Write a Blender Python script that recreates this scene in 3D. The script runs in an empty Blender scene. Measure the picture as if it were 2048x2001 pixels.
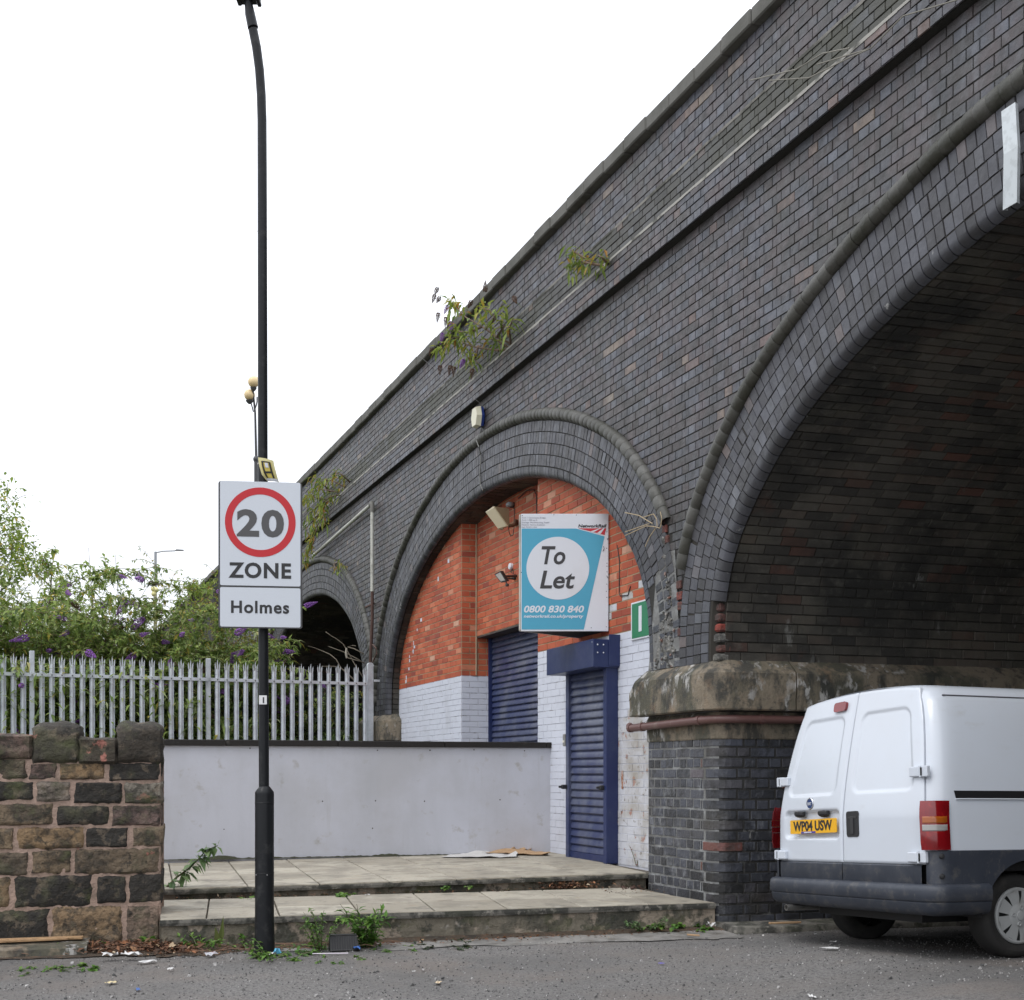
import bpy, math, random
from mathutils import Vector, noise as mnoise
R = math.radians
random.seed(7)
sc = bpy.context.scene
COL = sc.collection
# ---------------------------------------------------------------- camera
F, CX, HY, EYE = 2480.0, 1024.0, 1550.0, 1.3     # focal length in photo pixels, principal column, horizon row, eye height
cam_d = bpy.data.cameras.new('camera'); cam = bpy.data.objects.new('camera', cam_d); COL.objects.link(cam)
cam.location = (0, 0, EYE); cam.rotation_euler = (R(90), 0, 0)
cam_d.sensor_width = 36; cam_d.lens = F / 2048 * 36
cam_d.shift_y = (HY - 1000.5) / 2048
cam_d.clip_end = 1000; cam_d.clip_start = 0.05
sc.camera = cam
# ---------------------------------------------------------------- sky and sun (overcast)
SUN_EL, SUN_AZ = 56, 226                        # azimuth clockwise from +Y: behind and to the left of the camera
w = bpy.data.worlds.new('World'); sc.world = w; w.use_nodes = True
nt = w.node_tree; nt.nodes.clear()
o_ = nt.nodes.new('ShaderNodeOutputWorld'); bg = nt.nodes.new('ShaderNodeBackground')
sky = nt.nodes.new('ShaderNodeTexSky'); sky.sky_type = 'NISHITA'; sky.sun_disc = False
sky.sun_elevation = R(SUN_EL); sky.sun_rotation = R(SUN_AZ); sky.air_density = 1.0; sky.dust_density = 3.0
tc = nt.nodes.new('ShaderNodeTexCoord'); sp = nt.nodes.new('ShaderNodeSeparateXYZ')
nt.links.new(tc.outputs['Generated'], sp.inputs[0])
mr = nt.nodes.new('ShaderNodeMapRange'); mr.inputs['From Min'].default_value = 0; mr.inputs['From Max'].default_value = 1
mr.inputs['To Min'].default_value = 12.0; mr.inputs['To Max'].default_value = 23.0
nt.links.new(sp.outputs['Z'], mr.inputs['Value'])
cx = nt.nodes.new('ShaderNodeCombineXYZ')
for i in range(3): nt.links.new(mr.outputs[0], cx.inputs[i])
tint = nt.nodes.new('ShaderNodeVectorMath'); tint.operation = 'MULTIPLY'; tint.inputs[1].default_value = (0.97, 1.0, 1.06)
nt.links.new(cx.outputs[0], tint.inputs[0])
mx = nt.nodes.new('ShaderNodeMix'); mx.data_type = 'RGBA'; mx.inputs['Factor'].default_value = 0.88   # cloud cover over the blue sky
nt.links.new(sky.outputs[0], mx.inputs['A']); nt.links.new(tint.outputs[0], mx.inputs['B'])
nt.links.new(mx.outputs['Result'], bg.inputs['Color']); bg.inputs['Strength'].default_value = 0.1
nt.links.new(bg.outputs[0], o_.inputs[0])
sd = bpy.data.lights.new('sun', 'SUN'); sd.energy = 0.95; sd.angle = R(25); sd.color = (1.0, 0.97, 0.93)
so = bpy.data.objects.new('sun', sd); COL.objects.link(so)
sv = Vector((math.sin(R(SUN_AZ)) * math.cos(R(SUN_EL)), math.cos(R(SUN_AZ)) * math.cos(R(SUN_EL)), math.sin(R(SUN_EL))))
so.rotation_euler = sv.to_track_quat('Z', 'Y').to_euler(); so.location = sv * 60
vs = sc.view_settings; vs.view_transform = 'Standard'; vs.look = 'None'; vs.exposure = 0.0; vs.gamma = 1.0; vs.use_curve_mapping = False

# ---------------------------------------------------------------- object helpers
def tag(o, label=None, cat=None, group=None, kind=None):
    if label: o['label'] = label
    if cat: o['category'] = cat
    if group: o['group'] = group
    if kind: o['kind'] = kind
    return o
def thing(name, label, cat, loc=(0, 0, 0), group=None):
    o = bpy.data.objects.new(name, None); COL.objects.link(o); o.location = loc; o.empty_display_size = 0.1
    return tag(o, label, cat, group)
ORG = {}
def origin(o):
    v = Vector((0, 0, 0))
    while o is not None:
        v += Vector(o.location); o = o.parent
    return v
class M:
    """collects faces (world coordinates) for one mesh"""
    def __init__(s): s.v = []; s.f = []; s.r = []; s.uv = None; s.mi = []
    def add(s, vs, fs, rnd=0.5, mi=0):
        n = len(s.v); s.v.extend([tuple(p) for p in vs]); s.r.extend([rnd] * len(vs))
        s.f.extend([tuple(i + n for i in f) for f in fs]); s.mi.extend([mi] * len(fs))
    def quad(s, a, b, c, d, rnd=0.5): s.add([a, b, c, d], [(0, 1, 2, 3)], rnd)
    def box(s, c, ax, ay, az, rnd=0.5, mi=0):
        """centre and three half-axis vectors"""
        c = Vector(c); ax = Vector(ax); ay = Vector(ay); az = Vector(az)
        vs = [c + i * ax + j * ay + k * az for k in (-1, 1) for j in (-1, 1) for i in (-1, 1)]
        s.add(vs, [(0, 2, 3, 1), (4, 5, 7, 6), (0, 1, 5, 4), (2, 6, 7, 3), (0, 4, 6, 2), (1, 3, 7, 5)], rnd, mi)
    def bbox(s, c, ax, ay, az, b=0.004, rnd=0.5):
        """bevelled box"""
        c = Vector(c); A = [Vector(ax), Vector(ay), Vector(az)]; L = [a.length for a in A]
        b = min(b, min(L) * 0.45)
        vs = []; idx = {}
        for sx in (-1, 1):
            for sy in (-1, 1):
                for sz in (-1, 1):
                    S = (sx, sy, sz)
                    for k in range(3):
                        p = c.copy()
                        for m in range(3):
                            t = S[m] * (1 if m == k else (1 - b / L[m])); p += A[m] * t
                        idx[(S, k)] = len(vs); vs.append(p)
        fs = []
        for k in range(3):
            m, n = (k + 1) % 3, (k + 2) % 3
            for sg in (-1, 1):
                q = []
                for (u, v) in ((-1, -1), (1, -1), (1, 1), (-1, 1)):
                    S = [0, 0, 0]; S[k] = sg; S[m] = u; S[n] = v; q.append(idx[(tuple(S), k)])
                fs.append(tuple(q) if sg > 0 else tuple(reversed(q)))
        for k in range(3):
            m, n = (k + 1) % 3, (k + 2) % 3
            for u in (-1, 1):
                for v in (-1, 1):
                    q = []
                    for e in (-1, 1):
                        S = [0, 0, 0]; S[k] = e; S[m] = u; S[n] = v; S = tuple(S)
                        q.append((idx[(S, m)], idx[(S, n)]))
                    fs.append((q[0][0], q[0][1], q[1][1], q[1][0]))
        for sx in (-1, 1):
            for sy in (-1, 1):
                for sz in (-1, 1): fs.append(tuple(idx[((sx, sy, sz), k)] for k in range(3)))
        s.add(vs, fs, rnd)
    def tube(s, pts, rad, n=8, rnd=0.5, cap=True):
        pts = [Vector(p) for p in pts]; rings = []
        up0 = None
        for i, p in enumerate(pts):
            d = (pts[min(i + 1, len(pts) - 1)] - pts[max(i - 1, 0)])
            if d.length < 1e-9: d = Vector((0, 0, 1))
            d.normalize()
            if up0 is None:
                up0 = Vector((0, 0, 1)) if abs(d.z) < 0.9 else Vector((1, 0, 0))
            a = d.cross(up0)
            if a.length < 1e-6: a = d.cross(Vector((0, 1, 0)))
            a.normalize(); b = a.cross(d).normalized(); up0 = b
            r = rad[i] if isinstance(rad, (list, tuple)) else rad
            rings.append([p + r * (math.cos(2 * math.pi * k / n) * a + math.sin(2 * math.pi * k / n) * b) for k in range(n)])
        vs = [q for r_ in rings for q in r_]; fs = []
        for i in range(len(rings) - 1):
            for k in range(n):
                fs.append((i * n + k, i * n + (k + 1) % n, (i + 1) * n + (k + 1) % n, (i + 1) * n + k))
        if cap:
            fs.append(tuple(range(n - 1, -1, -1))); fs.append(tuple((len(rings) - 1) * n + k for k in range(n)))
        s.add(vs, fs, rnd)
    def lathe(s, c, axis, prof, n=24, rnd=0.5, cap=False):
        """prof: (radius, height along axis)"""
        c = Vector(c); d = Vector(axis).normalized()
        a = d.cross(Vector((0, 0, 1)) if abs(d.z) < 0.9 else Vector((1, 0, 0))).normalized(); b = a.cross(d)
        vs = []
        for (r, h) in prof:
            for k in range(n):
                t = 2 * math.pi * k / n; vs.append(c + d * h + r * (math.cos(t) * a + math.sin(t) * b))
        fs = []
        for i in range(len(prof) - 1):
            for k in range(n): fs.append((i * n + k, i * n + (k + 1) % n, (i + 1) * n + (k + 1) % n, (i + 1) * n + k))
        if cap:
            fs.append(tuple(range(n))); fs.append(tuple((len(prof) - 1) * n + k for k in range(n)))
        s.add(vs, fs, rnd)
    def grid(s, P, rnd=0.5, close=False):
        """P[i][j] points"""
        n = len(P); m = len(P[0]); vs = [p for r_ in P for p in r_]
        fs = [(i * m + j, i * m + j + 1, (i + 1) * m + j + 1, (i + 1) * m + j) for i in range(n - 1) for j in range(m - 1)]
        if close: fs += [(i * m + m - 1, i * m, (i + 1) * m, (i + 1) * m + m - 1) for i in range(n - 1)]
        s.add(vs, fs, rnd)
    def build(s, name, mat, parent=None, smooth=False, kind=None, loc=None, label=None):
        og = origin(parent) if parent is not None else Vector((0, 0, 0))
        if loc is not None: og = Vector(loc)
        me = bpy.data.meshes.new(name)
        me.from_pydata([(p[0] - og.x, p[1] - og.y, p[2] - og.z) for p in s.v], [], s.f)
        at = me.attributes.new('rnd', 'FLOAT', 'POINT'); at.data.foreach_set('value', s.r)
        if isinstance(mat, (list, tuple)):
            for m_ in mat: me.materials.append(m_)
            me.polygons.foreach_set('material_index', s.mi)
        else: me.materials.append(mat)
        if smooth is True: me.polygons.foreach_set('use_smooth', [True] * len(me.polygons))
        me.update()
        if isinstance(smooth, float):
            me.polygons.foreach_set('use_smooth', [True] * len(me.polygons)); me.set_sharp_from_angle(angle=R(smooth))
        o = bpy.data.objects.new(name, me); COL.objects.link(o)
        if parent is not None:
            o.parent = parent
            if loc is not None: o.location = og - origin(parent)
        elif loc is not None: o.location = og
        if kind: o['kind'] = kind
        if label: o['label'] = label
        return o
def inst(me, name, parent, worldloc):
    o = bpy.data.objects.new(name, me); COL.objects.link(o); o.parent = parent
    o.location = Vector(worldloc) - (origin(parent) if parent else Vector((0, 0, 0)))
    return o
def copy_tree(o, parent=None):
    c = o.copy(); COL.objects.link(c); c.parent = parent
    for ch in [x for x in bpy.data.objects if x.parent == o and x.name != c.name]: copy_tree(ch, c)
    return c
BF = bpy.data.fonts.load('<builtin>') if '<builtin>' in bpy.data.fonts else None
def text(name, s, size, org, rt, up, mat, parent, off=0.0, shear=0.0, sx=1.0, depth=0.0015, align='LEFT', space=1.0, push=0.002, fit=None):
    """flat lettering built in the plane (rt, up) at org, as a mesh child; size = cap height"""
    cu = bpy.data.curves.new(name, 'FONT'); cu.body = s; cu.size = size / 0.729; cu.offset = off * cu.size * .6; cu.shear = shear
    cu.extrude = depth; cu.align_x = align; cu.space_character = space; cu.resolution_u = 4
    to = bpy.data.objects.new(name, cu); COL.objects.link(to)
    bpy.context.view_layer.update()
    me = bpy.data.meshes.new_from_object(to.evaluated_get(bpy.context.evaluated_depsgraph_get()))
    bpy.data.objects.remove(to); bpy.data.curves.remove(cu)
    rt = Vector(rt).normalized(); up = Vector(up).normalized(); n = rt.cross(up)
    xs = [v.co.x for v in me.vertices]; x0, x1 = min(xs), max(xs)
    if fit: sx = fit / (x1 - x0)
    ax = {'LEFT': x0, 'CENTER': (x0 + x1) / 2, 'RIGHT': x1}[align]
    og = Vector(org) + n * push
    po = origin(parent)
    for v in me.vertices:
        v.co = og + rt * ((v.co.x - ax) * sx) + up * v.co.y + n * v.co.z - po
    me.materials.clear(); me.materials.append(mat); me.name = name
    o = bpy.data.objects.new(name, me); COL.objects.link(o); o.parent = parent
    return o
def rrect(w, h, r, n=5):
    pts = []
    for (cx_, cy_, a0) in ((w / 2 - r, h / 2 - r, 0), (-w / 2 + r, h / 2 - r, 90), (-w / 2 + r, -h / 2 + r, 180), (w / 2 - r, -h / 2 + r, 270)):
        for k in range(n + 1):
            t = R(a0 + 90 * k / n); pts.append((cx_ + r * math.cos(t), cy_ + r * math.sin(t)))
    return pts
def plate(m, pts, org, rt, up, h0, h1, rnd=0.5):
    """extruded outline in plane (rt, up)"""
    rt = Vector(rt).normalized(); up = Vector(up).normalized(); n = rt.cross(up); org = Vector(org); k = len(pts)
    vs = [org + rt * x + up * y + n * h0 for x, y in pts] + [org + rt * x + up * y + n * h1 for x, y in pts]
    m.add(vs, [tuple(range(k, 2 * k)), tuple(range(k - 1, -1, -1))] + [(i, (i + 1) % k, k + (i + 1) % k, k + i) for i in range(k)], rnd)
def P(x, y, Y):
    """photo pixel (2048 wide) at depth Y -> world point"""
    return Vector(((x - CX) / F * Y, Y, EYE + (HY - y) / F * Y))
def G(x, y, z=0.0):
    """photo pixel on the level z"""
    Y = (EYE - z) * F / (y - HY); return Vector(((x - CX) / F * Y, Y, z))

# ---------------------------------------------------------------- materials
def mat(name, base, rough=0.8, metal=0.0, layers=(), bump=None, spec=0.5, rough_noise=None, coat=0.0, ao=None):
    """base: colour, or list of (pos, colour) read by the per-piece attribute 'rnd'.
    layers: (colour, scale, lo, hi, strength, (sx, sy, sz)) noise-masked tints in world space. bump: [(scale, strength, dist)]"""
    m = bpy.data.materials.new(name); m.use_nodes = True; t = m.node_tree; N = t.nodes; L = t.links
    p = N['Principled BSDF']; p.inputs['Roughness'].default_value = rough; p.inputs['Metallic'].default_value = metal
    p.inputs['Specular IOR Level'].default_value = spec
    if coat: p.inputs['Coat Weight'].default_value = coat; p.inputs['Coat Roughness'].default_value = 0.08
    geo = N.new('ShaderNodeNewGeometry')
    if isinstance(base, list):
        a = N.new('ShaderNodeAttribute'); a.attribute_name = 'rnd'
        cr = N.new('ShaderNodeValToRGB'); e = cr.color_ramp.elements
        e[0].position, e[0].color = base[0][0], (*base[0][1], 1); e[1].position, e[1].color = base[-1][0], (*base[-1][1], 1)
        for ps, c in base[1:-1]:
            q = e.new(ps); q.color = (*c, 1)
        L.new(a.outputs['Fac'], cr.inputs[0]); cur = cr.outputs[0]
    else:
        rgb = N.new('ShaderNodeRGB'); rgb.outputs[0].default_value = (*base, 1); cur = rgb.outputs[0]
    def nz(scale, st, det=5):
        mp = N.new('ShaderNodeVectorMath'); mp.operation = 'MULTIPLY'; mp.inputs[1].default_value = st
        L.new(geo.outputs['Position'], mp.inputs[0])
        n = N.new('ShaderNodeTexNoise'); n.inputs['Scale'].default_value = scale; n.inputs['Detail'].default_value = det
        n.inputs['Roughness'].default_value = 0.62
        L.new(mp.outputs[0], n.inputs['Vector']); return n
    for ly in layers:
        c, s_, lo, hi, st = ly[:5]; sv_ = ly[5] if len(ly) > 5 else (1, 1, 1)
        n = nz(s_, sv_); mr_ = N.new('ShaderNodeMapRange'); mr_.inputs['From Min'].default_value = lo; mr_.inputs['From Max'].default_value = hi
        mr_.inputs['To Max'].default_value = st; L.new(n.outputs['Fac'], mr_.inputs['Value'])
        fac = mr_.outputs[0]
        if len(ly) > 6:            # second mask: another noise, larger patches
            n2 = nz(ly[6][0], (1, 1, 1), 3); m2 = N.new('ShaderNodeMapRange'); m2.inputs['From Min'].default_value = ly[6][1]; m2.inputs['From Max'].default_value = ly[6][2]
            L.new(n2.outputs['Fac'], m2.inputs['Value']); mu = N.new('ShaderNodeMath'); mu.operation = 'MULTIPLY'
            L.new(fac, mu.inputs[0]); L.new(m2.outputs[0], mu.inputs[1]); fac = mu.outputs[0]
        mxx = N.new('ShaderNodeMix'); mxx.data_type = 'RGBA'
        L.new(fac, mxx.inputs['Factor']); L.new(cur, mxx.inputs['A']); mxx.inputs['B'].default_value = (*c, 1); cur = mxx.outputs['Result']
    L.new(cur, p.inputs['Base Color'])
    if bump:
        prev = None
        for (s_, st, di) in bump:
            n = nz(s_, (1, 1, 1)); b = N.new('ShaderNodeBump'); b.inputs['Strength'].default_value = st; b.inputs['Distance'].default_value = di
            L.new(n.outputs['Fac'], b.inputs['Height'])
            if prev: L.new(prev.outputs[0], b.inputs['Normal'])
            prev = b
        L.new(prev.outputs[0], p.inputs['Normal'])
    if rough_noise:
        n = nz(rough_noise[0], (1, 1, 1)); m3 = N.new('ShaderNodeMapRange'); m3.inputs['To Min'].default_value = rough_noise[1]; m3.inputs['To Max'].default_value = rough_noise[2]
        m3.inputs['From Min'].default_value = .3; m3.inputs['From Max'].default_value = .7
        L.new(n.outputs['Fac'], m3.inputs['Value']); L.new(m3.outputs[0], p.inputs['Roughness'])
    return m
def leaf_mat(name, base, trans=0.35):
    m = mat(name, base, 0.55, spec=0.35); t = m.node_tree; p = t.nodes['Principled BSDF']
    tr = t.nodes.new('ShaderNodeBsdfTranslucent'); ms = t.nodes.new('ShaderNodeMixShader'); ms.inputs[0].default_value = trans
    src = p.inputs['Base Color'].links[0].from_socket
    t.links.new(src, tr.inputs['Color']); t.links.new(p.outputs[0], ms.inputs[1]); t.links.new(tr.outputs[0], ms.inputs[2])
    t.links.new(ms.outputs[0], t.nodes['Material Output'].inputs[0]); return m
ST = (1, 1, .16)   # vertical streaks
BLUE = mat('blue_brick', [(0, (.040, .036, .036)), (.12, (.056, .049, .049)), (.24, (.068, .060, .062)), (.34, (.076, .067, .072)), (.44, (.058, .055, .058)), (.47, (.050, .052, .060)), (.6, (.064, .067, .081)), (.74, (.080, .085, .103)), (.86, (.108, .117, .142)), (.91, (.078, .070, .080)), (.94, (.14, .15, .172)), (.96, (.12, .085, .078)), (.98, (.17, .115, .10)), (1, (.22, .18, .14))], 0.44,
    layers=[((.026, .026, .024), 10, .47, .70, .6), ((.048, .047, .036), .9, .44, .66, .55), ((.17, .18, .205), 13, .54, .76, .6, (1, 1, .7), (1.2, .38, .62)), ((.105, .078, .080), 4, .48, .66, .55), ((.20, .21, .23), 5, .58, .80, .65, ST, (.8, .42, .66)),
            ((.025, .025, .023), 3, .54, .72, .6, (1, 1, .12)), ((.55, .55, .53), 7, .68, .74, .75, (1, 1, .22), (1.1, .55, .68))], bump=[(60, .35, .01), (12, .35, .022)], rough_noise=(14, .34, .62))
RINGB = mat('arch_ring_brick', [(0, (.036, .035, .038)), (.3, (.050, .049, .056)), (.6, (.060, .061, .072)), (.85, (.076, .078, .092)), (.96, (.10, .105, .12)), (1, (.13, .105, .10))], 0.45,
    layers=[((.035, .035, .034), 6, .45, .7, .5), ((.24, .25, .27), 4, .58, .82, .6, (1, 1, .13), (.9, .42, .62)),
            ((.5, .5, .48), 8, .68, .74, .6, (1, 1, .3), (1.2, .56, .7))], bump=[(60, .3, .01), (14, .25, .02)], rough_noise=(14, .34, .6))
SOFF = mat('soffit_brick', [(0, (.032, .029, .025)), (.4, (.062, .055, .045)), (.7, (.084, .076, .062)), (.88, (.080, .064, .050)), (.96, (.075, .045, .033)), (1, (.11, .050, .035))], 0.7,
    layers=[((.014, .014, .012), .8, .44, .60, .9), ((.085, .078, .058), 1.8, .52, .70, .6), ((.10, .095, .08), 9, .56, .72, .55), ((.11, .045, .03), 2.2, .60, .74, .4), ((.27, .27, .25), 7, .62, .70, .7, (1, 1, .3), (1.2, .54, .64))], bump=[(40, .5, .015)])
MORT_D = mat('dark_mortar', (.028, .027, .024), .95, layers=[((.2, .2, .18), 5, .62, .72, .6, (1, 1, 1), (.9, .5, .65))], bump=[(70, .4, .01)])
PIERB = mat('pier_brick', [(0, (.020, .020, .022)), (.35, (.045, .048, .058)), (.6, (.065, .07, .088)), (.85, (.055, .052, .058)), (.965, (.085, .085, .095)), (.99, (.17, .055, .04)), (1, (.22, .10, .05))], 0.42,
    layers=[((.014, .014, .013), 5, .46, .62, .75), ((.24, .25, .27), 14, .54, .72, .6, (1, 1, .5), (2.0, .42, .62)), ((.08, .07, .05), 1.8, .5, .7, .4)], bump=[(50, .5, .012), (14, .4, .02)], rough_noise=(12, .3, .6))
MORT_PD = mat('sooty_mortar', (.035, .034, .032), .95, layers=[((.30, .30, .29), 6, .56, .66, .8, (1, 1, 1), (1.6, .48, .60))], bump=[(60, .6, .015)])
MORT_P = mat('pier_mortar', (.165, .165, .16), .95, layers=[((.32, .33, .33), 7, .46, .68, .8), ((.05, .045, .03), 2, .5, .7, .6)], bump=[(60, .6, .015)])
CAPS = mat('springer_stone_mat', (.20, .165, .12), .85, layers=[((.065, .064, .045), 2.2, .42, .56, .9, (1, 1, .4)), ((.028, .029, .026), 5, .50, .60, .85, (1, 1, .4)), ((.30, .23, .16), 8, .56, .70, .5), ((.05, .05, .045), 18, .54, .62, .6),
    ((.42, .41, .39), 11, .54, .62, .85, (1, 1, .5), (1.7, .50, .58)), ((.27, .17, .10), 5, .58, .75, .5)], bump=[(30, .5, .02), (90, .4, .008)])
COPE = mat('coping_mat', (.125, .122, .11), .85, layers=[((.06, .06, .048), 3, .42, .65, .7), ((.22, .21, .19), 8, .6, .75, .4)], bump=[(50, .4, .01)])
ROLLM = mat('roll_brick', [(0, (.045, .043, .036)), (.6, (.065, .063, .054)), (1, (.095, .093, .084))], .5,
    layers=[((.024, .025, .014), 3, .45, .62, .75), ((.5, .5, .48), 6, .68, .76, .8, (1, 1, 1), (1.1, .55, .66))], bump=[(50, .4, .01)])
REDB = mat('red_brick', [(0, (.25, .050, .030)), (.12, (.36, .075, .034)), (.5, (.42, .088, .036)), (.85, (.47, .11, .045)), (.97, (.52, .15, .07)), (1, (.55, .32, .22))], .75,
    layers=[((.20, .05, .035), 6, .5, .75, .45), ((.55, .50, .47), 7, .66, .74, .75, (1, 1, .3), (.7, .56, .66))], bump=[(60, .4, .008)])
MORT_R = mat('buff_mortar', (.36, .27, .17), .95, bump=[(70, .4, .008)])
PAINT = mat('lilac_white_painted_brick', (.60, .625, .70), .55, layers=[((.42, .43, .46), 3, .5, .75, .5), ((.25, .22, .2), 16, .70, .76, .6)], bump=[(40, .35, .008)])
PEEL = mat('peeling_white_brick', (.56, .57, .61), .65, layers=[((.40, .38, .34), 4, .45, .65, .7), ((.36, .14, .10), 8, .61, .66, .8), ((.16, .14, .11), 15, .60, .66, .8), ((.26, .22, .16), 1.6, .50, .68, .6)], bump=[(40, .6, .01)])
MORT_W = mat('painted_joint', (.50, .51, .56), .8, layers=[((.12, .11, .10), 8, .55, .66, .7)])
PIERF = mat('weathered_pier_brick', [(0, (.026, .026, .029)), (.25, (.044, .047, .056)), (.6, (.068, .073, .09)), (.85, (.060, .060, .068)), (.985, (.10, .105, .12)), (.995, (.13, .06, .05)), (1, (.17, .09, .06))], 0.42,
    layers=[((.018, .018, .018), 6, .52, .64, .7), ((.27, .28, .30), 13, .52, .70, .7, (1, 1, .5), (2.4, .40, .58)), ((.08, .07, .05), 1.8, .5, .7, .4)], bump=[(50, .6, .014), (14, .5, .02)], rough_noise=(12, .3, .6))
# ---------------------------------------------------------------- viaduct frame: s runs along the face away from the camera, n into the structure, tunnels run along W
U = Vector((-.3704, .9289, 0)); NN = Vector((.9289, .3704, 0)); W = Vector((.9593, .2823, 0)); O = Vector((1.72, 10.38, 0)); Z = Vector((0, 0, 1))
def fp(s, z, off=0.0): return O + U * s + NN * off + Z * z
def s_of(x, off=0.0):
    b = O + NN * off; k = (x - CX) / F
    return (b.x - k * b.y) / (.3704 + .9289 * k)
def fpx(x, y, off=0.0):
    """photo pixel -> (s, z) on the plane at this depth into the face"""
    s = s_of(x, off); Y = (O + U * s + NN * off).y
    return s, EYE + (HY - y) / F * Y
def crm(pts, n=8):
    out = []
    q = [pts[0]] + list(pts) + [pts[-1]]
    for i in range(1, len(q) - 2):
        a, b, c, d = q[i - 1], q[i], q[i + 1], q[i + 2]
        for k in range(n):
            t = k / n
            out.append(tuple(.5 * (2 * b[j] + (c[j] - a[j]) * t + (2 * a[j] - 5 * b[j] + 4 * c[j] - d[j]) * t * t + (-a[j] + 3 * b[j] - 3 * c[j] + d[j]) * t ** 3) for j in range(len(b))))
    out.append(tuple(pts[-1])); return out
HALF = [(0, 2.25), (.005, 2.5), (.05, 2.83), (.19, 3.19), (.46, 3.54), (.90, 3.93), (1.45, 4.24), (2.1, 4.50), (2.9, 4.71), (3.6, 4.81), (4.36, 4.85)]
def arch_pts(s0, k=1.0):
    a = [(s0 + t, 2.25 + (z - 2.25) * k) for t, z in HALF]
    b = [(s0 + 8.72 - t, 2.25 + (z - 2.25) * k) for t, z in HALF[:-1]][::-1]
    return a + b
class Arch:
    def __init__(s, s0, k=1.0):
        s.s0 = s0; s.s1 = s0 + 8.72; p = crm(arch_pts(s0, k), 8); s.p = p
        s.L = [0]
        for i in range(1, len(p)): s.L.append(s.L[-1] + math.dist(p[i], p[i - 1]))
        s.len = s.L[-1]
    def at(s, l):
        l = max(0, min(s.len, l)); lo, hi = 0, len(s.L) - 1
        while hi - lo > 1:
            m = (lo + hi) // 2
            if s.L[m] <= l: lo = m
            else: hi = m
        t = (l - s.L[lo]) / max(1e-9, s.L[hi] - s.L[lo]); a, b = s.p[lo], s.p[hi]
        i0 = max(0, lo - 1); i1 = min(len(s.p) - 1, hi + 1)
        tx, tz = s.p[i1][0] - s.p[i0][0], s.p[i1][1] - s.p[i0][1]; d = math.hypot(tx, tz)
        return a[0] + (b[0] - a[0]) * t, a[1] + (b[1] - a[1]) * t, -tz / d, tx / d     # position and outward normal
    def off(s, l, d):
        x, z, nx, nz_ = s.at(l); return x + nx * d, z + nz_ * d
ARCHES = [Arch(-8.72, .95), Arch(1.22), Arch(11.35), Arch(21.5)]
def zext(a, s, d):
    """height of the offset curve of arch a over s, or None"""
    key = ('e', id(a), d)
    if key not in ORG:
        ORG[key] = [a.off(a.len * i / 160, d) for i in range(161)]
    c = ORG[key]
    if s < c[0][0] or s > c[-1][0]: return None
    for i in range(160):
        if c[i][0] <= s <= c[i + 1][0]:
            t = (s - c[i][0]) / max(1e-9, c[i + 1][0] - c[i][0]); return c[i][1] + (c[i + 1][1] - c[i][1]) * t
    return c[80][1]
def brick(m, mp, u0, u1, v0, v1, h, bev=.005, nu=1, nv=1, rnd=None, base=-.006):
    """one brick as real relief: mp(u, v, h) -> point"""
    if rnd is None: rnd = random.random()
    h += random.uniform(-.0025, .0025)
    us = [u0 + bev + (u1 - u0 - 2 * bev) * i / nu for i in range(nu + 1)]; vs_ = [v0 + bev + (v1 - v0 - 2 * bev) * j / nv for j in range(nv + 1)]
    vs = [mp(u, v, h) for v in vs_ for u in us]; fs = []
    W_ = nu + 1
    for j in range(nv):
        for i in range(nu): fs.append((j * W_ + i, j * W_ + i + 1, (j + 1) * W_ + i + 1, (j + 1) * W_ + i))
    per = [i for i in range(W_)] + [j * W_ + nu for j in range(1, nv + 1)] + [nv * W_ + i for i in range(nu - 1, -1, -1)] + [j * W_ for j in range(nv - 1, 0, -1)]
    uu = lambda i: u0 if i % W_ == 0 else (u1 if i % W_ == nu else us[i % W_])
    vv = lambda i: v0 if i // W_ == 0 else (v1 if i // W_ == nv else vs_[i // W_])
    n = len(vs); vs += [mp(uu(i), vv(i), base) for i in per]; k = len(per)
    for i in range(k): fs.append((per[(i + 1) % k], per[i], n + i, n + (i + 1) % k))
    m.add(vs, fs, rnd)
def lay(u0, u1, course, hd=.1175, st=.235, jit=.0):
    """english bond: yields brick spans of one course"""
    if course % 2: L_, o_ = hd, 0
    else: L_, o_ = st, hd / 2
    i0 = int(math.floor((u0 - o_) / L_)); u = i0 * L_ + o_
    while u < u1 - 1e-6:
        a, b = max(u, u0), min(u + L_, u1)
        if b - a > .035: yield a, b
        u += L_
BULLM = mat('bullnose_brick', [(0, (.034, .034, .038)), (.6, (.050, .051, .060)), (1, (.070, .072, .085))], .4,
    layers=[((.020, .020, .020), 5, .46, .68, .6), ((.20, .21, .23), 5, .60, .80, .6, (1, 1, .3), (.9, .45, .62)), ((.5, .5, .48), 8, .68, .74, .6)], bump=[(50, .3, .01)], rough_noise=(10, .32, .55))
via = thing('railway_viaduct', 'dark blue brick railway viaduct with arches crossing behind the steps', 'viaduct', fp(0, 0))
J = .0026
single = []                # (projected size, mesh) candidates for bricks that become objects of their own
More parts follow.
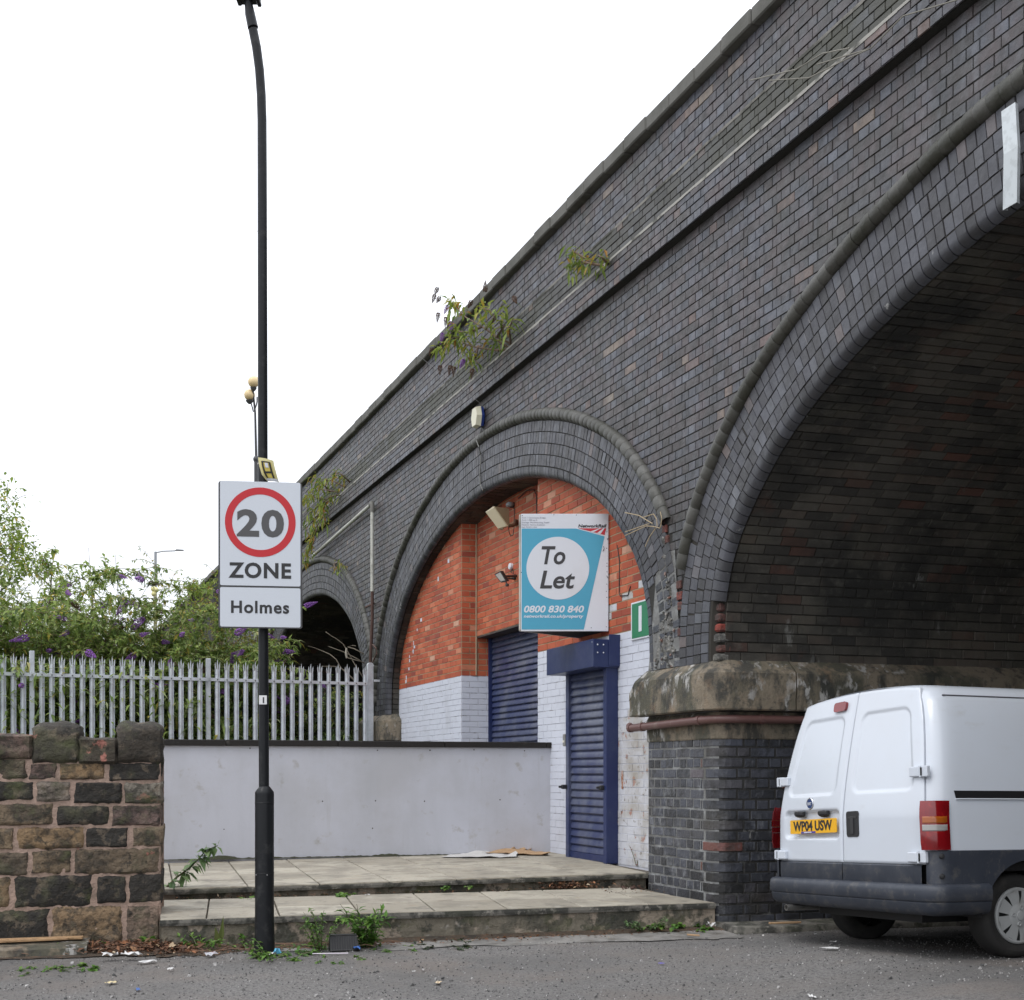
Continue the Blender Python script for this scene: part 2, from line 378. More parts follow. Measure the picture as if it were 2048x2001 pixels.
def commit(cands, stuff, mat_, parent, keep, stuffname='brickwork'):
    """largest `keep` pieces become objects, the rest one joined part"""
    cands.sort(key=lambda c: -c[0])
    for sz, mm, mt in cands[:keep]: mm.build('brick', mt, parent, loc=mm.v[0])
    rest = {}
    for sz, mm, mt in cands[keep:]:
        r_ = rest.setdefault(mt.name, (M(), mt)); n = len(r_[0].v)
        r_[0].v.extend(mm.v); r_[0].r.extend(mm.r); r_[0].f.extend([tuple(i + n for i in f) for f in mm.f]); r_[0].mi.extend(mm.mi)
    for k, (mm, mt) in rest.items(): mm.build(stuffname, mt, parent, kind='stuff')
cands = []
def rb_(w):
    r = random.random()
    if r < .028: return .955 + .045 * random.random()
    if w < .15: return .48 + .42 * random.random() if r < .88 else .35 * random.random()
    return .46 * random.random() if r < .9 else .5 + .3 * random.random()
def one(mp, u0, u1, v0, v1, h, mt, **kw):
    mm = M(); brick(mm, mp, u0, u1, v0, v1, h, **kw)
    c = Vector(mm.v[0]); c2 = Vector(mm.v[2 if kw.get('nu', 1) == 1 else kw['nu']])
    if c.y < 1: sz = 0
    else:
        px = abs(mm.v[0][0] / mm.v[0][1] - mm.v[kw.get('nu', 1)][0] / mm.v[kw.get('nu', 1)][1]) * F; pz = abs(v1 - v0) / c.y * F
        sx_ = CX + F * c.x / c.y; sz = px * pz if -20 < sx_ < 2070 and HY - (c.z - EYE) / c.y * F > -20 else 0
    cands.append((sz, mm, mt))
# spandrels
zc = [6.02 - .08 * i for i in range(48)][::-1]
for ci, z0 in enumerate(zc[:-1]):
    far = 24.5
    for a, b in lay(-9.6, far, ci):
        sc_, zm = (a + b) / 2, z0 + .04
        hid = False
        for A in ARCHES:
            ze = zext(A, sc_, .645)
            if ze is not None and zm < ze: hid = True; break
        if hid: continue
        one(lambda u, v, h: fp(u, v, -h), a + J, b - J, z0 + J, z0 + .08 - J, .006, BLUE, bev=.0035, rnd=rb_(b - a))
FIL = mat('pale_mortar', (.34, .33, .30), .9, layers=[((.08, .08, .07), 3, .52, .62, .9)], bump=[(60, .5, .01)])
FIL2 = mat('dull_mortar', (.20, .19, .17), .9, layers=[((.06, .06, .05), 2.2, .44, .54, .95)], bump=[(60, .5, .01)])
# string courses and parapet, each set of courses stepped in or out
def band(z0, n, hz, out, c0, mtb):
    for ci in range(n):
        for a, b in lay(-9.6, 26, ci + c0):
            one(lambda u, v, h: fp(u, v, -out - h), a + J, b - J, z0 + ci * hz + J, z0 + (ci + 1) * hz - J, .006, mtb, bev=.0035, rnd=rb_(b - a) if mtb is BLUE else None)
MOSSY = mat('mossy_blue_brick', [(0, (.038, .037, .034)), (.4, (.066, .065, .060)), (.8, (.082, .083, .084)), (.97, (.11, .115, .125)), (1, (.16, .12, .10))], .6,
    layers=[((.055, .056, .036), 1.1, .38, .60, .75), ((.16, .165, .17), 7, .6, .8, .5, ST, (.9, .45, .65)), ((.45, .45, .43), 6, .69, .75, .6, (1, 1, .3), (1.3, .55, .68))], bump=[(50, .4, .012)])
band(6.02, 4, .073, .085, 1, BLUE); band(6.33, 4, .071, .050, 0, MOSSY); band(6.63, 7, .0815, .004, 1, BLUE)
m = M()
m.box(fp(8, 6.165, .06), U * 18, NN * .13, Z * .143); m.box(fp(8, 6.475, .09), U * 18, NN * .13, Z * .140)
m.box(fp(8, 6.915, .207), U * 18, NN * .2, Z * .29)
m.build('string_course_core', MORT_D, via)
# mortar fillets on top of the offsets, the pale lines
for zz, out in ((6.312, .085), (6.614, .050)):
    FIL_ = FIL if zz < 6.5 else FIL2; m = M()
    for i in range(180):
        s0 = -9.6 + i * .2; a_ = random.uniform(0, .006)
        q_ = random.uniform(.004, .012); m.add([fp(s0, zz - .012 - q_, -out - .011), fp(s0 + .2, zz - .012 - q_, -out - .011), fp(s0 + .2, zz + .006, -out - .010), fp(s0, zz + .006, -out - .010)], [(0, 1, 2, 3)])
        m.add([fp(s0, zz + .006, -out - .010), fp(s0 + .2, zz + .006, -out - .010), fp(s0 + .2, zz + .022 + a_, -out + .030), fp(s0, zz + .022 + a_, -out + .030)], [(0, 1, 2, 3)])
    m.build('mortar_fillet', FIL_, via)
# mortar backing of the face with the arches left out
m = M(); s = -9.6
while s < 34:
    st_ = .12; sc_ = s + st_ / 2; zb = 0.0
    for A in ARCHES:
        if A.s0 - .02 < sc_ < A.s1 + .02:
            ze = zext(A, sc_, .30); zb = ze if ze is not None else zb
    if zb == 0.0:
        for A in ARCHES:
            ze = zext(A, sc_, .30)
            if ze is not None: zb = ze
    if zb == 0.0: zb = 1.9
    m.quad(fp(s, zb), fp(s + st_, zb), fp(s + st_, 6.04), fp(s, 6.04)); s += st_
m.quad(fp(34, 0), fp(60, 0), fp(60, 7.1), fp(34, 7.1)); m.quad(fp(26, 6), fp(34, 6), fp(34, 7.2), fp(26, 7.2))
m.quad(fp(-9.6, 0), fp(-14, 0), fp(-14, 7.2), fp(-9.6, 7.2))
m.build('face_backing', MORT_D, via)
# deck, rear parapet side
m = M()
m.quad(fp(-14, 6.55, .3), fp(60, 6.55, .3), fp(60, 6.55, 10), fp(-14, 6.55, 10))
m.quad(fp(-14, 0, 10), fp(60, 0, 10), fp(60, 7.2, 10), fp(-14, 7.2, 10)); m.quad(fp(-14, 6.5, .39), fp(60, 6.5, .39), fp(60, 7.2, .39), fp(-14, 7.2, .39))
m.build('deck', MORT_D, via)
# coping stones
i = 0; s = -9.0
while s < 34:
    L_ = .44; mm = M(); dz = random.uniform(-.005, .006) + .012 * math.sin(s * .9); dn = random.uniform(-.006, .006)
    mm.bbox(fp(s + L_ / 2, 7.275 + dz, .16 + dn), U * (L_ / 2 - .004), NN * .250, Z * .068, .012); mm.build('coping_stone', COPE, via, loc=fp(s + L_ / 2, 7.2, .16)); s += L_
m = M(); m.box(fp(47, 7.23, .16), U * 13, NN * .23, Z * .07); m.build('coping_stone', COPE, via)
# rings, bullnose, roll moulding, soffit
MIDS = [(-9.35, .60), (.62, 10.64), (10.66, 20.7), (20.8, 40)]
for k, A in enumerate(ARCHES):
    lo_, hi_ = MIDS[k]; det = k < 3
    rb = M(); rbw = M(); nb = int(round(A.len / .083)); du = A.len / nb
    for ring in range(1, 5):
        d0 = .124 * ring; nbr = int(round((A.len + math.pi * d0 * .7) / .083)); dur = A.len / nbr
        for i in range(nbr):
            sm, zm = A.off((i + .5) * dur, d0 + .06)
            if not (lo_ < sm < hi_): continue
            ln = .124
            mp = lambda u, v, h, A=A: (lambda q: fp(q[0], q[1], -.012 - h))(A.off(u, v))
            if k == 1 and zm < 3.1 and sm < 2:
                if random.random() < .12: continue
                brick(rbw, mp, i * dur + .006, (i + 1) * dur - .006, d0 + .007, d0 + ln - .007, random.uniform(-.004, .010), bev=.006)
            elif k in (0, 1): brick(rb, mp, i * dur + .0018, (i + 1) * dur - .0018, d0 + .003, d0 + ln - .003, .005, bev=.003)
            else: brick(rb, mp, i * dur + .004, (i + 1) * dur - .004, d0 + .004, d0 + ln - .004, .006, bev=.004)
    rb.build('arch_ring', RINGB, via, kind='stuff')
    if rbw.v: rbw.build('damaged_ring', PIERF, via, kind='stuff')
    bn = M(); RR = .060
    for i in range(nb):
        def mpb(u, v, h, A=A):
            x, z, nx, nz_ = A.at(u)
            if v < .060: d, t, hx, ht = RR + .060 - v, 0, 0, -1
            else:
                an = min(1.571, (v - .060) / RR); d = RR - RR * math.sin(an); t = RR - RR * math.cos(an); hx, ht = -math.sin(an), -math.cos(an)
            hh = h + .012 * max(0, 1 - v / .165)
            d -= -hx * hh * 1.0; t += ht * hh
            return fp(x + nx * d, z + nz_ * d) + W * t
        sm, zm = A.off((i + .5) * du, .06)
        if k == 0 and zm < 2.74 and sm > -1: continue
        if lo_ < sm < hi_: brick(bn, mpb, i * du + .002, (i + 1) * du - .002, .003, .152, .006, bev=.002, nv=8)
    bn.build('bullnose_ring', BULLM, via, smooth=40.0, kind='stuff')
    rl = M(); nr = int(A.len * 1.09 / .1); dr = A.len / nr
    for i in range(nr):
        sm, zm = A.off((i + .5) * dr, .685)
        if not (lo_ + (.06 if k else 0) < sm < hi_ - .02): continue
        if k == 1 and zm < 3.62 and sm < 2: continue
        if k == 0 and zm < 3.05: continue
        rr = .068 + random.uniform(-.002, .003); rd = random.random(); seg = []
        for e, q in ((0, .006), (.12, 0), (.88, 0), (1, .006)):
            row = []
            for a_ in range(11):
                t = R(-20 + 220 * a_ / 10); x, z = A.off((i + e) * dr, .685 + (rr - q) * math.cos(t)); row.append(fp(x, z, -.008 - (rr - q) * math.sin(t)))
            seg.append(row)
        rl.grid(seg, rd)
    rl.build('roll_moulding', ROLLM, via, smooth=35.0, kind='stuff')
    bk = M(); rows = []
    for i in range(81):
        l = A.len * i / 80; x, z = A.off(l, .09); x2, z2 = A.off(l, .60); x3, z3 = A.off(l, .012)
        rows.append([fp(x2, z2, -.010), fp(x, z, -.010), fp(x3, z3) + W * .10, fp(x3, z3) + W * 10])
    for i in range(80):
        sm = A.off(A.len * (i + .5) / 80, .35)[0]
        if not (lo_ < sm < hi_):
            bk.grid([[rows[i][1], rows[i][2], rows[i][3]], [rows[i + 1][1], rows[i + 1][2], rows[i + 1][3]]])
        else: bk.grid([rows[i], rows[i + 1]])
    bk.build('vault_backing', MORT_D if k else mat('vault_mortar', (.030, .027, .022), .95), via)
    dep = {0: 4.8, 1: .9, 2: 1.3}.get(k, 0)
    if dep:
        sf = M()
        for i in range(nb):
            t0 = .070; row = i
            if k == 0 and i * du < A.len * .12: continue
            off_ = (row % 2) * .11 + random.uniform(-.03, .03); t = t0
            first = True
            while t < dep:
                ln = (.235 - off_ if first else .235) * (1 if random.random() > .12 else .5); first = False
                def mps(u, v, h, A=A):
                    x, z, nx, nz_ = A.at(v); return fp(x - nx * h, z - nz_ * h) + W * u
                brick(sf, mps, t + .0028, t + ln - .0028, i * du + .003, (i + 1) * du - .003, .0 + random.uniform(-.004, .004), bev=.004, base=-.012); t += ln
        sf.build('soffit_brickwork', SOFF, via, kind='stuff')
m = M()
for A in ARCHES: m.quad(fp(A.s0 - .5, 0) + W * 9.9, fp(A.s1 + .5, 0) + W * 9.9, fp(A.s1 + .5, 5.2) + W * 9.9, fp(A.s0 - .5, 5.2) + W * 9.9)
m.build('tunnel_light_blocker', mat('blocker_dark', (.02, .018, .015), .95), via)  # added blind wall closing the open tunnels, blocks light so they stay dark
# ragged mortar and broken brick where the two rings meet above the pier
RUBM = mat('ragged_mortar', (.19, .185, .17), .95, layers=[((.07, .07, .068), 9, .46, .58, .85), ((.40, .39, .37), 12, .55, .64, .75), ((.20, .06, .035), 4, .62, .68, .8), ((.09, .085, .06), 2.2, .5, .65, .6)], bump=[(45, 1.0, .03), (110, .7, .012)])
m = M(); rows = []
for j in range(84):
    z = 2.262 + 1.25 * j / 83; row = []; k = (z - 2.262) / 1.25
    r_ = .60 + .30 * k + .025 * mnoise.noise(Vector((z * 5, 5, 0))); wd = .60 * max(0, 1 - k * 1.9) ** .9 + .055 + .10 * mnoise.noise(Vector((z * 5, 1, 0))) * (1 - k)
    for i in range(27):
        u = i / 26; e = min(u, 1 - u) * 2; nn = mnoise.noise(Vector((u * 5 * wd / .5 + 9, z * 11, 2)))
        h = -.016 + .040 * min(1, e * 3) * (.55 + .9 * nn) + .012 * mnoise.noise(Vector((u * 16 * wd, z * 42, 4)))
        if e < .02: h = -.02
        row.append(fp(r_ + max(.03, wd) * u, z, -h - .006))
    rows.append(row)
m.grid(rows); m.build('ragged_mortar', RUBM, via, smooth=30.0)
m = M(); m.add([fp(.60, 2.26, -.0125), fp(1.20, 2.26, -.0125), fp(1.02, 3.3, -.0125), fp(.70, 3.3, -.0125)], [(0, 1, 2, 3)]); m.build('pale_joint', MORT_P, via)
m = M()
for i in range(60):
    z = 2.28 + 1.0 * random.random() ** 1.4; k = (z - 2.262) / 1.25; s = .62 + .30 * k + random.random() * (.45 * max(0, 1 - k * 1.9) + .05)
    r_ = random.uniform(.006, .016); a_ = Vector((random.uniform(-1, 1), random.uniform(-1, 1), random.uniform(-1, 1))).normalized(); b_ = a_.orthogonal().normalized()
    m.box(fp(s, z, -.022), a_ * r_, b_ * r_ * random.uniform(.5, .9), a_.cross(b_) * r_ * random.uniform(.4, .8), random.random())
m.build('rubble', mat('rubble_mat', [(0, (.08, .08, .08)), (.5, (.16, .155, .14)), (.85, (.26, .25, .23)), (1, (.18, .08, .06))], .95, bump=[(70, .6, .01)]), via, kind='stuff')
OLDRED = mat('broken_red_brick', [(0, (.09, .045, .04)), (.7, (.15, .058, .045)), (1, (.27, .055, .04))], .9, layers=[((.055, .045, .042), 12, .44, .60, .8)], bump=[(40, .9, .02)])
m = M()
for s, z, w_ in ((.93, 3.60, .035), (.89, 3.52, .04), (.85, 3.42, .03), (.63, 2.98, .04), (.62, 2.88, .045), (.61, 2.79, .04), (.62, 2.56, .03)):
    m = M(); m.bbox(fp(s, z, -.006), U * w_, NN * .014, Z * .036, .010, random.random()); m.build('broken_brick', OLDRED, via)
# the foot of the bullnose is broken away, showing red brick behind
for i, (z, mt_) in enumerate(((2.705, OLDRED), (2.62, OLDRED), (2.535, OLDRED), (2.45, RUBM), (2.36, OLDRED), (2.285, RUBM))):
    m = M(); m.bbox(fp(.062, z, .055 + random.uniform(-.01, .012)) + W * .01, U * .066, NN * .055 + U * random.uniform(-.01, .01), Z * random.uniform(.030, .039), .014, 1.0 if i == 2 else random.random() * .6); m.build('broken_brick', mt_, via)
# piers: faces follow a path round the bull-nosed corner into the tunnel
def pier_path(sL, sR, rc):
    Lf = (sL - sR) - rc
    ang = math.acos(max(-1, min(1, (-U).dot(W)))); tl = rc * math.tan(ang / 2); Lf = (sL - sR) - tl; La = rc * ang
    def f(d, out, z):
        if d <= Lf: return fp(sL - d, z, -out)
        if d <= Lf + La:
            a_ = (d - Lf) / rc; c = fp(sR + tl, z, rc); dr = (-NN) * math.cos(a_) + (-U) * math.sin(a_)
            return c + dr * (rc + out)
        nrm = (-NN) * math.cos(ang) + (-U) * math.sin(ang)
        return fp(sR + tl, z, rc) + nrm * (rc + out) + W * (d - Lf - La)
    return f, Lf, La
def pier(sL, sR, deep, zlo, det, ext):
    f, Lf, La = pier_path(sL, sR, .13)
    n = int((1.62 - zlo) / .088); z0 = 1.62 - n * .088; T = Lf + La + deep
    for ci in range(n):
        us = []
        cu_ = (Lf - .07 - .05 * (ci % 2), Lf + La + .06 + .06 * (ci % 2))
        for a, b in [x for x in lay(0, cu_[0], ci, .118, .236)] + [cu_] + [x for x in lay(cu_[1], T, ci, .118, .236)]:
            a2 = a + random.uniform(-.006, .006); nu = 8 if (b > Lf and a < Lf + La) else 1
            jit = random.uniform(-.004, .004)
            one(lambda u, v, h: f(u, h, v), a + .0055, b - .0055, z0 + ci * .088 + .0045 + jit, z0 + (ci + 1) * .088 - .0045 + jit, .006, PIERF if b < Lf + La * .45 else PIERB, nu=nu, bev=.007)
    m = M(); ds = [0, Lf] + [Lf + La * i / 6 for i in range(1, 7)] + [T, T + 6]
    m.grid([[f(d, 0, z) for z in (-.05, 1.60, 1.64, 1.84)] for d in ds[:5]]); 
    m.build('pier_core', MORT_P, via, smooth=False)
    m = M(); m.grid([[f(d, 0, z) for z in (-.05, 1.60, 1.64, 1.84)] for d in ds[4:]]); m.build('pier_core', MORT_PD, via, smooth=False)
    # rendered band under the springer, set proud a little
    m = M(); m.grid([[f(d, .012, 1.60), f(d, .018, 1.61), f(d, .018, 1.80), f(d, 0, 1.83)] for d in ds]); m.build('rendered_band', CAPS, via)
    # springer stones
    prof = [(0, 1.838), (.122, 1.838), (.132, 1.850), (.134, 1.93), (.136, 2.00), (.134, 2.08), (.132, 2.150), (.120, 2.166), (.07, 2.205), (0.0, 2.265)]
    g, Lg, Lag = pier_path(sL + ext, sR, .13)
    cuts = [0, Lg + Lag + .55, Lg + Lag + 1.9, Lg + Lag + 3.6, Lg + Lag + 9]
    for i in range(4):
        a, b = cuts[i], cuts[i + 1]; m = M(); q = []
        k = 14
        ds_ = [a + .003 + (b - a - .006) * j / k for j in range(k + 1)] if i else [0, .03, .10] + [.1 + (Lg - .1) * j / 3 for j in range(1, 4)] + [Lg + Lag * j / 8 for j in range(1, 9)] + [Lg + Lag + .15, Lg + Lag + .34, Lg + Lag + .54]
        for d in ds_:
            row = []
            for (o_2, z) in prof:
                e = 1.0; zz = z
                if i == 0 and d < .10 and z > 2.0: zz = z - (.10 - d) * .9     # chamfered end
                wob = .010 * mnoise.noise(Vector((d * 4, z * 6, sL))) + .006 * mnoise.noise(Vector((d * 15, z * 17, sL)))
                row.append(g(d, o_2 + (wob if o_2 else 0), zz))
            q.append(row)
        m.grid(q); m.add([p for p in q[0]], [tuple(range(len(prof)))]); m.add([p for p in q[-1]], [tuple(range(len(prof)))])
        m.build('springer_stone', CAPS, via, smooth=18.0)
pier(1.22, 0.0, 4.6, 0.0, True, .13)
pier(11.35, 9.94, .5, .9, True, .08)
pier(21.5, 20.07, .3, .9, True, .08)
m = M(); m.quad(fp(-8.72, 0), fp(-8.72, 0) + W * 10, fp(-8.72, 2.3) + W * 10, fp(-8.72, 2.3)); m.build('pier_core', MORT_D, via)
commit(cands, None, None, via, 300)
# ---------------------------------------------------------------- ground
def gz(x, y):
    t = max(0, min(1, (x - 1.5) / 1.1)); t = t * t * (3 - 2 * t)
    return max(0, min(.15, (9.72 - y) * .052)) * t
ASPH = mat('asphalt', (.215, .205, .195), .9, layers=[((.07, .068, .067), 42, .52, .60, .85), ((.36, .35, .34), 70, .60, .66, .75), ((.06, .058, .057), 110, .56, .62, .8), ((.20, .175, .155), 1.1, .48, .70, .55, (.5, 1.4, 1)),
    ((.11, .107, .104), .45, .46, .62, .6), ((.21, .175, .15), .8, .52, .66, .5)], bump=[(60, 1.0, .02), (25, .5, .03)])
m = M()
xs = [-120, -60, -30, -15, -9] + [-6 + .11 * i for i in range(128)] + [9, 14, 30, 60, 120]
ys = [-40, -10, 0, 4, 6] + [6.6 + .09 * i for i in range(52)] + [12, 14, 20, 40, 80, 200]
m.grid([[(x, y, gz(x, y) + (.008 * mnoise.noise(Vector((x * 1.3, y * 1.3, 0))) + .003 * mnoise.noise(Vector((x * 6, y * 6, 2))) if abs(x) < 8 and 6 < y < 11.5 else -.02 if y > 11.5 or abs(x) > 8 else 0)) for x in xs] for y in ys])
tag(m.build('road', ASPH, smooth=True), kind='structure')
W2 = Vector((.9593, .2823, 0)); V2 = Vector((-.2823, .9593, 0))       # along and across the steps
E0 = Vector((-2.60, 9.155, 0))                                        # left end of the lower step's edge
E1 = E0 + W2 * 4.43                                                    # right end, at the pier
E1 = Vector((1.705, 10.40, 0))
# worn concrete margin and dirt along the foot of the step
CONC = mat('worn_concrete', (.25, .238, .22), .9, layers=[((.13, .125, .115), 3, .44, .60, .85), ((.12, .12, .12), 50, .52, .62, .6), ((.09, .075, .055), 7, .52, .7, .7), ((.40, .38, .35), 14, .6, .72, .4)], bump=[(60, .6, .012), (10, .3, .02)])
m = M(); rows = []
for i in range(90):
    t = i / 89; p = E0.lerp(E1, -.02 + 1.02 * t) ; wd = .33 + .20 * t + .18 * mnoise.noise(Vector((t * 9, 0, 0))) + .05 * mnoise.noise(Vector((t * 40, 3, 0)))
    if t < .28: wd *= .35 + t * 2.2
    rows.append([(*(p - V2 * (wd * k)).xy, .012 * (1 - k) ** .5 + .004 + gz(p.x, p.y - wd * k) * 1) for k in (-.1, 0, .35, .7, 1.0)])
m.grid(rows); tag(m.build('concrete_margin', CONC, smooth=True), kind='structure')
DIRT = mat('gutter_dirt', (.075, .055, .038), .95, layers=[((.17, .09, .05), 22, .52, .62, .6), ((.035, .03, .024), 8, .5, .65, .8), ((.20, .18, .15), 40, .6, .68, .5)], bump=[(80, .9, .02)])
m = M()
def dirt(p, q, w0, w1, seed, zz=.02):
    rows = []
    n = 60
    for i in range(n + 1):
        t = i / n; a = Vector(p).lerp(Vector(q), t); wd = (w0 + (w1 - w0) * t) * (1 + .5 * mnoise.noise(Vector((t * 7, seed, 0))) + .25 * mnoise.noise(Vector((t * 31, seed, 0))))
        rows.append([(*(a - V2 * (wd * k)).xy, zz * (1 - k) ** 1.2 + .0065 + gz(a.x, a.y)) for k in (-.15, 0, .3, .65, 1.0)])
    m.grid(rows)
dirt((-6.5, 8.42, 0), (-2.6, 9.40, 0), .55, .45, 1, .03); dirt((-2.62, 9.12, 0), (-1.0, 9.58, 0), .36, .13, 2); dirt((-1.0, 9.58, 0), (1.70, 10.38, 0), .12, .17, 5, .025); dirt((1.6, 10.3, 0), (2.6, 10.5, 0), .12, .05, 9)
tag(m.build('gutter_dirt', DIRT, smooth=True), kind='structure')
# ---------------------------------------------------------------- steps and terrace
SLAB = mat('sandstone_slab', [(0, (.29, .26, .205)), (.5, (.37, .335, .27)), (1, (.43, .395, .32))], .8, layers=[((.20, .18, .145), 2.6, .46, .62, .7), ((.30, .22, .13), 6, .58, .72, .35), ((.13, .12, .10), 5, .56, .68, .65), ((.50, .47, .41), 7, .6, .75, .5), ((.2, .18, .15), 24, .55, .66, .4)], bump=[(50, .35, .006)])
RISER = mat('stained_concrete', (.17, .15, .115), .92, layers=[((.05, .05, .040), 2.6, .46, .56, .85, (1, 1, .5)), ((.34, .28, .22), 3.4, .52, .57, .85), ((.04, .042, .034), 9, .56, .64, .8), ((.10, .10, .05), 4.5, .54, .68, .7), ((.33, .31, .28), 11, .62, .72, .6)], bump=[(40, .7, .02), (7, .6, .05)])
NOSE = mat('slab_edge_concrete', (.17, .16, .14), .92, layers=[((.038, .038, .033), 7, .44, .56, .9), ((.31, .29, .25), 16, .56, .66, .7), ((.06, .065, .04), 2.5, .5, .65, .6)], bump=[(60, .6, .012)])
ter = bpy.data.objects.new('terrace_steps', None); COL.objects.link(ter); ter.location = E0; ter['kind'] = 'structure'
L1 = E0; R1 = E1; d1 = (R1 - L1).normalized()
# second edge: parallel to the first, reaching the pier
R2b = Vector((1.262, 11.53, 0)); L2b = R2b - d1 * 4.25
def z1a(p): t = (p - L1).dot(V2); return .232 + .035 * max(0, t) / 1.1
def z2a(p): t = (p - L2b).dot(V2); return .352 + .040 * ((p - L2b).dot(d1) / 4.2) + .012 * t
m = M()
# lower riser with an uneven rendered face
rows = []
for i in range(121):
    t = i / 120; p = L1.lerp(R1, t); row = []
    for j in range(9):
        k = j / 8; z = .205 * k - .02 * (1 - k) + gz(p.x, p.y) * (1 - k); e = .012 * mnoise.noise(Vector((t * 26, z * 14, 1))) + .007 * mnoise.noise(Vector((t * 80, z * 50, 4))) + .02 * (1 - k) ** 3
        row.append(p - V2 * (e - .008) + Z * z)
    rows.append(row)
m.grid(rows); m.add([L1 + Z * -.02, L1 + V2 * 1.3 + Z * -.02, L1 + V2 * 1.3 + Z * .2, L1 + Z * .2], [(0, 1, 2, 3)])
m.build('riser', RISER, ter, smooth=True)
m = M(); rows = []
for i in range(121):
    t = i / 120; p = (L2b - d1 * .9).lerp(R2b, t); zb, zt = .20, z2a(p) - .035
    rows.append([p + V2 * (.045 + .006 * mnoise.noise(Vector((t * 30, j, 0)))) + Z * (zb + (zt - zb) * j / 4) for j in range(5)])
m.grid(rows); m.build('riser', RISER, ter, smooth=True)
# backing beds under the slabs
m = M(); m.add([L1 + V2 * .01 + Z * .20, R1 + V2 * .01 + Z * .20, R2b + V2 * .1 + Z * .235, L2b + V2 * .1 + Z * .235], [(0, 1, 2, 3)])
bz = lambda p: z2a(p) - .02
pts = [L2b - d1 * 1.2 + V2 * .03, R2b + V2 * .03, fp(1.15, 0, .17), fp(6, 0, .6), L2b - d1 * 1.2 + V2 * 3.3]
m.add([p + Z * bz(p) for p in pts], [(0, 1, 2, 3, 4)]); m.build('slab_bed', mat('bed_mortar', (.09, .075, .055), .95, layers=[((.16, .15, .13), 20, .5, .65, .6)]), ter)
def slab(a, b, c, d, zf, front=False, th=.035):
    """four plan corners, top height zf(p)"""
    ps = [Vector(a), Vector(b), Vector(c), Vector(d)]; g = .0045; ce = sum(ps, Vector()) / 4; g = .0062
    dz = random.uniform(-.002, .002); tl = [random.uniform(-.0015, .0015) for _ in ps]
    ins = [p + (ce - p).normalized() * g * 1.4 for p in ps]; ins2 = [p + (ce - p).normalized() * (g * 1.4 + .006) for p in ps]
    top = [p + Z * (zf(p) + dz + q) for p, q in zip(ins2, tl)]; mid = [p + Z * (zf(p) + dz + q - .005) for p, q in zip(ins, tl)]; bot = [p + Z * (zf(p) - th) for p in ins]
    mm = M(); mm.add(top + mid + bot, [(0, 1, 2, 3)] + [(i, 4 + i, 4 + (i + 1) % 4, (i + 1) % 4) for i in range(4)] + [(4 + i, 8 + i, 8 + (i + 1) % 4, 4 + (i + 1) % 4) for i in range(4)], random.random())
    mm.build('paving_slab', SLAB if not front else SLAB, ter, loc=ps[0])
# lower tread: two rows; joints splayed as laid
Jf = [G(320, 1839, .232), G(413, 1838, .232), G(559, 1831, .232), G(717, 1826, .232), G(869, 1821.5, .232), G(1015, 1818, .232), G(1162, 1813, .232), G(1298, 1809, .232)]
Jb = [G(322, 1803, .26), G(421, 1802, .26), G(549, 1799, .26), G(692, 1792, .26), G(826, 1788, .26), G(957, 1784, .26), G(1082, 1781, .26), G(1213, 1777, .26)]
tf = [max(0, (p - L1).dot(d1)) for p in Jf] + [4.48]; tb = [max(0, (p - L1).dot(d1)) for p in Jb] + [4.12]
tb[0] = 0; tf[0] = 0
dep = (R2b - R1).dot(V2)
def lo_pt(t, k): return L1 + d1 * t + V2 * (k * 1.12) - V2 * (.012 * (1 - k))
for i in range(8):
    for r0, r1 in ((0, .47), (.47, .98)):
        q = lambda a, b, r: a + (b - a) * r
        slab(lo_pt(q(tf[i], tb[i], r0), r0), lo_pt(q(tf[i + 1], tb[i + 1], r0), r0), lo_pt(q(tf[i + 1], tb[i + 1], r1), r1), lo_pt(q(tf[i], tb[i], r1), r1), z1a)
# upper terrace: slabs of .60 x .60 in rows up to the white wall
A0 = L2b - V2 * .015; row_d = [0, .56, 1.12, 1.72, 2.32, 2.92]
for r in range(5):
    o_ = 0
    for i in range(-2, 9):
        x0, x1 = i * .605 + o_, i * .605 + .605 + o_
        p = A0 + d1 * x1 + V2 * row_d[r + 1]
        lim = 99
        q0 = A0 + d1 * x0 + V2 * row_d[r]
        dn = (q0 + d1 * .3 - O).dot(NN)
        if dn > .2: continue
        slab(A0 + d1 * x0 + V2 * row_d[r], A0 + d1 * x1 + V2 * row_d[r], A0 + d1 * x1 + V2 * row_d[r + 1], A0 + d1 * x0 + V2 * row_d[r + 1], z2a)
# nosings: the worn concrete edge under each row of slabs
m = M()
for (a, b, zf, th) in ((L1, R1, lambda p: .232, .045), (L2b - d1 * .9, R2b, z2a, .045)):
    rows = []
    for i in range(101):
        t = i / 100; p = a.lerp(b, t); e = .0018 * mnoise.noise(Vector((t * 60, 2, 0))); zt = zf(p) - .007
        rows.append([p - V2 * (-.02) + Z * zt, p - V2 * (.008 + e) + Z * zt, p - V2 * (.012 + e) + Z * (zt - th * .5), p - V2 * (.008 + e * 1.5) + Z * (zt - th - .002 * mnoise.noise(Vector((t * 35, 7, 0)))), p + V2 * .05 + Z * (zt - th)])
    m.grid(rows)
m.build('nosing', NOSE, ter, smooth=False)
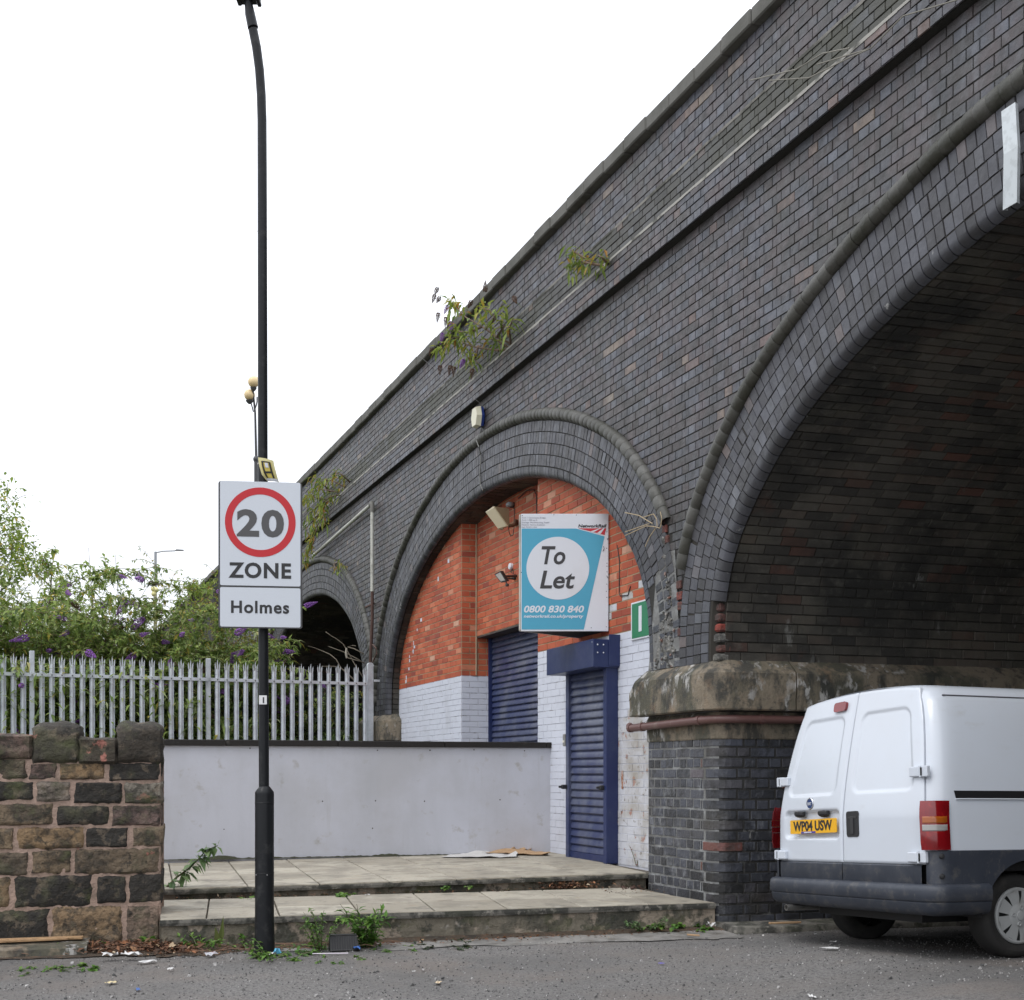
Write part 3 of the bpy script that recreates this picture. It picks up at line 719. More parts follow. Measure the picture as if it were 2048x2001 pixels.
# kerb at the foot of the pier
m = M(); rows = []
p0 = Vector((1.74, 10.26, 0)); 
for i in range(31):
    t = i / 30; p = p0 + W2 * (.02 + 3.0 * t); e = .012 * mnoise.noise(Vector((t * 12, 0, 5)))
    h_ = .055
    rows.append([p - V2 * (.20 + e) + Z * -.03, p - V2 * (.195 + e) + Z * h_ * .8, p - V2 * (.17 + e) + Z * h_, p + V2 * .25 + Z * (h_ + .015)])
m.add([rows[0][0], rows[0][1], rows[0][2], rows[0][3], Vector(rows[0][3]) - Z * .1], [(0, 1, 2, 3, 4)]); m.grid(rows)
tag(m.build('kerb', NOSE, smooth=True), kind='structure')
# ---------------------------------------------------------------- rendered retaining wall
REND = mat('white_render', (.51, .52, .575), .7, layers=[((.42, .42, .44), 1.2, .42, .68, .7), ((.40, .41, .44), 3, .45, .7, .4, (1, 1, .2)), ((.36, .33, .29), 9, .60, .70, .5, (1, 1, 1), (1.3, .5, .65)), ((.30, .27, .23), 5, .62, .72, .55), ((.33, .32, .31), 3.5, .56, .72, .5, (1.6, 1.6, .10), (.9, .5, .64)), ((.10, .09, .08), 30, .74, .78, .7)], bump=[(25, .25, .01), (90, .2, .004)])
rw = thing('retaining_wall', 'low pale lilac rendered wall with a dark coping behind the paved terrace', 'wall', (-3.95, 12.9, .4))
RW1 = Vector((.440, 14.08, 0)); RW0 = RW1 - W2 * 9.5
m = M(); rows = []
for i in range(120):
    t = i / 119; p = RW0.lerp(RW1, t)
    rows.append([p + V2 * (.004 * mnoise.noise(Vector((t * 18, j * .6, 0)))) + Z * (.36 + (1.605 - .36) * j / 10) for j in range(11)])
m.grid(rows); m.add([RW1 + Z * .36, RW1 + V2 * .22 + Z * .36, RW1 + V2 * .22 + Z * 1.605, RW1 + Z * 1.605], [(0, 1, 2, 3)])
m.add([RW0 + V2 * .22 + Z * .3, RW1 + V2 * .22 + Z * .3, RW1 + V2 * .22 + Z * 1.605, RW0 + V2 * .22 + Z * 1.605], [(0, 1, 2, 3)])
m.build('render', REND, rw, smooth=True)
CAPD = mat('black_coping', (.022, .020, .019), .7, spec=.25, layers=[((.12, .11, .10), 12, .6, .72, .5)], bump=[(30, .3, .01)])
t = 0
while t < 9.5:
    ln = 1.18; e = min(9.56, t + ln); c = RW0 + W2 * ((t + e) / 2) + V2 * .11; m = M()
    m.bbox(c + Z * (1.637 + random.uniform(-.002, .002)), W2 * ((e - t) / 2 - .002), V2 * .145, Z * .032, .006); m.build('coping_slab', CAPD, rw, loc=c); t = e
m = M(); 
for x, y in ((1049, 1502), (948, 1500), (860, 1501), (500, 1497), (645, 1603), (751, 1602), (849, 1603), (1000, 1600), (448, 1659), (745, 1657), (755, 1501)):
    Y = 14.08
    for _ in range(6):
        X = (x - CX) / F * Y; t = (X - RW1.x) / W2.x; Y = RW1.y + W2.y * t
    p = Vector((X, Y, EYE + (HY - y) / F * Y)); m.lathe(p + V2 * .002, -V2, [(.0001, .004), (.006, .004), (.009, .001)], 8)
m.build('wall_fixing_hole', mat('rust_dark', (.05, .035, .03), .8), rw)
m = M(); rows = []
for i in range(200):
    t = i / 199; p = RW0.lerp(RW1, .5 + .5 * t); hh = .006 + .075 * max(0, mnoise.noise(Vector((t * 11, 1, 0)))) + .02 * abs(mnoise.noise(Vector((t * 60, 4, 0))))
    rows.append([p - V2 * (.02 + hh) + Z * (.412), p - V2 * .004 + Z * (.412 + hh)])
m.grid(rows); m.build('dirt_line', mat('moss_dirt', (.04, .042, .022), .95, bump=[(60, .8, .02)]), rw)
# ---------------------------------------------------------------- raised bank behind the wall
m = M(); pl = [RW0 + V2 * .2, RW0.lerp(RW1, .72) + V2 * .2, fp(8.9, 0, -.25), fp(9.94, 0, -.02), fp(60, 0, -.02), Vector((-60, 60, 0)), Vector((-60, 8, 0)), Vector((-12, 9, 0))]
m.add([Vector((p.x, p.y, 1.0)) for p in pl], [tuple(range(len(pl)))])
m.add([Vector((pl[1].x, pl[1].y, z)) for z in (.3, 1.0)] + [Vector((pl[2].x, pl[2].y, z)) for z in (1.0, .3)] + [Vector((pl[3].x, pl[3].y, z)) for z in (.3, 1.0)], [(0, 1, 2, 3), (3, 2, 5, 4)])
tag(m.build('bank', mat('bank_earth', (.045, .05, .025), .95, layers=[((.08, .07, .04), 2, .45, .65, .7)], bump=[(20, .8, .05)])), kind='structure')
# ---------------------------------------------------------------- stone wall at the left
SW1 = Vector((-2.655, 9.43, 0)); SD = Vector((.968, .252, 0)).normalized(); SV = Vector((-SD.y, SD.x, 0))
sw = thing('stone_wall', 'old coursed sandstone wall with pink mortar and raised coping stones at the left', 'wall', SW1)
STONE = mat('wall_sandstone', [(0, (.024, .022, .020)), (.22, (.040, .036, .031)), (.30, (.085, .068, .050)), (.4, (.155, .118, .082)), (.5, (.22, .160, .10)), (.6, (.28, .185, .10)), (.68, (.25, .195, .14)), (.75, (.23, .155, .12)), (.88, (.17, .115, .10)), (1, (.26, .235, .19))], .9,
    layers=[((.030, .027, .023), 5, .48, .58, .75), ((.028, .026, .022), 14, .56, .64, .8), ((.27, .21, .15), 11, .56, .66, .7), ((.05, .042, .032), 22, .5, .62, .6), ((.11, .11, .06), 3, .55, .68, .6), ((.46, .19, .15), 6, .63, .67, .85, (1, 1, 1), (1.9, .52, .60)), ((.10, .11, .045), 5, .58, .7, .6)], bump=[(26, 1.0, .035), (80, .6, .012)])
MORTP = mat('pink_mortar', (.42, .30, .24), .95, layers=[((.26, .19, .145), 6, .45, .65, .8), ((.10, .08, .06), 14, .58, .7, .5)], bump=[(50, .9, .02)])
def swp(x, y):
    """pixel in the 2.784x enlargement of the photo's lower left corner -> (t along the wall, z)"""
    X_, Y_ = x / 2.784, 1400 + y / 2.784; k = (X_ - CX) / F
    t = (k * SW1.y - SW1.x) / (SD.x - k * SD.y); Y = SW1.y + SD.y * t
    return t, EYE + (HY - Y_) / F * Y
rowsS = [
 [(-520, -300, 195, 330, .3), (-290, -120, 190, 330, .8), (-110, 180, 190, 320, .83), (185, 437, 122, 345, .24), (440, 650, 208, 345, .28), (652, 890, 118, 345, .26)],
 [(-430, -170, 330, 440, .5), (-160, 148, 328, 440, .40), (170, 312, 355, 445, .86), (333, 585, 352, 445, .60), (603, 888, 352, 450, .12)],
 [(-420, -150, 455, 570, .7), (-140, 190, 455, 560, .10), (205, 390, 455, 568, .95), (413, 680, 458, 575, .08), (694, 882, 458, 578, .99)],
 [(-450, -200, 580, 700, .3), (-185, 300, 580, 700, .45), (317, 608, 588, 697, .15), (622, 882, 588, 700, .88)],
 [(-400, -120, 712, 838, .6), (-105, 76, 712, 838, .50), (90, 470, 712, 828, .58), (482, 712, 712, 820, .18), (738, 898, 706, 815, .66)],
 [(-380, -140, 850, 975, .1), (-125, 160, 850, 978, .36), (176, 396, 838, 968, .48), (408, 882, 828, 966, .42)],
 [(-470, -200, 990, 1160, .5), (-190, 55, 985, 1160, .55), (80, 512, 980, 1152, .07), (545, 700, 980, 1132, .10), (722, 886, 970, 1130, .22)],
 [(-450, -210, 1175, 1390, .8), (-195, 276, 1172, 1392, .09), (286, 682, 1150, 1372, .62), (708, 914, 1142, 1358, .72)]]
def rubble_stone(m, t0, t1, z0, z1, dep, proud, rnd, seed, rough=.02, rt=.03, topround=False, nx=16, nz_=9, side=True):
    rows = []
    for j in range(nz_ + 1):
        row = []
        for i in range(nx + 1):
            a, b = i / nx, j / nz_
            t = t0 + (t1 - t0) * a; z = z0 + (z1 - z0) * b
            ex = min(a, 1 - a) * (t1 - t0); ez = min(b, 1 - b) * (z1 - z0)
            e = min(ex, ez); o_ = proud * (1 - (1 - min(1, e / rt)) ** 2)
            n1 = mnoise.noise(Vector((t * 5.5, z * 7, seed))); n2 = mnoise.noise(Vector((t * 16, z * 20, seed + 9)))
            if 0 < i < nx and 0 < j < nz_: o_ += rough * n1 + rough * .5 * n2
            wob = .022
            if 0 < i < nx and 0 < j < nz_ and (i in (1, nx - 1) or j in (1, nz_ - 1)): o_ -= .012 * max(0, mnoise.noise(Vector((t * 22, z * 26, seed + 4))))
            if i in (0, nx): t += wob * mnoise.noise(Vector((z * 14, seed, i)))
            if j in (0, nz_): z += wob * .8 * mnoise.noise(Vector((t * 9, seed, j)))
            if topround and b > .72:
                z -= (b - .72) / .28 * (.10 * (abs(a - .5) * 2) ** 5) * (z1 - z0); 
                o_ -= ((b - .72) / .28) ** 2 * .10
            row.append(SW1 + SD * t - SV * o_ + Z * z)
        rows.append(row)
    m.grid(rows, rnd)
    back = [[p for p in r_] for r_ in rows]
    # sides and top run back into the wall
    def edge(pts):
        m.grid([pts, [Vector(p) + SV * dep for p in pts]], rnd)
    edge(rows[-1]); edge([r_[-1] for r_ in rows]); edge([r_[0] for r_ in rows]); edge(rows[0])
n = 0
for ri, row in enumerate(rowsS):
    for (xa, xb, ya, yb, rnd) in row:
        t0, z1_ = swp(xa - 5, ya - 3); t1, z0_ = swp(xb + 5, yb + (3 if ri else 14)); n += 1; m = M()
        if xb > 870: t1 = -.012 + .035 * mnoise.noise(Vector((ri * 3.3 + .5, .7, 0)))
        rubble_stone(m, t0, t1, max(z0_, -.02), z1_, .42 if ri == 0 or xb > 870 else .12, .024 if ri else .045, rnd, n * 3.7, rough=.016 if ri else .026, rt=.012, topround=(ri == 0 and yb - ya > 180), side=True)
        m.build('stone', STONE, sw, smooth=50.0, loc=SW1 + SD * t0 + Z * z0_)
m = M(); rows = []
tt, zt = swp(890, 345)
for j in range(60):
    z = -.05 + (zt + .065) * j / 59; row = []
    for i in range(240):
        t = -6.0 + 5.985 * i / 239; row.append(SW1 + SD * t - SV * (.009 + .006 * mnoise.noise(Vector((t * 7, z * 7, 3))) + .009 * mnoise.noise(Vector((t * 26, z * 26, 3)))) + Z * z)
    row.append(row[-1] + SV * .44); rows.append(row)
m.grid(rows); zt += .012
m.add([SW1 + SD * -6 + Z * zt, SW1 + Z * zt, SW1 + SV * .42 + Z * zt, SW1 + SD * -6 + SV * .42 + Z * zt], [(0, 1, 2, 3)])
m.add([SW1 + SD * -6 + SV * .42, SW1 + SV * .42, SW1 + SV * .42 + Z * zt, SW1 + SD * -6 + SV * .42 + Z * zt], [(0, 1, 2, 3)])
m.build('mortar', MORTP, sw, smooth=True)
# low kerb slab and plank at the foot of the stone wall
m = M(); rows = []
for j, (o_, z) in enumerate(((-.06, .0), (-.05, .055), (.0, .075), (.22, .085), (.36, .08))):
    rows.append([SW1 + SD * (-3.5 + 2.98 * i / 20) - SV * (.36 - o_ + .012 * mnoise.noise(Vector((i * .4, j, 0)))) + Z * (z + .006 * mnoise.noise(Vector((i * .5, j, 3)))) for i in range(21)])
m.grid(rows); m.add([r_[-1] for r_ in rows] + [Vector(rows[-1][-1]) - Z * .09], [tuple(range(6))])
tag(m.build('kerb_stone', CAPS, loc=SW1 + SD * -2.4), 'broken mossy kerb slab lying along the foot of the stone wall', 'kerb stone')
m = M(); c = SW1 + SD * -1.12 - SV * .20 + Z * .105; dr = (SD + SV * .03).normalized()
m.bbox(c, dr * .56, dr.cross(Z) * .035, Z * .010, .004); m.bbox(c + dr * .02 - SV * .06 - Z * .003, (dr + Z * .012) * .44, dr.cross(Z) * .012, Z * .008, .003)
tag(m.build('wood_plank', mat('weathered_wood', (.40, .25, .13), .8, layers=[((.20, .12, .06), 9, .45, .65, .8, (1, 6, 6))]), loc=c), 'weathered splintered plank lying on the kerb slab by the stone wall', 'plank')
# ---------------------------------------------------------------- palisade fence
GALV = mat('galvanised_steel', (.60, .635, .67), .5, metal=.25, layers=[((.38, .40, .43), 7, .45, .65, .6), ((.55, .58, .60), 22, .55, .7, .4)], rough_noise=(20, .35, .6))
FA = Vector(((0 - CX) / F * 17.2, 17.2, 0)); FB = Vector(((741 - CX) / F * 19.75, 19.75, 0)); fd = (FB - FA).normalized(); fl = (FB - FA).length; fn = Vector((fd.y, -fd.x, 0))
pf = thing('palisade_fence', 'galvanised steel palisade fence with three-pronged pales above the low white wall', 'fence', FB + Z * 1.0)
ppx = [6, 26.5, 46, 83, 103, 123, 144, 164, 183.5, 203.5, 223.5, 244, 263.5, 283, 303, 321.5, 341.5, 361, 380, 398.5, 433.5, 452.5, 471.5, 490, 509, 527.5, 546.5, 565, 583, 601, 620, 638, 656, 674.5, 692.5, 710.5, 728.5]
def fpt(x):
    k = (x - CX) / F; t = (k * FA.y - FA.x) / (fd.x - k * fd.y); return FA + fd * t
ftop = lambda p: 3.0 + (p - FA).dot(fd) * .008
def pale_mesh():
    m = M(); w_ = .037; n = 6
    prof = [(-w_, .006), (-w_ * .72, -.004), (-w_ * .42, .010), (0, .016), (w_ * .42, .010), (w_ * .72, -.004), (w_, .006)]
    zt = 1.90
    rows = []
    for z in (-.05, zt): rows.append([Vector((x, -y, z)) for x, y in prof])
    m.grid(rows)
    for x0, x1, lean_ in ((-w_, -w_ * .42, -.010), (-w_ * .26, w_ * .26, 0), (w_ * .42, w_, .010)):
        h_ = .15 if lean_ == 0 else .105; xm = (x0 + x1) / 2
        m.add([(x0, -.006, zt), (x1, -.006, zt), (x1 + lean_ * .5, -.008 , zt + h_ * .6), (xm + lean_, -.02 - abs(lean_) * .3, zt + h_), (x0 + lean_ * .5, -.008, zt + h_ * .6)], [(0, 1, 2, 3, 4)])
    return m
pm = None
for x in [ppx[0] - 20 * i for i in range(8, 0, -1)] + ppx:
    p = fpt(x); zt = ftop(p) - 2.05
    if pm is None:
        mm = pale_mesh(); a_ = math.atan2(fd.y, fd.x); ca, sa = math.cos(a_), math.sin(a_)
        mm.v = [(v[0] * ca - v[1] * sa, v[0] * sa + v[1] * ca, v[2]) for v in mm.v]; me_o = mm.build('pale', GALV); pm = me_o.data; bpy.data.objects.remove(me_o)
    o = inst(pm, 'pale', pf, p + fn * .03 + Z * (zt + random.uniform(-.008, .008)))
for x in (-160, 64, 417, 741):
    p = fpt(x) if x < 741 else FB; m = M(); hh = 3.04 if x < 741 else 3.06; w_ = .05 if x == 741 else .034
    m.bbox(p - fn * .02 + Z * (hh / 2 + .45), fd * w_, fn * .03, Z * (hh / 2 - .45), .006)
    if x == 741: m.tube([p + fn * .012 + Z * (hh - .02), p - fn * .052 + Z * (hh - .02)], w_ * .98, 16)
    m.build('post', GALV, pf)
for z0 in (2.70, 1.32):
    for x0, x1 in ((-160, 62), (66, 415), (419, 733)):
        a, b = fpt(x0), fpt(x1); za = z0 + (a - FA).dot(fd) * .008; zb = z0 + (b - FA).dot(fd) * .008
        m = M(); 
        for o_, zz, hh in ((.052, .0, .024), ):
            m.add([a + fn * o_ + Z * (za - hh), b + fn * o_ + Z * (zb - hh), b + fn * o_ + Z * (zb + hh), a + fn * o_ + Z * (za + hh), a + fn * .006 + Z * (za + hh), b + fn * .006 + Z * (zb + hh)], [(0, 1, 2, 3), (3, 2, 5, 4)])
        m.build('rail', GALV, pf)
m = M()
for x in ppx:
    p = fpt(x); m.lathe(p + fn * .052 + Z * (2.70 + (p - FA).dot(fd) * .008), fn, [(.0001, .008), (.009, .006), (.011, 0)], 6)
m.build('bolt', mat('dark_bolt', (.08, .08, .08), .6), pf)
m = M(); m.bbox(FB + fd * .10 + fn * .02 + Z * 2.80, fd * .05, fn * .004, Z * .018, .003); m.build('bracket', GALV, pf)
# ---------------------------------------------------------------- brick infill under the middle arch
inf = thing('infill_wall', 'orange-red brick infill wall painted lilac white below, under the middle arch', 'wall', fp(5, .4, .18))
IA = .18                                            # face of the infill, metres behind the viaduct face
cands = []
A2 = ARCHES[1]
def under(s, z, d=-.25):
    ze = zext(A2, s, .25); return ze is not None and z < ze + .02
PL = 2.68
def face_bricks(s0, s1, z0, z1, off, c0=0, mpf=None, redonly=False, clip=True):
    nc = int((z1 - z0) / .0775)
    for ci in range(nc):
        z = z0 + ci * .0775
        for a, b in lay(s0, s1, (ci // 1) * 2 if ci % 4 else 1, .1175, .235) if False else span(s0, s1, ci):
            sm = (a + b) / 2
            if clip and not under(sm, z): continue
            zm = z + .039
            pl = 2.655 if sm > 5 else 2.70
            if zm > pl or redonly:
                mt = REDB
                near_edge = (abs(zm - pl) < .5 and sm < 2.7 and random.random() < .22)
                if near_edge: mt = PEEL
            else: mt = PAINT if (sm > 2.7 or zm > 1.95 + .3 * mnoise.noise(Vector((sm * 2, zm * 2, 0)))) and not (sm < 2.2 and zm < 1.6) else PEEL
            g = .004 if mt is REDB else .002
            one(mpf or (lambda u, v, h: fp(u, v, off - h)), a + g, b - g, z + g, z + .0775 - g, .005 if mt is REDB else .004, mt, bev=.003)
def span(s0, s1, ci):
    o_ = (ci % 2) * .1175; u = math.floor((s0 - o_) / .235) * .235 + o_
    while u < s1 - 1e-6:
        a, b = max(u, s0), min(u + .235, s1)
        if b - a > .03: yield a, b
        u += .235
SD0, SD1 = 1.10, s_of(1076, IA)                      # right pier of the infill
SA0, SA1 = s_of(923, IA), 9.99                      # left pier of the infill
SC = SA0 - .09
DS0, DS1 = 2.16, 3.20                               # door opening (the shutter is planted on the face)
face_bricks(SD0, SD1, .40, 5.0, IA)
face_bricks(SA0, SA1, .40, 5.0, IA, 1)
# returns of the bay and the wall set back above the shutter
def ret(s, z, t, h): return fp(s, z, IA) + W * t + (-U) * h
for ci in range(int((4.9 - .4) / .0775)):
    z = .40 + ci * .0775; T = .22 if z > 3.19 else .46
    for a, b in span(0, T, ci):
        mt = REDB if z + .039 > 2.66 else PAINT
        one(lambda u, v, h: ret(SA0, v, u, h), a + .004, b - .004, z + .004, z + .0735, .005, mt, bev=.003)
OC = fp(SA0, 0, IA) + W * .22; ZL = 3.19
def cp(u, z, h=0): return OC - U * u + Z * z - NN * h        # u runs toward the camera
LC = SA0 - SD1 + .25
for ci in range(int((5.0 - ZL) / .0775)):
    z = ZL + ci * .0775
    for a, b in span(0, LC, ci):
        ze = zext(A2, SA0 - (a + b) / 2, .25)
        if ze is not None and z < ze: one(lambda u, v, h: cp(u, v, h), a + .004, b - .004, z + .004, z + .0735, .005, REDB, bev=.003)
commit(cands, None, None, inf, 300)
m = M(); m2 = M()
def fbk(mm, s0, s1, z0, z1): mm.quad(fp(s0, z0, IA), fp(s1, z0, IA), fp(s1, z1, IA), fp(s0, z1, IA))
fbk(m2, SD0, SD1, .30, 2.70); fbk(m, SD0, SD1, 2.70, 5.2); fbk(m2, SA0, SA1, .30, 2.655); fbk(m, SA0, SA1, 2.655, 5.2)
m2.quad(ret(SA0, .3, 0, 0), ret(SA0, .3, .46, 0), ret(SA0, 2.66, .46, 0), ret(SA0, 2.66, 0, 0)); m.quad(ret(SA0, 2.66, 0, 0), ret(SA0, 2.66, .46, 0), ret(SA0, 5.1, .46, 0), ret(SA0, 5.1, 0, 0))
m.quad(ret(SD1, .3, 0, 0), ret(SD1, .3, .5, 0), ret(SD1, 5.1, .5, 0), ret(SD1, 5.1, 0, 0))
m.quad(cp(-.05, ZL), cp(LC + .3, ZL), cp(LC + .3, 5.2), cp(-.05, 5.2))
m.build('joint_backing', MORT_R, inf); m2.build('painted_joint_backing', MORT_W, inf)
m = M(); m.box(cp(LC / 2, ZL - .012, -.13), U * (LC / 2), NN * .13, Z * .01); m.build('lintel', mat('steel_lintel', (.06, .05, .045), .7), inf)
# corner conduit by the return
m = M(); m.tube([ret(SA0, 2.66, .205, .012), ret(SA0, 4.75, .205, .012)], .012, 6); m.build('conduit', mat('buff_conduit', (.35, .27, .18), .8), inf)
# white paint drips along the edge of the left soffit
m = M()
for i in range(26):
    z = 2.75 + i * .062; ze = None
    sE = next((A2.s1 - .0 - k * .01 for k in range(400) if (zext(A2, A2.s1 - k * .01, 0.0) or 0) > z), 9.8)
    if random.random() < .42:
        s = sE - .33 - .18 * random.random() - .015 * i; m.bbox(fp(s, z, IA - .007), U * random.uniform(.012, .05), NN * .001, Z * random.uniform(.015, .035), .001)
m.build('paint_splash', PAINT, inf)
# ---------------------------------------------------------------- shutters
NAVY = mat('navy_shutter', (.030, .042, .108), .38, layers=[((.15, .16, .19), 3, .42, .66, .55, (1, 1, .7)), ((.02, .025, .09), 3, .5, .7, .5)], rough_noise=(10, .3, .55), bump=[(40, .15, .004)])
NAVY2 = mat('navy_box', (.012, .022, .090), .42, layers=[((.035, .05, .115), 2.5, .45, .7, .6), ((.10, .09, .08), 20, .66, .74, .5)], rough_noise=(6, .3, .5))
def slat_mesh(wd, name, hgt=.078):
    h_ = hgt; prof = [(.0, .000), (.018, .003), (.026, .012), (.024, h_ * .30), (.016, h_ * .62), (.003, h_ * .90), (-.003, h_ * .95), (-.003, h_)]
    m = M(); m.grid([[-U * (x) - NN * o_ + Z * z for o_, z in prof] for x in (0, wd)]); o = m.build(name, NAVY, smooth=30.0); me = o.data; bpy.data.objects.remove(o); return me
# bay shutter (deep in the recess)
sb = thing('roller_shutter', 'wide navy roller shutter set back in the bay behind the rendered wall', 'roller shutter', fp(SA0, .4, IA) + W * .44)
OB = fp(SA0, 0, IA) + W * .44; LB = SA0 - SD1 + .3; me = slat_mesh(LB, 'slat', .0815)
z = .42
while z < 3.17: inst(me, 'slat', sb, OB + Z * z); z += .0815
m = M(); m.quad(OB + NN * .01 + Z * .3, OB + NN * .01 - U * LB + Z * .3, OB + NN * .01 - U * LB + Z * 3.4, OB + NN * .01 + Z * 3.4); m.build('backing', NAVY2, sb)
m = M(); m.box(OB - U * .015 - NN * .03 + Z * 1.85, U * .02, NN * .035, Z * 1.45); m.build('guide_rail', NAVY2, sb)
# door shutter
ds = thing('door_shutter', 'narrow navy roller shutter door with projecting box, right of the rendered wall', 'roller shutter', fp(2.7, .41, .1))
Sa, Sb = s_of(1142, .085), s_of(1214, .085); OD = fp(Sa, 0, .105); me = slat_mesh(Sa - Sb, 'slat', .083)
z = .475
while z < 2.40: inst(me, 'slat', ds, OD + Z * z); z += .083
m = M(); m.bbox(fp((Sa + Sb) / 2, .445, .09), U * ((Sa - Sb) / 2), NN * .012, Z * .033, .003); m.build('bottom_bar', NAVY2, ds)
m = M(); m.quad(fp(Sa, .4, .125), fp(Sb, .4, .125), fp(Sb, 2.5, .125), fp(Sa, 2.5, .125)); m.build('backing', NAVY2, ds)
m = M(); m.bbox(fp(Sa + .035, 1.40, .115), U * .035, NN * .062, Z * .995, .004); m.build('guide_rail', NAVY, ds)
m = M(); m.bbox(fp(Sb - .035, 1.40, .110), U * .035, NN * .068, Z * .995, .004); m.build('guide_rail', NAVY2, ds)
m = M(); m.bbox(fp((2.165 + 3.337) / 2, 2.515, .03), U * .586, NN * .148, Z * .140, .004); m.build('shutter_box', NAVY2, ds)
m = M(); m.bbox(fp(2.158, 2.548, .115), U * .005, NN * .062, Z * .158, .002); m.build('end_plate', NAVY2, ds)
m = M()
for a, z in ((-.07, 2.60), (-.005, 2.60), (-.07, 2.52), (-.005, 2.52)): m.lathe(fp(2.164, z, a) - U * .001, -U, [(.0001, .004), (.006, .003), (.008, 0)], 8)
m.lathe(fp(2.19, 2.625, -.119), -NN, [(.0001, .004), (.006, 0)], 8); m.build('rivet', mat('bright_rivet', (.75, .78, .8), .4, metal=.2), ds)
BLK = mat('black_plastic', (.02, .02, .022), .45)
m = M()
for s in (Sa + .05, Sb - .005): m.bbox(fp(s, 1.17, .025), U * .022, NN * .03, Z * .024, .008); m.tube([fp(s, 1.17, .02), fp(s, 1.17, -.035)], .012, 8)
m.build('shutter_lock', BLK, ds)
m = M(); c = fp(Sa + .115, 1.675, .115); m.bbox(c, U * .03, NN * .065, Z * .066, .006); m.build('key_switch', mat('grey_box', (.22, .22, .21), .6, layers=[((.1, .09, .07), 8, .5, .7, .7)]), ds)
m = M(); m.bbox(c - NN * .067 + Z * -.015, U * .018, NN * .006, Z * .012, .002); m.build('switch_lever', mat('cream_lever', (.7, .68, .6), .4), ds)
m = M(); m.box(fp(2.10, 1.25, IA - .008), U * .018, NN * .002, Z * .09); m.build('rust_stain', mat('rust', (.30, .10, .03), .95, layers=[((.5, .45, .42), 25, .45, .6, .9)]), inf)
# ---------------------------------------------------------------- to-let board: a triangular box sign
WHT = mat('sign_white', (.66, .68, .73), .4, layers=[((.48, .47, .45), 2.2, .56, .78, .35), ((.2, .18, .16), 20, .74, .8, .5)])
CYAN = mat('sign_cyan', (.060, .34, .50), .4, layers=[((.05, .28, .42), 2, .5, .7, .4)])
INK = mat('sign_ink', (.035, .033, .036), .5); REDP = mat('sign_red', (.50, .020, .035), .45); GREYI = mat('faded_ink', (.33, .34, .39), .5)
YB = 12.66
def bp(x, y, dy=0): p = P(x, y, YB); p.y += dy; return p
TL, BR_ = bp(1042, 1028), bp(1217, 1263)
tb_ = thing('to_let_board', 'large blue and white To Let board fixed to the brick infill above the navy door', 'sign', bp(1130, 1263))
apex = fpx(1159, 1200, IA)[0]; AP = fp(apex, 0, IA - .01)
z1_, z0_ = TL.z, BR_.z; RX = Vector((1, 0, 0))
m = M(); c = Vector(((TL.x + BR_.x) / 2, YB + .012, (z0_ + z1_) / 2)); m.bbox(c, RX * (BR_.x - TL.x) / 2, Vector((0, .012, 0)), Z * (z1_ - z0_) / 2, .003)
m.build('front_panel', WHT, tb_)
SIDE = mat('panel_edge', (.55, .52, .46), .6, layers=[((.10, .08, .06), 9, .5, .66, .8, (1, 1, .3))])
m = M(); a = Vector((TL.x - .012, YB + .02, 0)); d_ = (Vector((AP.x, AP.y, 0)) - a); c = a + d_ / 2 + Z * (z0_ + z1_) / 2; dn = Vector((d_.y, -d_.x, 0)).normalized()
m.box(c, d_ / 2, dn * .010, Z * ((z1_ - z0_) / 2 - .004)); m.build('rear_panel', SIDE, tb_)
m = M(); 
for z in (z0_ + .006,):
    m.add([Vector((TL.x + .01, YB + .03, z)), Vector((BR_.x - .01, YB + .03, z)), Vector((AP.x, AP.y, z))], [(0, 1, 2)])
m.build('frame_base', mat('dark_board_frame', (.03, .025, .02), .9), tb_)
m = M(); m.bbox(Vector((TL.x - .012, YB + .014, (z0_ + z1_) / 2)), RX * .009, Vector((0, .012, 0)), Z * ((z1_ - z0_) / 2 - .012), .002); m.build('edge_strip', SIDE, tb_)
SCL = YB / F
def spx(x, y): return ((x - 950 * 0 - 0), y)
def q5(x, y): return 950 + x / 4.8725, 980 + y / 4.8725          # enlargement pixel -> photo pixel
def poly_plate(name, pts, mt, h=.002, par=None):
    c = bp(*q5(*pts[0])); m = M(); loc = []
    for x, y in pts: p = bp(*q5(x, y)); loc.append((p.x - c.x, p.z - c.z))
    loc = loc[::-1]
    plate(m, loc, (c.x, YB - .0005, c.z), RX, Z, 0, h); return m.build(name, mt, par or tb_)
poly_plate('blue_field', [(455, 378), (985, 378), (1262, 455), (1060, 1362), (455, 1362)], CYAN, .0012)
m = M(); cc = bp(*q5(807, 765)); m.lathe((cc.x, YB, cc.z), (0, -1, 0), [(.0001, .0034), (306 / 4.8725 * SCL, .0034), (306 / 4.8725 * SCL, 0)], 64); m.build('white_disc', WHT, tb_)

def t5(name, s, x, y, cap, mt, **kw):
    p = bp(*q5(x, y)); return text(name, s, cap / 4.8725 * SCL, (p.x, YB, p.z), RX, Z, mt, tb_, **kw)
PX = SCL / 4.8725

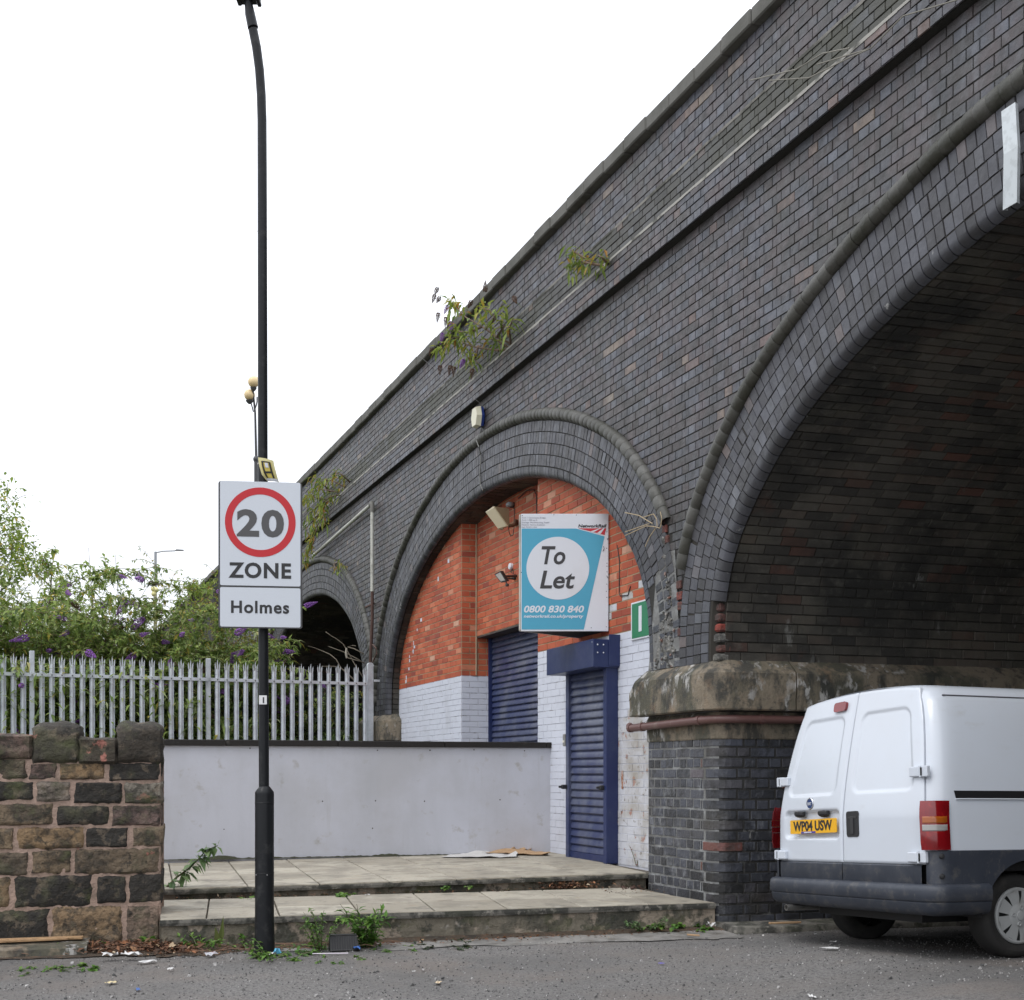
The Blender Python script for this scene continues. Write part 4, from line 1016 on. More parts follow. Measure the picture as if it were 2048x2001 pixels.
t5('lettering', 'To', 648, 722, 178, INK, shear=.20, off=.034, push=.004, fit=232 * PX)
t5('lettering', 'Let', 632, 958, 176, INK, shear=.20, off=.034, push=.004, fit=342 * PX)
t5('lettering', '0800 830 840', 477, 1194, 66, WHT, shear=.2, off=.045, push=.0016, fit=586 * PX)
t5('lettering', 'networkrail.co.uk/property', 475, 1246, 30, WHT, shear=.2, off=.04, push=.0016, fit=582 * PX)
t5('logo_lettering', 'NetworkRail', 1005, 366, 30, INK, shear=.2, off=.05, push=.0016, fit=276 * PX)
for i, (s, wd) in enumerate((('Arch 1 Coronation Bridge', 232), ('Arch 1,000 sq ft', 150), ('Storage Warehousing, Retail', 268), ('Flexible Terms Available', 226), ('Ref: RMC11404', 148))):
    t5('small_print', s, 455, 278 + i * 23, 13, GREYI, push=.0012, fit=wd * PX)
poly_plate('red_logo', [(1008, 376), (1278, 376), (1262, 440)], REDP, .002)
poly_plate('logo_stripe', [(1122, 408), (1216, 376), (1228, 376), (1150, 416)], WHT, .003)
poly_plate('logo_stripe', [(1188, 424), (1250, 376), (1262, 376), (1222, 433)], WHT, .003)
m = M()
for x, y in ((460, 252), (768, 244), (988, 246), (1285, 410), (1284, 570), (1286, 716), (1285, 745), (1286, 800), (1284, 920), (1280, 990), (1284, 1048), (1280, 1335), (1133, 1345), (452, 805), (1290, 850)):
    p = bp(*q5(x, y)); m.lathe((p.x, YB, p.z), (0, -1, 0), [(.0001, .003), (.004, .002), (.005, 0)], 6)
m.build('screw', BLK, tb_)
m = M()
for pts in (((1252, 552), (1258, 575), (1246, 600)), ((1284, 838), (1290, 855), (1298, 862)), ((1300, 470), (1288, 482), (1296, 486))):
    m.tube([bp(*q5(*p), -.004) for p in pts], .003, 5)
m.build('scratch', BLK, tb_)
# ---------------------------------------------------------------- green arch number sign
gs = thing('number_sign', 'small green plate with a white upright bar on the white-painted brick beside the arch', 'sign', fp(s_of(1275, IA), 2.7, IA))
sa = s_of(1262, IA - .02); zt = fpx(1262, 1207, IA - .02)[1]; zb = fpx(1262, 1282, IA - .02)[1]; wdg = .56
m = M(); m.bbox(fp(sa - wdg / 2, (zt + zb) / 2, IA - .015), U * wdg / 2, NN * .006, Z * (zt - zb) / 2, .003); m.build('plate', WHT, gs)
m = M(); m.bbox(fp(sa - wdg / 2 - .004, (zt + zb) / 2, IA - .0225), U * (wdg / 2 - .022), NN * .0016, Z * ((zt - zb) / 2 - .016), .001); m.build('green_face', mat('sign_green', (.025, .19, .085), .45), gs)
b0, b1 = s_of(1276.5, IA - .03), s_of(1282.5, IA - .03)
m = M(); m.bbox(fp((b0 + b1) / 2, (zt + zb) / 2 + .01, IA - .0255), U * ((b0 - b1) / 2), NN * .0016, Z * ((zt - zb) / 2 - .06), .0005); m.build('numeral', WHT, gs)
# ---------------------------------------------------------------- lamps and fittings in the arch
def cpt(x, y, out=0.0):
    """pixel -> point on the set-back wall above the shutter, moved out by `out`"""
    b = OC - NN * out; k = (x - CX) / F; u = (b.x - k * b.y) / ((U.x) - k * (U.y)) * 1.0
    p = b - U * u
    return Vector((p.x, p.y, EYE + (HY - y) / F * p.y))
BEIGE = mat('aged_beige_plastic', (.30, .25, .155), .5, layers=[((.18, .13, .08), 4, .5, .7, .6)]); GLASS = mat('lamp_glass', (.42, .42, .38), .12, layers=[((.25, .25, .23), 30, .5, .6, .5)])
def q8(x, y): return 800 + x / 6.347, 950 + y / 6.347
fl = thing('floodlight', 'boxy aged beige floodlight tilted down at the top left of the to-let board', 'floodlight', cpt(*q8(1450, 600)))
c = cpt(*q8(1245, 560), .45); YY = c.y; ppm = F / YY * 6.347
def fv(x, y, dy=0): X_, Y_ = q8(x, y); return P(X_, Y_, YY + dy)
m = M(); fr = [fv(1090, 470), fv(1200, 402), fv(1375, 655), fv(1255, 690)]; bk = [fv(1180, 402, .10), fv(1385, 430, .20), fv(1390, 640, .18), fv(1300, 690, .12)]
m.add(fr + bk, [(0, 1, 2, 3), (0, 4, 5, 1), (1, 5, 6, 2), (2, 6, 7, 3), (3, 7, 4, 0), (7, 6, 5, 4)]); m.build('housing', BEIGE, fl)
m = M(); fc = sum(fr, Vector()) / 4; m.add([fc + (p - fc) * .93 + Vector((-.01, -.012, -.004)) for p in fr] + [fc + (p - fc) * 1.0 for p in fr], [(0, 1, 2, 3)] + [(i, (i + 1) % 4, 4 + (i + 1) % 4, 4 + i) for i in range(4)]); m.build('lens', mat('yellowed_lens', (.42, .37, .24), .25), fl)
m = M(); m.tube([fv(1385, 650, .15), fv(1440, 640, .2), cpt(*q8(1470, 600), .02)], .022, 8); m.bbox(cpt(*q8(1468, 605), .02), U * .03, NN * .02, Z * .035, .005); m.build('bracket', mat('rusty_bracket', (.12, .06, .03), .8), fl)
m = M(); m.bbox(fv(1290, 680, .02), RX * .022, Vector((0, .02, 0)), Z * .018, .006); m.build('sensor', BEIGE, fl)
m = M(); m.tube([fv(1378, 660, .1), fv(1385, 730, .1), fv(1405, 780, .12), fv(1435, 765, .2), cpt(*q8(1450, 640), .02), cpt(*q8(1450, 430), .02), cpt(*q8(1410, 400), .03)], .005, 6); m.build('cable', BLK, fl)
jd = thing('junction_dome', 'small grey domed fitting on the brickwork just above the beige floodlight', 'light fitting', cpt(*q8(1395, 385)))
c = cpt(*q8(1395, 372), .06); m = M(); m.lathe(c + Z * -.02, Z, [(.052, 0), (.052, .01), (.046, .03), (.03, .045), (.0001, .05)], 16); m.lathe(c - Z * .035, Z, [(.035, 0), (.05, .012)], 16); m.build('dome', mat('grey_dome', (.33, .35, .36), .35), jd, smooth=40.0)
m = M(); m.bbox(c + NN * .04 - Z * .01, U * .03, NN * .03, Z * .03, .005); m.build('mount', BLK, jd)
lf = thing('led_floodlight', 'small black flat floodlight with motion sensor left of the to-let board', 'floodlight', cpt(*q8(1470, 1290)))
c = cpt(*q8(1280, 1300), .33); YY = c.y; m = M(); fr = [fv(1195, 1262), fv(1275, 1222), fv(1352, 1352), fv(1283, 1370)]
bk = [p + Vector((.035, .045, .01)) for p in fr]
m.add(fr + bk, [(0, 1, 2, 3), (0, 4, 5, 1), (1, 5, 6, 2), (2, 6, 7, 3), (3, 7, 4, 0), (7, 6, 5, 4)]); m.build('housing', BLK, lf)
fc = sum(fr, Vector()) / 4; m = M(); m.add([fc + (p - fc) * .78 + Vector((-.002, -.004, 0)) for p in fr], [(0, 1, 2, 3)]); m.build('lens', GLASS, lf)
m = M(); m.tube([fv(1310, 1290, .02), cpt(*q8(1475, 1288), .02)], .016, 8); m.tube([fv(1330, 1320, .02), cpt(*q8(1440, 1320), .02)], .010, 8); m.bbox(cpt(*q8(1450, 1300), .02), U * .035, NN * .02, Z * .03, .004); m.build('arm', BLK, lf)
m = M(); m.tube([fv(1340, 1345, .01), fv(1355, 1385, .01)], .008, 6); m.lathe(fv(1360, 1398, 0), Z, [(.0001, -.022), (.02, -.018), (.024, 0), (.018, .014), (.0001, .018)], 12); m.build('motion_sensor', BLK, lf, smooth=40.0)
jb = thing('junction_box', 'small round white junction box above the black floodlight', 'junction box', cpt(*q8(1410, 1165)))
c = cpt(*q8(1425, 1165), 0); m = M(); m.lathe(c, -NN, [(.042, 0), (.042, .035), (.036, .042), (.0001, .043)], 20); m.build('body', WHT, jb, smooth=40.0)
m = M(); m.tube([cpt(*q8(1425, 1190), .01), cpt(*q8(1410, 1240), .02), cpt(*q8(1440, 1260), .02), cpt(*q8(1436, 1200), .01)], .004, 5); m.build('cable', BLK, jb)
al = thing('alarm_box', 'cream and blue bell box on the viaduct above the middle arch', 'alarm box', fp(*fpx(960, 835), 0))
s0, z0 = fpx(962, 836, -.03); m = M()
hx = [(-.12, .0), (-.075, .125), (.075, .125), (.12, .0), (.075, -.125), (-.075, -.125)]
Yb = fp(s0, 0, -.05).y
m.add([fp(s0 + a * .9, z0 + b * .9, -.02) for a, b in hx] + [fp(s0 + a, z0 + b, -.06) for a, b in hx], [tuple(range(6))] + [(i, (i + 1) % 6, 6 + (i + 1) % 6, 6 + i) for i in range(6)]); m.build('base', mat('alarm_blue', (.035, .07, .30), .4), al)
m = M(); m.add([fp(s0 + a, z0 + b, -.06) for a, b in hx] + [fp(s0 + a * .86, z0 + b * .88, -.125) for a, b in hx], [tuple(range(6, 12))] + [(i, (i + 1) % 6, 6 + (i + 1) % 6, 6 + i) for i in range(6)]); m.build('cover', mat('alarm_cream', (.68, .65, .50), .4), al)
m = M()
def fq(x, y, o=-.02): s, z = fpx(x, y, o); return fp(s, z, o)
q4 = lambda x, y: (800 + x / 3.808, 500 + y / 3.808)
m.tube([fq(*q4(*p), -.03) for p in ((625, 1350), (610, 1400), (590, 1430))] + [fq(*q4(*p), -.10) for p in ((580, 1450), (600, 1500))] + [fq(*q4(*p), -.03) for p in ((616, 1560), (612, 1650), (606, 1730), (612, 1790), (628, 1830))] + [fp(*fpx(*q4(660, 1858), .15), .15)], .007, 6); tag(m.build('alarm_cable', mat('grey_cable', (.16, .16, .15), .6), loc=fp(s0, z0 - .3, -.03)), 'thin grey cable hanging from the alarm box down over the arch ring', 'cable')
m = M(); a, b = fq(*q4(610, 1168), -.1), P(0, 66, 14.0)
m.tube([a.lerp(b, i / 20) - Z * .0 * math.sin(math.pi * i / 20) for i in range(21)], .0018, 5); tag(m.build('overhead_cable', mat('glare_grey_cable', (.35, .35, .35), .6), loc=a), 'thin overhead cable running from the alarm box up across the sky', 'cable')  # grey lightened so the sky's glare over the cable is in its colour
m = M(); m.tube([fq(*q5(1385, 540), IA - .01), fq(*q5(1408, 700), IA - .01), fq(*q5(1404, 1000), IA - .01), fq(*q5(1415, 1035), IA - .01), fq(*q5(1490, 1028), IA - .01), fq(*q5(1515, 940), IA - .01)], .005, 6)
tag(m.build('loose_cable', BLK, loc=fq(*q5(1404, 1000), IA)), 'black cable looped down the red brick right of the to-let board', 'cable')
m = M(); m.tube([cpt(*q8(1500, 300), .02), cpt(*q8(1610, 200), .02), cpt(*q8(1700, 190), .02), cpt(*q8(1730, 250), .02), cpt(*q8(1735, 560), .02)], .006, 6)
tag(m.build('wall_cable', BLK, loc=cpt(*q8(1730, 300))), 'black cable down the recessed brickwork behind the top of the to-let board', 'cable')
# ---------------------------------------------------------------- pipes on the viaduct
BRN = mat('brown_pipe', (.125, .062, .055), .45, layers=[((.22, .18, .15), 9, .6, .72, .5)])
gp = thing('brown_pipe', 'brown plastic drainpipe running under the springer stone round the pier corner', 'pipe', fp(.6, 1.75, -.1))
g, Lg, Lag = pier_path(1.62, 0, .17); pts = []; s_start = s_of(1254, -.09)
pts.append(fp(s_start, fpx(1254, 1452, -.09)[1] - .0, -.06)); zs = 1.735
for d in [1.62 - 1.45 + i * .06 for i in range(50)]: pts.append(g(d, .075, zs + .0 + min(1, d / 1.6) * .03))
m = M(); m.tube(pts, .036, 10); m.build('pipe', BRN, gp, smooth=50.0)
for i in (1, 5, 22, 30):
    m = M(); m.tube([pts[i], pts[i].lerp(pts[i + 1], .6)], .042, 10); m.build('pipe_clip', BRN, gp)
WPIPE = mat('white_flaking_pipe', (.50, .50, .45), .6, layers=[((.25, .24, .2), 12, .5, .66, .7)]); RUST = mat('rusted_pipe', (.085, .045, .035), .8)
q8b = lambda x, y: (540 + x / 3.4615, 950 + y / 3.4615)
wp = thing('white_downpipe', 'old white pipe running along the string course and down between the arches, rusted below', 'pipe', fq(*q8b(708, 800)))
a = fq(*q8b(300, 560), -.09); b = fq(*q8b(700, 205), -.09); m = M(); m.tube([a, b], .030, 10); m.build('pipe', WPIPE, wp, smooth=50.0)
c = fq(*q8b(708, 235), -.09); d_ = fq(*q8b(708, 808), -.09); m = M(); m.tube([c, d_], .030, 10); m.build('pipe', WPIPE, wp, smooth=50.0)
m = M(); m.tube([b - U * -.05, b - U * .06 + Z * .01, c + Z * .05, c - Z * .05], .036, 10); m.build('elbow', mat('grey_elbow', (.16, .155, .14), .8), wp, smooth=50.0)
e = fq(*q8b(694, 1310), -.09); m = M(); m.tube([d_, fq(*q8b(708, 1000), -.09), e], .026, 10); m.build('lower_pipe', RUST, wp, smooth=50.0)
m = M(); m.bbox(fq(*q8b(690, 903), -.05), U * .26, NN * .012, Z * .014, .003); m.build('pipe_bracket', RUST, wp)
m = M(); m.tube([fq(*q8b(*p), -.12) for p in ((710, 1175), (735, 1200), (738, 1240), (715, 1290), (700, 1310))], .012, 5); m.build('loop_wire', RUST, wp)
q1 = lambda x, y: (1000 + x / 1.8597, y / 1.8597)
m = M(); top = fq(*q1(1890, 398), -.075); bot = fq(*q1(1896, 768), -.075); md = fq(*q1(1899, 560), -.10)
for a, b in ((top, md), (md, bot)): m.add([a - U * .055, a + U * .055, b + U * .055, b - U * .055, a - U * .045 + NN * .03, a + U * .045 + NN * .03, b + U * .045 + NN * .03, b - U * .045 + NN * .03], [(0, 1, 2, 3), (0, 4, 5, 1), (1, 5, 6, 2), (0, 3, 7, 4)])
tag(m.build('white_conduit', mat('weathered_white_plastic', (.56, .60, .62), .6, layers=[((.42, .45, .46), 20, .5, .6, .5)]), loc=bot), 'bowed white plastic strip fixed across the ring of the right-hand arch', 'conduit')
# ---------------------------------------------------------------- lamp post in front
BP = mat('black_paint', (.014, .015, .017), .5, spec=.22, layers=[((.05, .05, .05), 9, .55, .7, .6), ((.3, .3, .28), 34, .76, .80, .7)], rough_noise=(8, .28, .5), bump=[(30, .15, .006)])
PB = Vector(((529 - CX) / F * 8.906, 8.906, .01))
sl = thing('street_lamp', 'tall black steel lamp post standing at the step, carrying the 20 zone sign', 'street lamp', PB)
px_ = lambda x: (x - CX) / F * PB.y
pz_ = lambda y: EYE + (HY - y) / F * PB.y
m = M(); m.lathe(PB, Z, [(.074, -.03), (.073, .05), (.0675, .30), (.0675, pz_(1588) - .01), (.066, pz_(1587)), (.040, pz_(1577)), (.0365, pz_(1576))], 28); m.build('base', BP, sl, smooth=35.0)
m = M(); pts = [Vector((px_(x), PB.y, pz_(y))) for x, y in ((528, 1577), (526.5, 1200), (525.5, 900), (525, 600), (524.5, 350), (524, 240), (522.5, 190), (519, 140), (513, 95), (506, 60))]
m.tube(pts, [.0365, .036, .035, .034, .0335, .033, .033, .033, .033, .033], 20); m.build('pole', BP, sl, smooth=35.0)
m = M(); m.tube([Vector((px_(x), PB.y, pz_(y))) for x, y in ((506, 56), (500, 28), (497, 8), (497, 2))], [.038, .036, .029, .028], 16); m.build('spigot', BP, sl, smooth=35.0)
m = M(); c = Vector((px_(497), PB.y, pz_(-4))); m.bbox(c, RX * .082, Vector((0, .05, 0)), Z * .026, .01); m.bbox(c + Vector((-.07, 0, -.022)), RX * .014, Vector((0, .045, 0)), Z * .012, .005); m.bbox(c + Vector((.072, 0, -.028)), RX * .014, Vector((0, .045, 0)), Z * .014, .005)
m.build('lantern_base', BP, sl)
m = M(); m.lathe(c + Z * .02, Z, [(.08, 0), (.15, .05), (.17, .30), (.12, .36), (.0001, .40)], 20); m.build('lantern', mat('lantern_glass', (.6, .6, .58), .2), sl, smooth=40.0)
m = M()
for z in (pz_(1610), pz_(1750)): m.lathe(PB, Z, [(.0676, z - .0), (.0690, z + .001), (.0690, z + .004), (.0676, z + .006)], 28)
m.build('door_seam', BP, sl)
m = M()
for x, y in ((516, 1749), (538, 1749)):
    p = Vector((px_(x), PB.y - .066, pz_(y))); m.lathe(p, (0, -1, 0), [(.0001, .006), (.004, .004), (.005, 0)], 8)
m.build('bolt', mat('bolt_grey', (.25, .25, .25), .5), sl)
m = M(); c = Vector((px_(528), PB.y - .0375, pz_(1401))); m.bbox(c, RX * .028, Vector((0, .002, 0)), Z * .032, .001)
lb = m.build('number_label', mat('label_white', (.70, .70, .70), .5), sl)
text('numeral', '1', .040, c + Vector((0.004, -.002, -.020)), RX, Z, INK, lb, off=.06, align='CENTER', push=.001)
# ---------------------------------------------------------------- 20 zone sign
SGW = mat('retroreflective_white', (.60, .635, .69), .35, layers=[((.55, .58, .62), 300, .45, .55, .5)]); SGR = mat('sign_ring_red', (.50, .012, .020), .5); SGG = mat('sign_grey_figure', (.075, .073, .075), .5); SGB = mat('sign_black_figure', (.018, .018, .02), .5)
YS = 8.82
yaw = 7.0; sr = Vector((math.cos(R(yaw)), math.sin(R(yaw)), 0)); sn = sr.cross(Z)
SO = Vector(((521 - CX) / F * YS, YS, 0)); szz = lambda y: EYE + (HY - y) / F * YS; ppm = F / YS
zs_ = thing('zone_sign', 'white 20 zone Holmes speed limit sign with red ring on the lamp post', 'road sign', SO + Z * szz(1257))
wS, hS = 163.5 / ppm / math.cos(R(yaw)), 292 / ppm
m = M(); plate(m, rrect(wS, hS, .018), SO + Z * szz(1111), sr, Z, -.008, .006); m.build('backing', mat('sign_grey_back', (.05, .05, .052), .5), zs_)
m = M(); plate(m, rrect(wS - .024, 208 / ppm, .012), SO + Z * szz(1068.5), sr, Z, .006, .0085); m.build('upper_panel', SGW, zs_)
m = M(); plate(m, rrect(wS - .024, 78.5 / ppm, .012), SO + Z * szz(1215.5), sr, Z, .006, .0085); m.build('lower_panel', SGW, zs_)
m = M(); r1, r0 = 69.5 / ppm, 55.5 / ppm; c = SO + Z * szz(1045.5)
m.lathe(c, sn, [(r0, .0085), (r0, .0100), (r1, .0100), (r1, .0085)], 72); m.build('red_ring', SGR, zs_)
for s_, x, y, cap, fw, mt, of in (('20', 521, 1072, 52, 93, SGG, .062), ('ZONE', 520, 1156, 30, 123, SGB, .055), ('Holmes', 520.5, 1226.5, 24.5, 114, SGB, .045)):
    text('lettering', s_, cap / ppm, SO + sr * ((x - 521) / ppm) + Z * szz(y), sr, Z, mt, zs_, off=of, align='CENTER', push=.0088, fit=fw / ppm, space=1.12)
m = M()
for z in (szz(990), szz(1180)):
    m.bbox(Vector((px_(526), PB.y - .03, z)), sr * .16, sn * .012, Z * .018, .003); m.lathe(Vector((px_(526), PB.y, z - .018)), Z, [(.040, 0), (.043, .002), (.043, .034), (.040, .036)], 20)
m.build('clamp', mat('clamp_grey', (.3, .3, .3), .5, metal=.5), zs_)
# ---------------------------------------------------------------- yellow hydrant plate
hp = thing('hydrant_sign', 'curled yellow plate with a black H tied above the zone sign', 'sign', Vector((px_(535), PB.y - .05, pz_(950))))
YH = 8.84
def hq(x, y, dy=0): X_, Y_ = 400 + x / 3.173, 700 + y / 3.173; p = P(X_, Y_, YH); p.y += dy; return p
def hs(a, b):
    """a across, b down the curled plate"""
    l = [(368, 683), (376, 740), (390, 790), (420, 828)]; r = [(466, 704), (474, 745), (485, 790), (496, 835)]
    i = min(2, int(b * 3)); t = b * 3 - i
    L_ = (l[i][0] + (l[i + 1][0] - l[i][0]) * t, l[i][1] + (l[i + 1][1] - l[i][1]) * t); R_ = (r[i][0] + (r[i + 1][0] - r[i][0]) * t, r[i][1] + (r[i + 1][1] - r[i][1]) * t)
    return hq(L_[0] + (R_[0] - L_[0]) * a, L_[1] + (R_[1] - L_[1]) * a, .03 * (b ** 2) - .05 * math.sin(math.pi * a) * .4)
YEL = mat('hydrant_yellow', (.62, .50, .10), .5); YELP = mat('faded_yellow', (.66, .60, .30), .55)
m = M(); m.grid([[hs(i / 8, j / 12) for i in range(9)] for j in range(13)]); m.build('plate', YELP, hp, smooth=True)
def patch(m, a0, a1, b0, b1, o=.003): m.grid([[hs(a0 + (a1 - a0) * i / 4, b0 + (b1 - b0) * j / 6) + Vector((0, -o, 0)) for i in range(5)] for j in range(7)])
m = M(); patch(m, .16, .84, .14, .84); m.build('yellow_face', YEL, hp, smooth=True)
m = M(); patch(m, .20, .32, .14, .86, .006); patch(m, .68, .80, .14, .86, .006); patch(m, .32, .68, .56, .64, .006); patch(m, .22, .78, .13, .18, .006); m.build('letter', SGB, hp)
m = M(); patch(m, .42, .62, .20, .40, .006); m.build('white_sticker', WHT, hp)
m = M(); patch(m, .08, .96, .88, 1.0, .005); m.build('white_strip', WHT, hp)
m = M(); m.lathe(Vector((px_(525.5), PB.y, pz_(930))), Z, [(.037, 0), (.038, .004), (.037, .008)], 20); m.build('tie', SIDE, hp)
# ---------------------------------------------------------------- globe lamp cluster behind
YG = 26.0
gl = thing('globe_lamp', 'distant lamp standard with three cream globes, partly hidden by the black lamp post', 'street lamp', P(512, 1500, YG))
q3 = lambda x, y: (400 + x / 3.173, 700 + y / 3.173)
def gp3(x, y, dy=0): p = P(*q3(x, y), YG); p.y += dy; return p
CREAM = mat('cream_globe', (.72, .55, .30), .35); DKP = mat('dark_lamp_metal', (.05, .05, .052), .5)
gm = None
for x, y, dy in ((337, 192, .1), (352, 224, -.2), (321, 296, -.1)):
    if gm is None:
        m = M(); m.lathe(gp3(x, y, dy) - Z * .115, Z, [(.115 * math.sin(math.pi * i / 12) + 1e-4, .115 - .115 * math.cos(math.pi * i / 12)) for i in range(13)], 20); g_ = m.build('globe', CREAM, gl, smooth=True, loc=gp3(x, y, dy)); gm = g_.data
    else: inst(gm, 'globe', gl, gp3(x, y, dy))
m = M(); m.tube([gp3(358, 1300), gp3(357, 700), gp3(355, 690)], .045, 10); m.tube([gp3(357, 700), gp3(350, 400), gp3(347, 262, -.2)], [.028, .022, .02], 10); m.lathe(gp3(357, 712), Z, [(.045, 0), (.065, .04), (.065, .08), (.035, .12)], 12); m.build('column', DKP, gl, smooth=40.0)
m = M(); m.tube([gp3(345, 390), gp3(338, 392), gp3(333, 370), gp3(330, 345, -.1), gp3(322, 334, -.1)], .014, 6); m.tube([gp3(348, 380), gp3(358, 350), gp3(362, 330), gp3(362, 300)], .014, 6); m.lathe(gp3(321, 340, -.1), Z, [(.03, -.04), (.07, .0), (.08, .03)], 12); m.lathe(gp3(352, 268, -.2), Z, [(.03, -.04), (.06, .0), (.07, .03)], 12); m.build('arm', DKP, gl, smooth=40.0)
# ---------------------------------------------------------------- far street light
YF = 42.0
ff = thing('distant_street_light', 'slim grey street light with a single arm rising behind the shrubs', 'street lamp', P(311, 1500, YF))
GREY = mat('grey_steel', (.30, .31, .33), .5)
m = M(); m.tube([P(311, 1500, YF), P(311, 1104, YF)], [.07, .045], 8); m.build('column', GREY, ff)
m = M(); m.tube([P(311, 1106, YF), P(325, 1103, YF), P(350, 1102, YF)], .022, 6); m.build('arm', GREY, ff)
m = M(); m.add([P(347, 1102.5, YF), P(353, 1099, YF), P(368, 1100, YF), P(367, 1102.5, YF)] + [P(347, 1102.5, YF + .3), P(353, 1099, YF + .3), P(368, 1100, YF + .3), P(367, 1102.5, YF + .3)], [(0, 1, 2, 3), (4, 5, 6, 7), (0, 1, 5, 4), (1, 2, 6, 5), (2, 3, 7, 6), (3, 0, 4, 7)]); m.build('lantern', DKP, ff)
ys_ = thing('yellow_lamp_cluster', 'far yellow-cream globe lamp just below the slim street light', 'street lamp', P(310, 1400, 38))
m = M(); m.tube([P(311, 1500, 38), P(310.5, 1190, 38)], .05, 8); m.build('column', mat('yellow_grey', (.40, .38, .25), .6), ys_)
for x, y in ((307, 1178), (312, 1180), (308, 1188)):
    m = M(); c = P(x, y, 38); m.lathe(c - Z * .09, Z, [(.085 * math.sin(math.pi * i / 8) + 1e-4, .085 - .085 * math.cos(math.pi * i / 8)) for i in range(9)], 12); m.build('globe', mat('yellow_globe', (.65, .60, .28), .4), ys_, smooth=True)
# ---------------------------------------------------------------- white van parked half under the right arch
VA = Vector((-.342, .938, -.049)).normalized(); VB = Vector((.9327, .36, -.0099)); VB = (VB - VA * VA.dot(VB)).normalized(); VC = VB.cross(VA)
V0 = Vector((2.672, 8.05, .075)); QC = .857
def V(p, q, r): return V0 + VB * p + VA * q + VC * r
VW = mat('van_white_paint', (.59, .63, .69), .25, coat=.35, layers=[((.57, .59, .63), 1.2, .45, .7, .5), ((.38, .36, .33), 30, .735, .79, .5), ((.45, .44, .42), 8, .55, .75, .35, (1, 1, 2), (1.3, .5, .7))])
VG = mat('grey_bumper_plastic', (.034, .040, .054), .5, layers=[((.075, .08, .095), 3, .45, .7, .6), ((.13, .12, .105), 12, .54, .70, .45), ((.16, .15, .13), 26, .64, .70, .5, (2, 2, .5))], bump=[(120, .15, .003)], rough_noise=(8, .38, .6))
VBK = mat('van_black', (.012, .012, .013), .5); SEAM = mat('van_seam', (.008, .008, .008), .8)
van = thing('parked_van', 'white panel van with dark grey bumper parked beside the brick pier', 'van', V(1.8, QC, 0))
SEC = [(.70, .962), (.85, .957), (1.0, .950), (1.1, .940), (1.25, .918), (1.4, .89), (1.5, .868), (1.6, .842), (1.68, .815), (1.73, .795), (1.765, .778), (1.772, .768), (1.795, .752), (1.825, .715), (1.85, .64), (1.866, .52), (1.877, .35), (1.884, .17), (1.886, 0)]
def hw(r):
    for i in range(len(SEC) - 1):
        if SEC[i][0] <= r <= SEC[i + 1][0]:
            t = (r - SEC[i][0]) / (SEC[i + 1][0] - SEC[i][0]); return SEC[i][1] + (SEC[i + 1][1] - SEC[i][1]) * t
    return SEC[0][1] if r < SEC[0][0] else 0
def lean(r): return .15 * max(0, (r - .95) / .85) ** 1.3
def bow(q): return .03 * ((q - QC) / QC) ** 2
def rp(q, r): return lean(r) + bow(q)
FRL = 3.62 + .747                                        # overall length
def topr(p):
    if p < 2.75: return 1.0
    return 1.0
def roofz(p, r):
    """limit the body height towards the windscreen and bonnet"""
    if p < 2.65: lim = 9
    elif p < 3.55: lim = 1.886 - (p - 2.65) / .90 * .78
    elif p < 4.25: lim = 1.106 - (p - 3.55) / .70 * .22
    else: lim = .886 - (p - 4.25) / .117 * .15
    return min(r, lim)
sec = [(QC - w_, r) for r, w_ in SEC] + [(QC + w_, r) for r, w_ in SEC[::-1][1:]]
st = [(.03, .088), (0, .082), (.010, .062), (.028, .040), (.055, .020), (.09, .007), (.13, 0), (.20, 0), (.30, 0)]
P_ = []
for p, ins in st:
    row = []
    for q, r in sec:
        side_ = -1 if q < QC else 1; w_ = abs(q - QC); k = max(0, min(1, w_ / .6))
        q2 = QC + side_ * (w_ - ins * (1 if w_ > .5 else w_ / .5) * .98); r2 = r - ins * .16 * (1 if r > 1.7 else 0)
        row.append(V(p + rp(q, r), q2, r2))
    P_.append(row)
for p in [.42, .7, 1.0, 1.4, 1.8, 2.2, 2.65, 2.8, 2.95, 3.1, 3.25, 3.4, 3.55, 3.75, 3.95, 4.1, 4.2, 4.26, 4.31, 4.34]:
    nar = 1 if p < 3.4 else 1 - (p - 3.4) ** 2 * .14
    P_.append([V(p + .06, QC + (q - QC) * nar, roofz(p, r)) for q, r in sec])
m = M(); m.grid(P_); fr = P_[-1]; m.add([p for p in fr], [tuple(range(len(fr)))])
m.build('body', VW, van, smooth=38.0)
# panel behind the doors
m = M(); 
rows = []
for r in [.52 + i * (1.868 - .52) / 30 for i in range(31)]:
    wv = hw(max(r, .7)) - .08; rows.append([V(rp(QC + wv * a, r) + .045, QC + wv * a, r) for a in [-1 + i / 10 for i in range(21)]])
m.grid(rows); m.build('rear_frame', SEAM, van)
# gutter line along the roof side and roof rear lip
m = M(); m.tube([V(.10 + rp(.1, 1.77), QC - hw(1.768) - .004, 1.768), V(2.6, QC - hw(1.768) - .004, 1.768)], .005, 5); m.build('gutter', mat('gutter_shadow', (.10, .10, .11), .6), van)
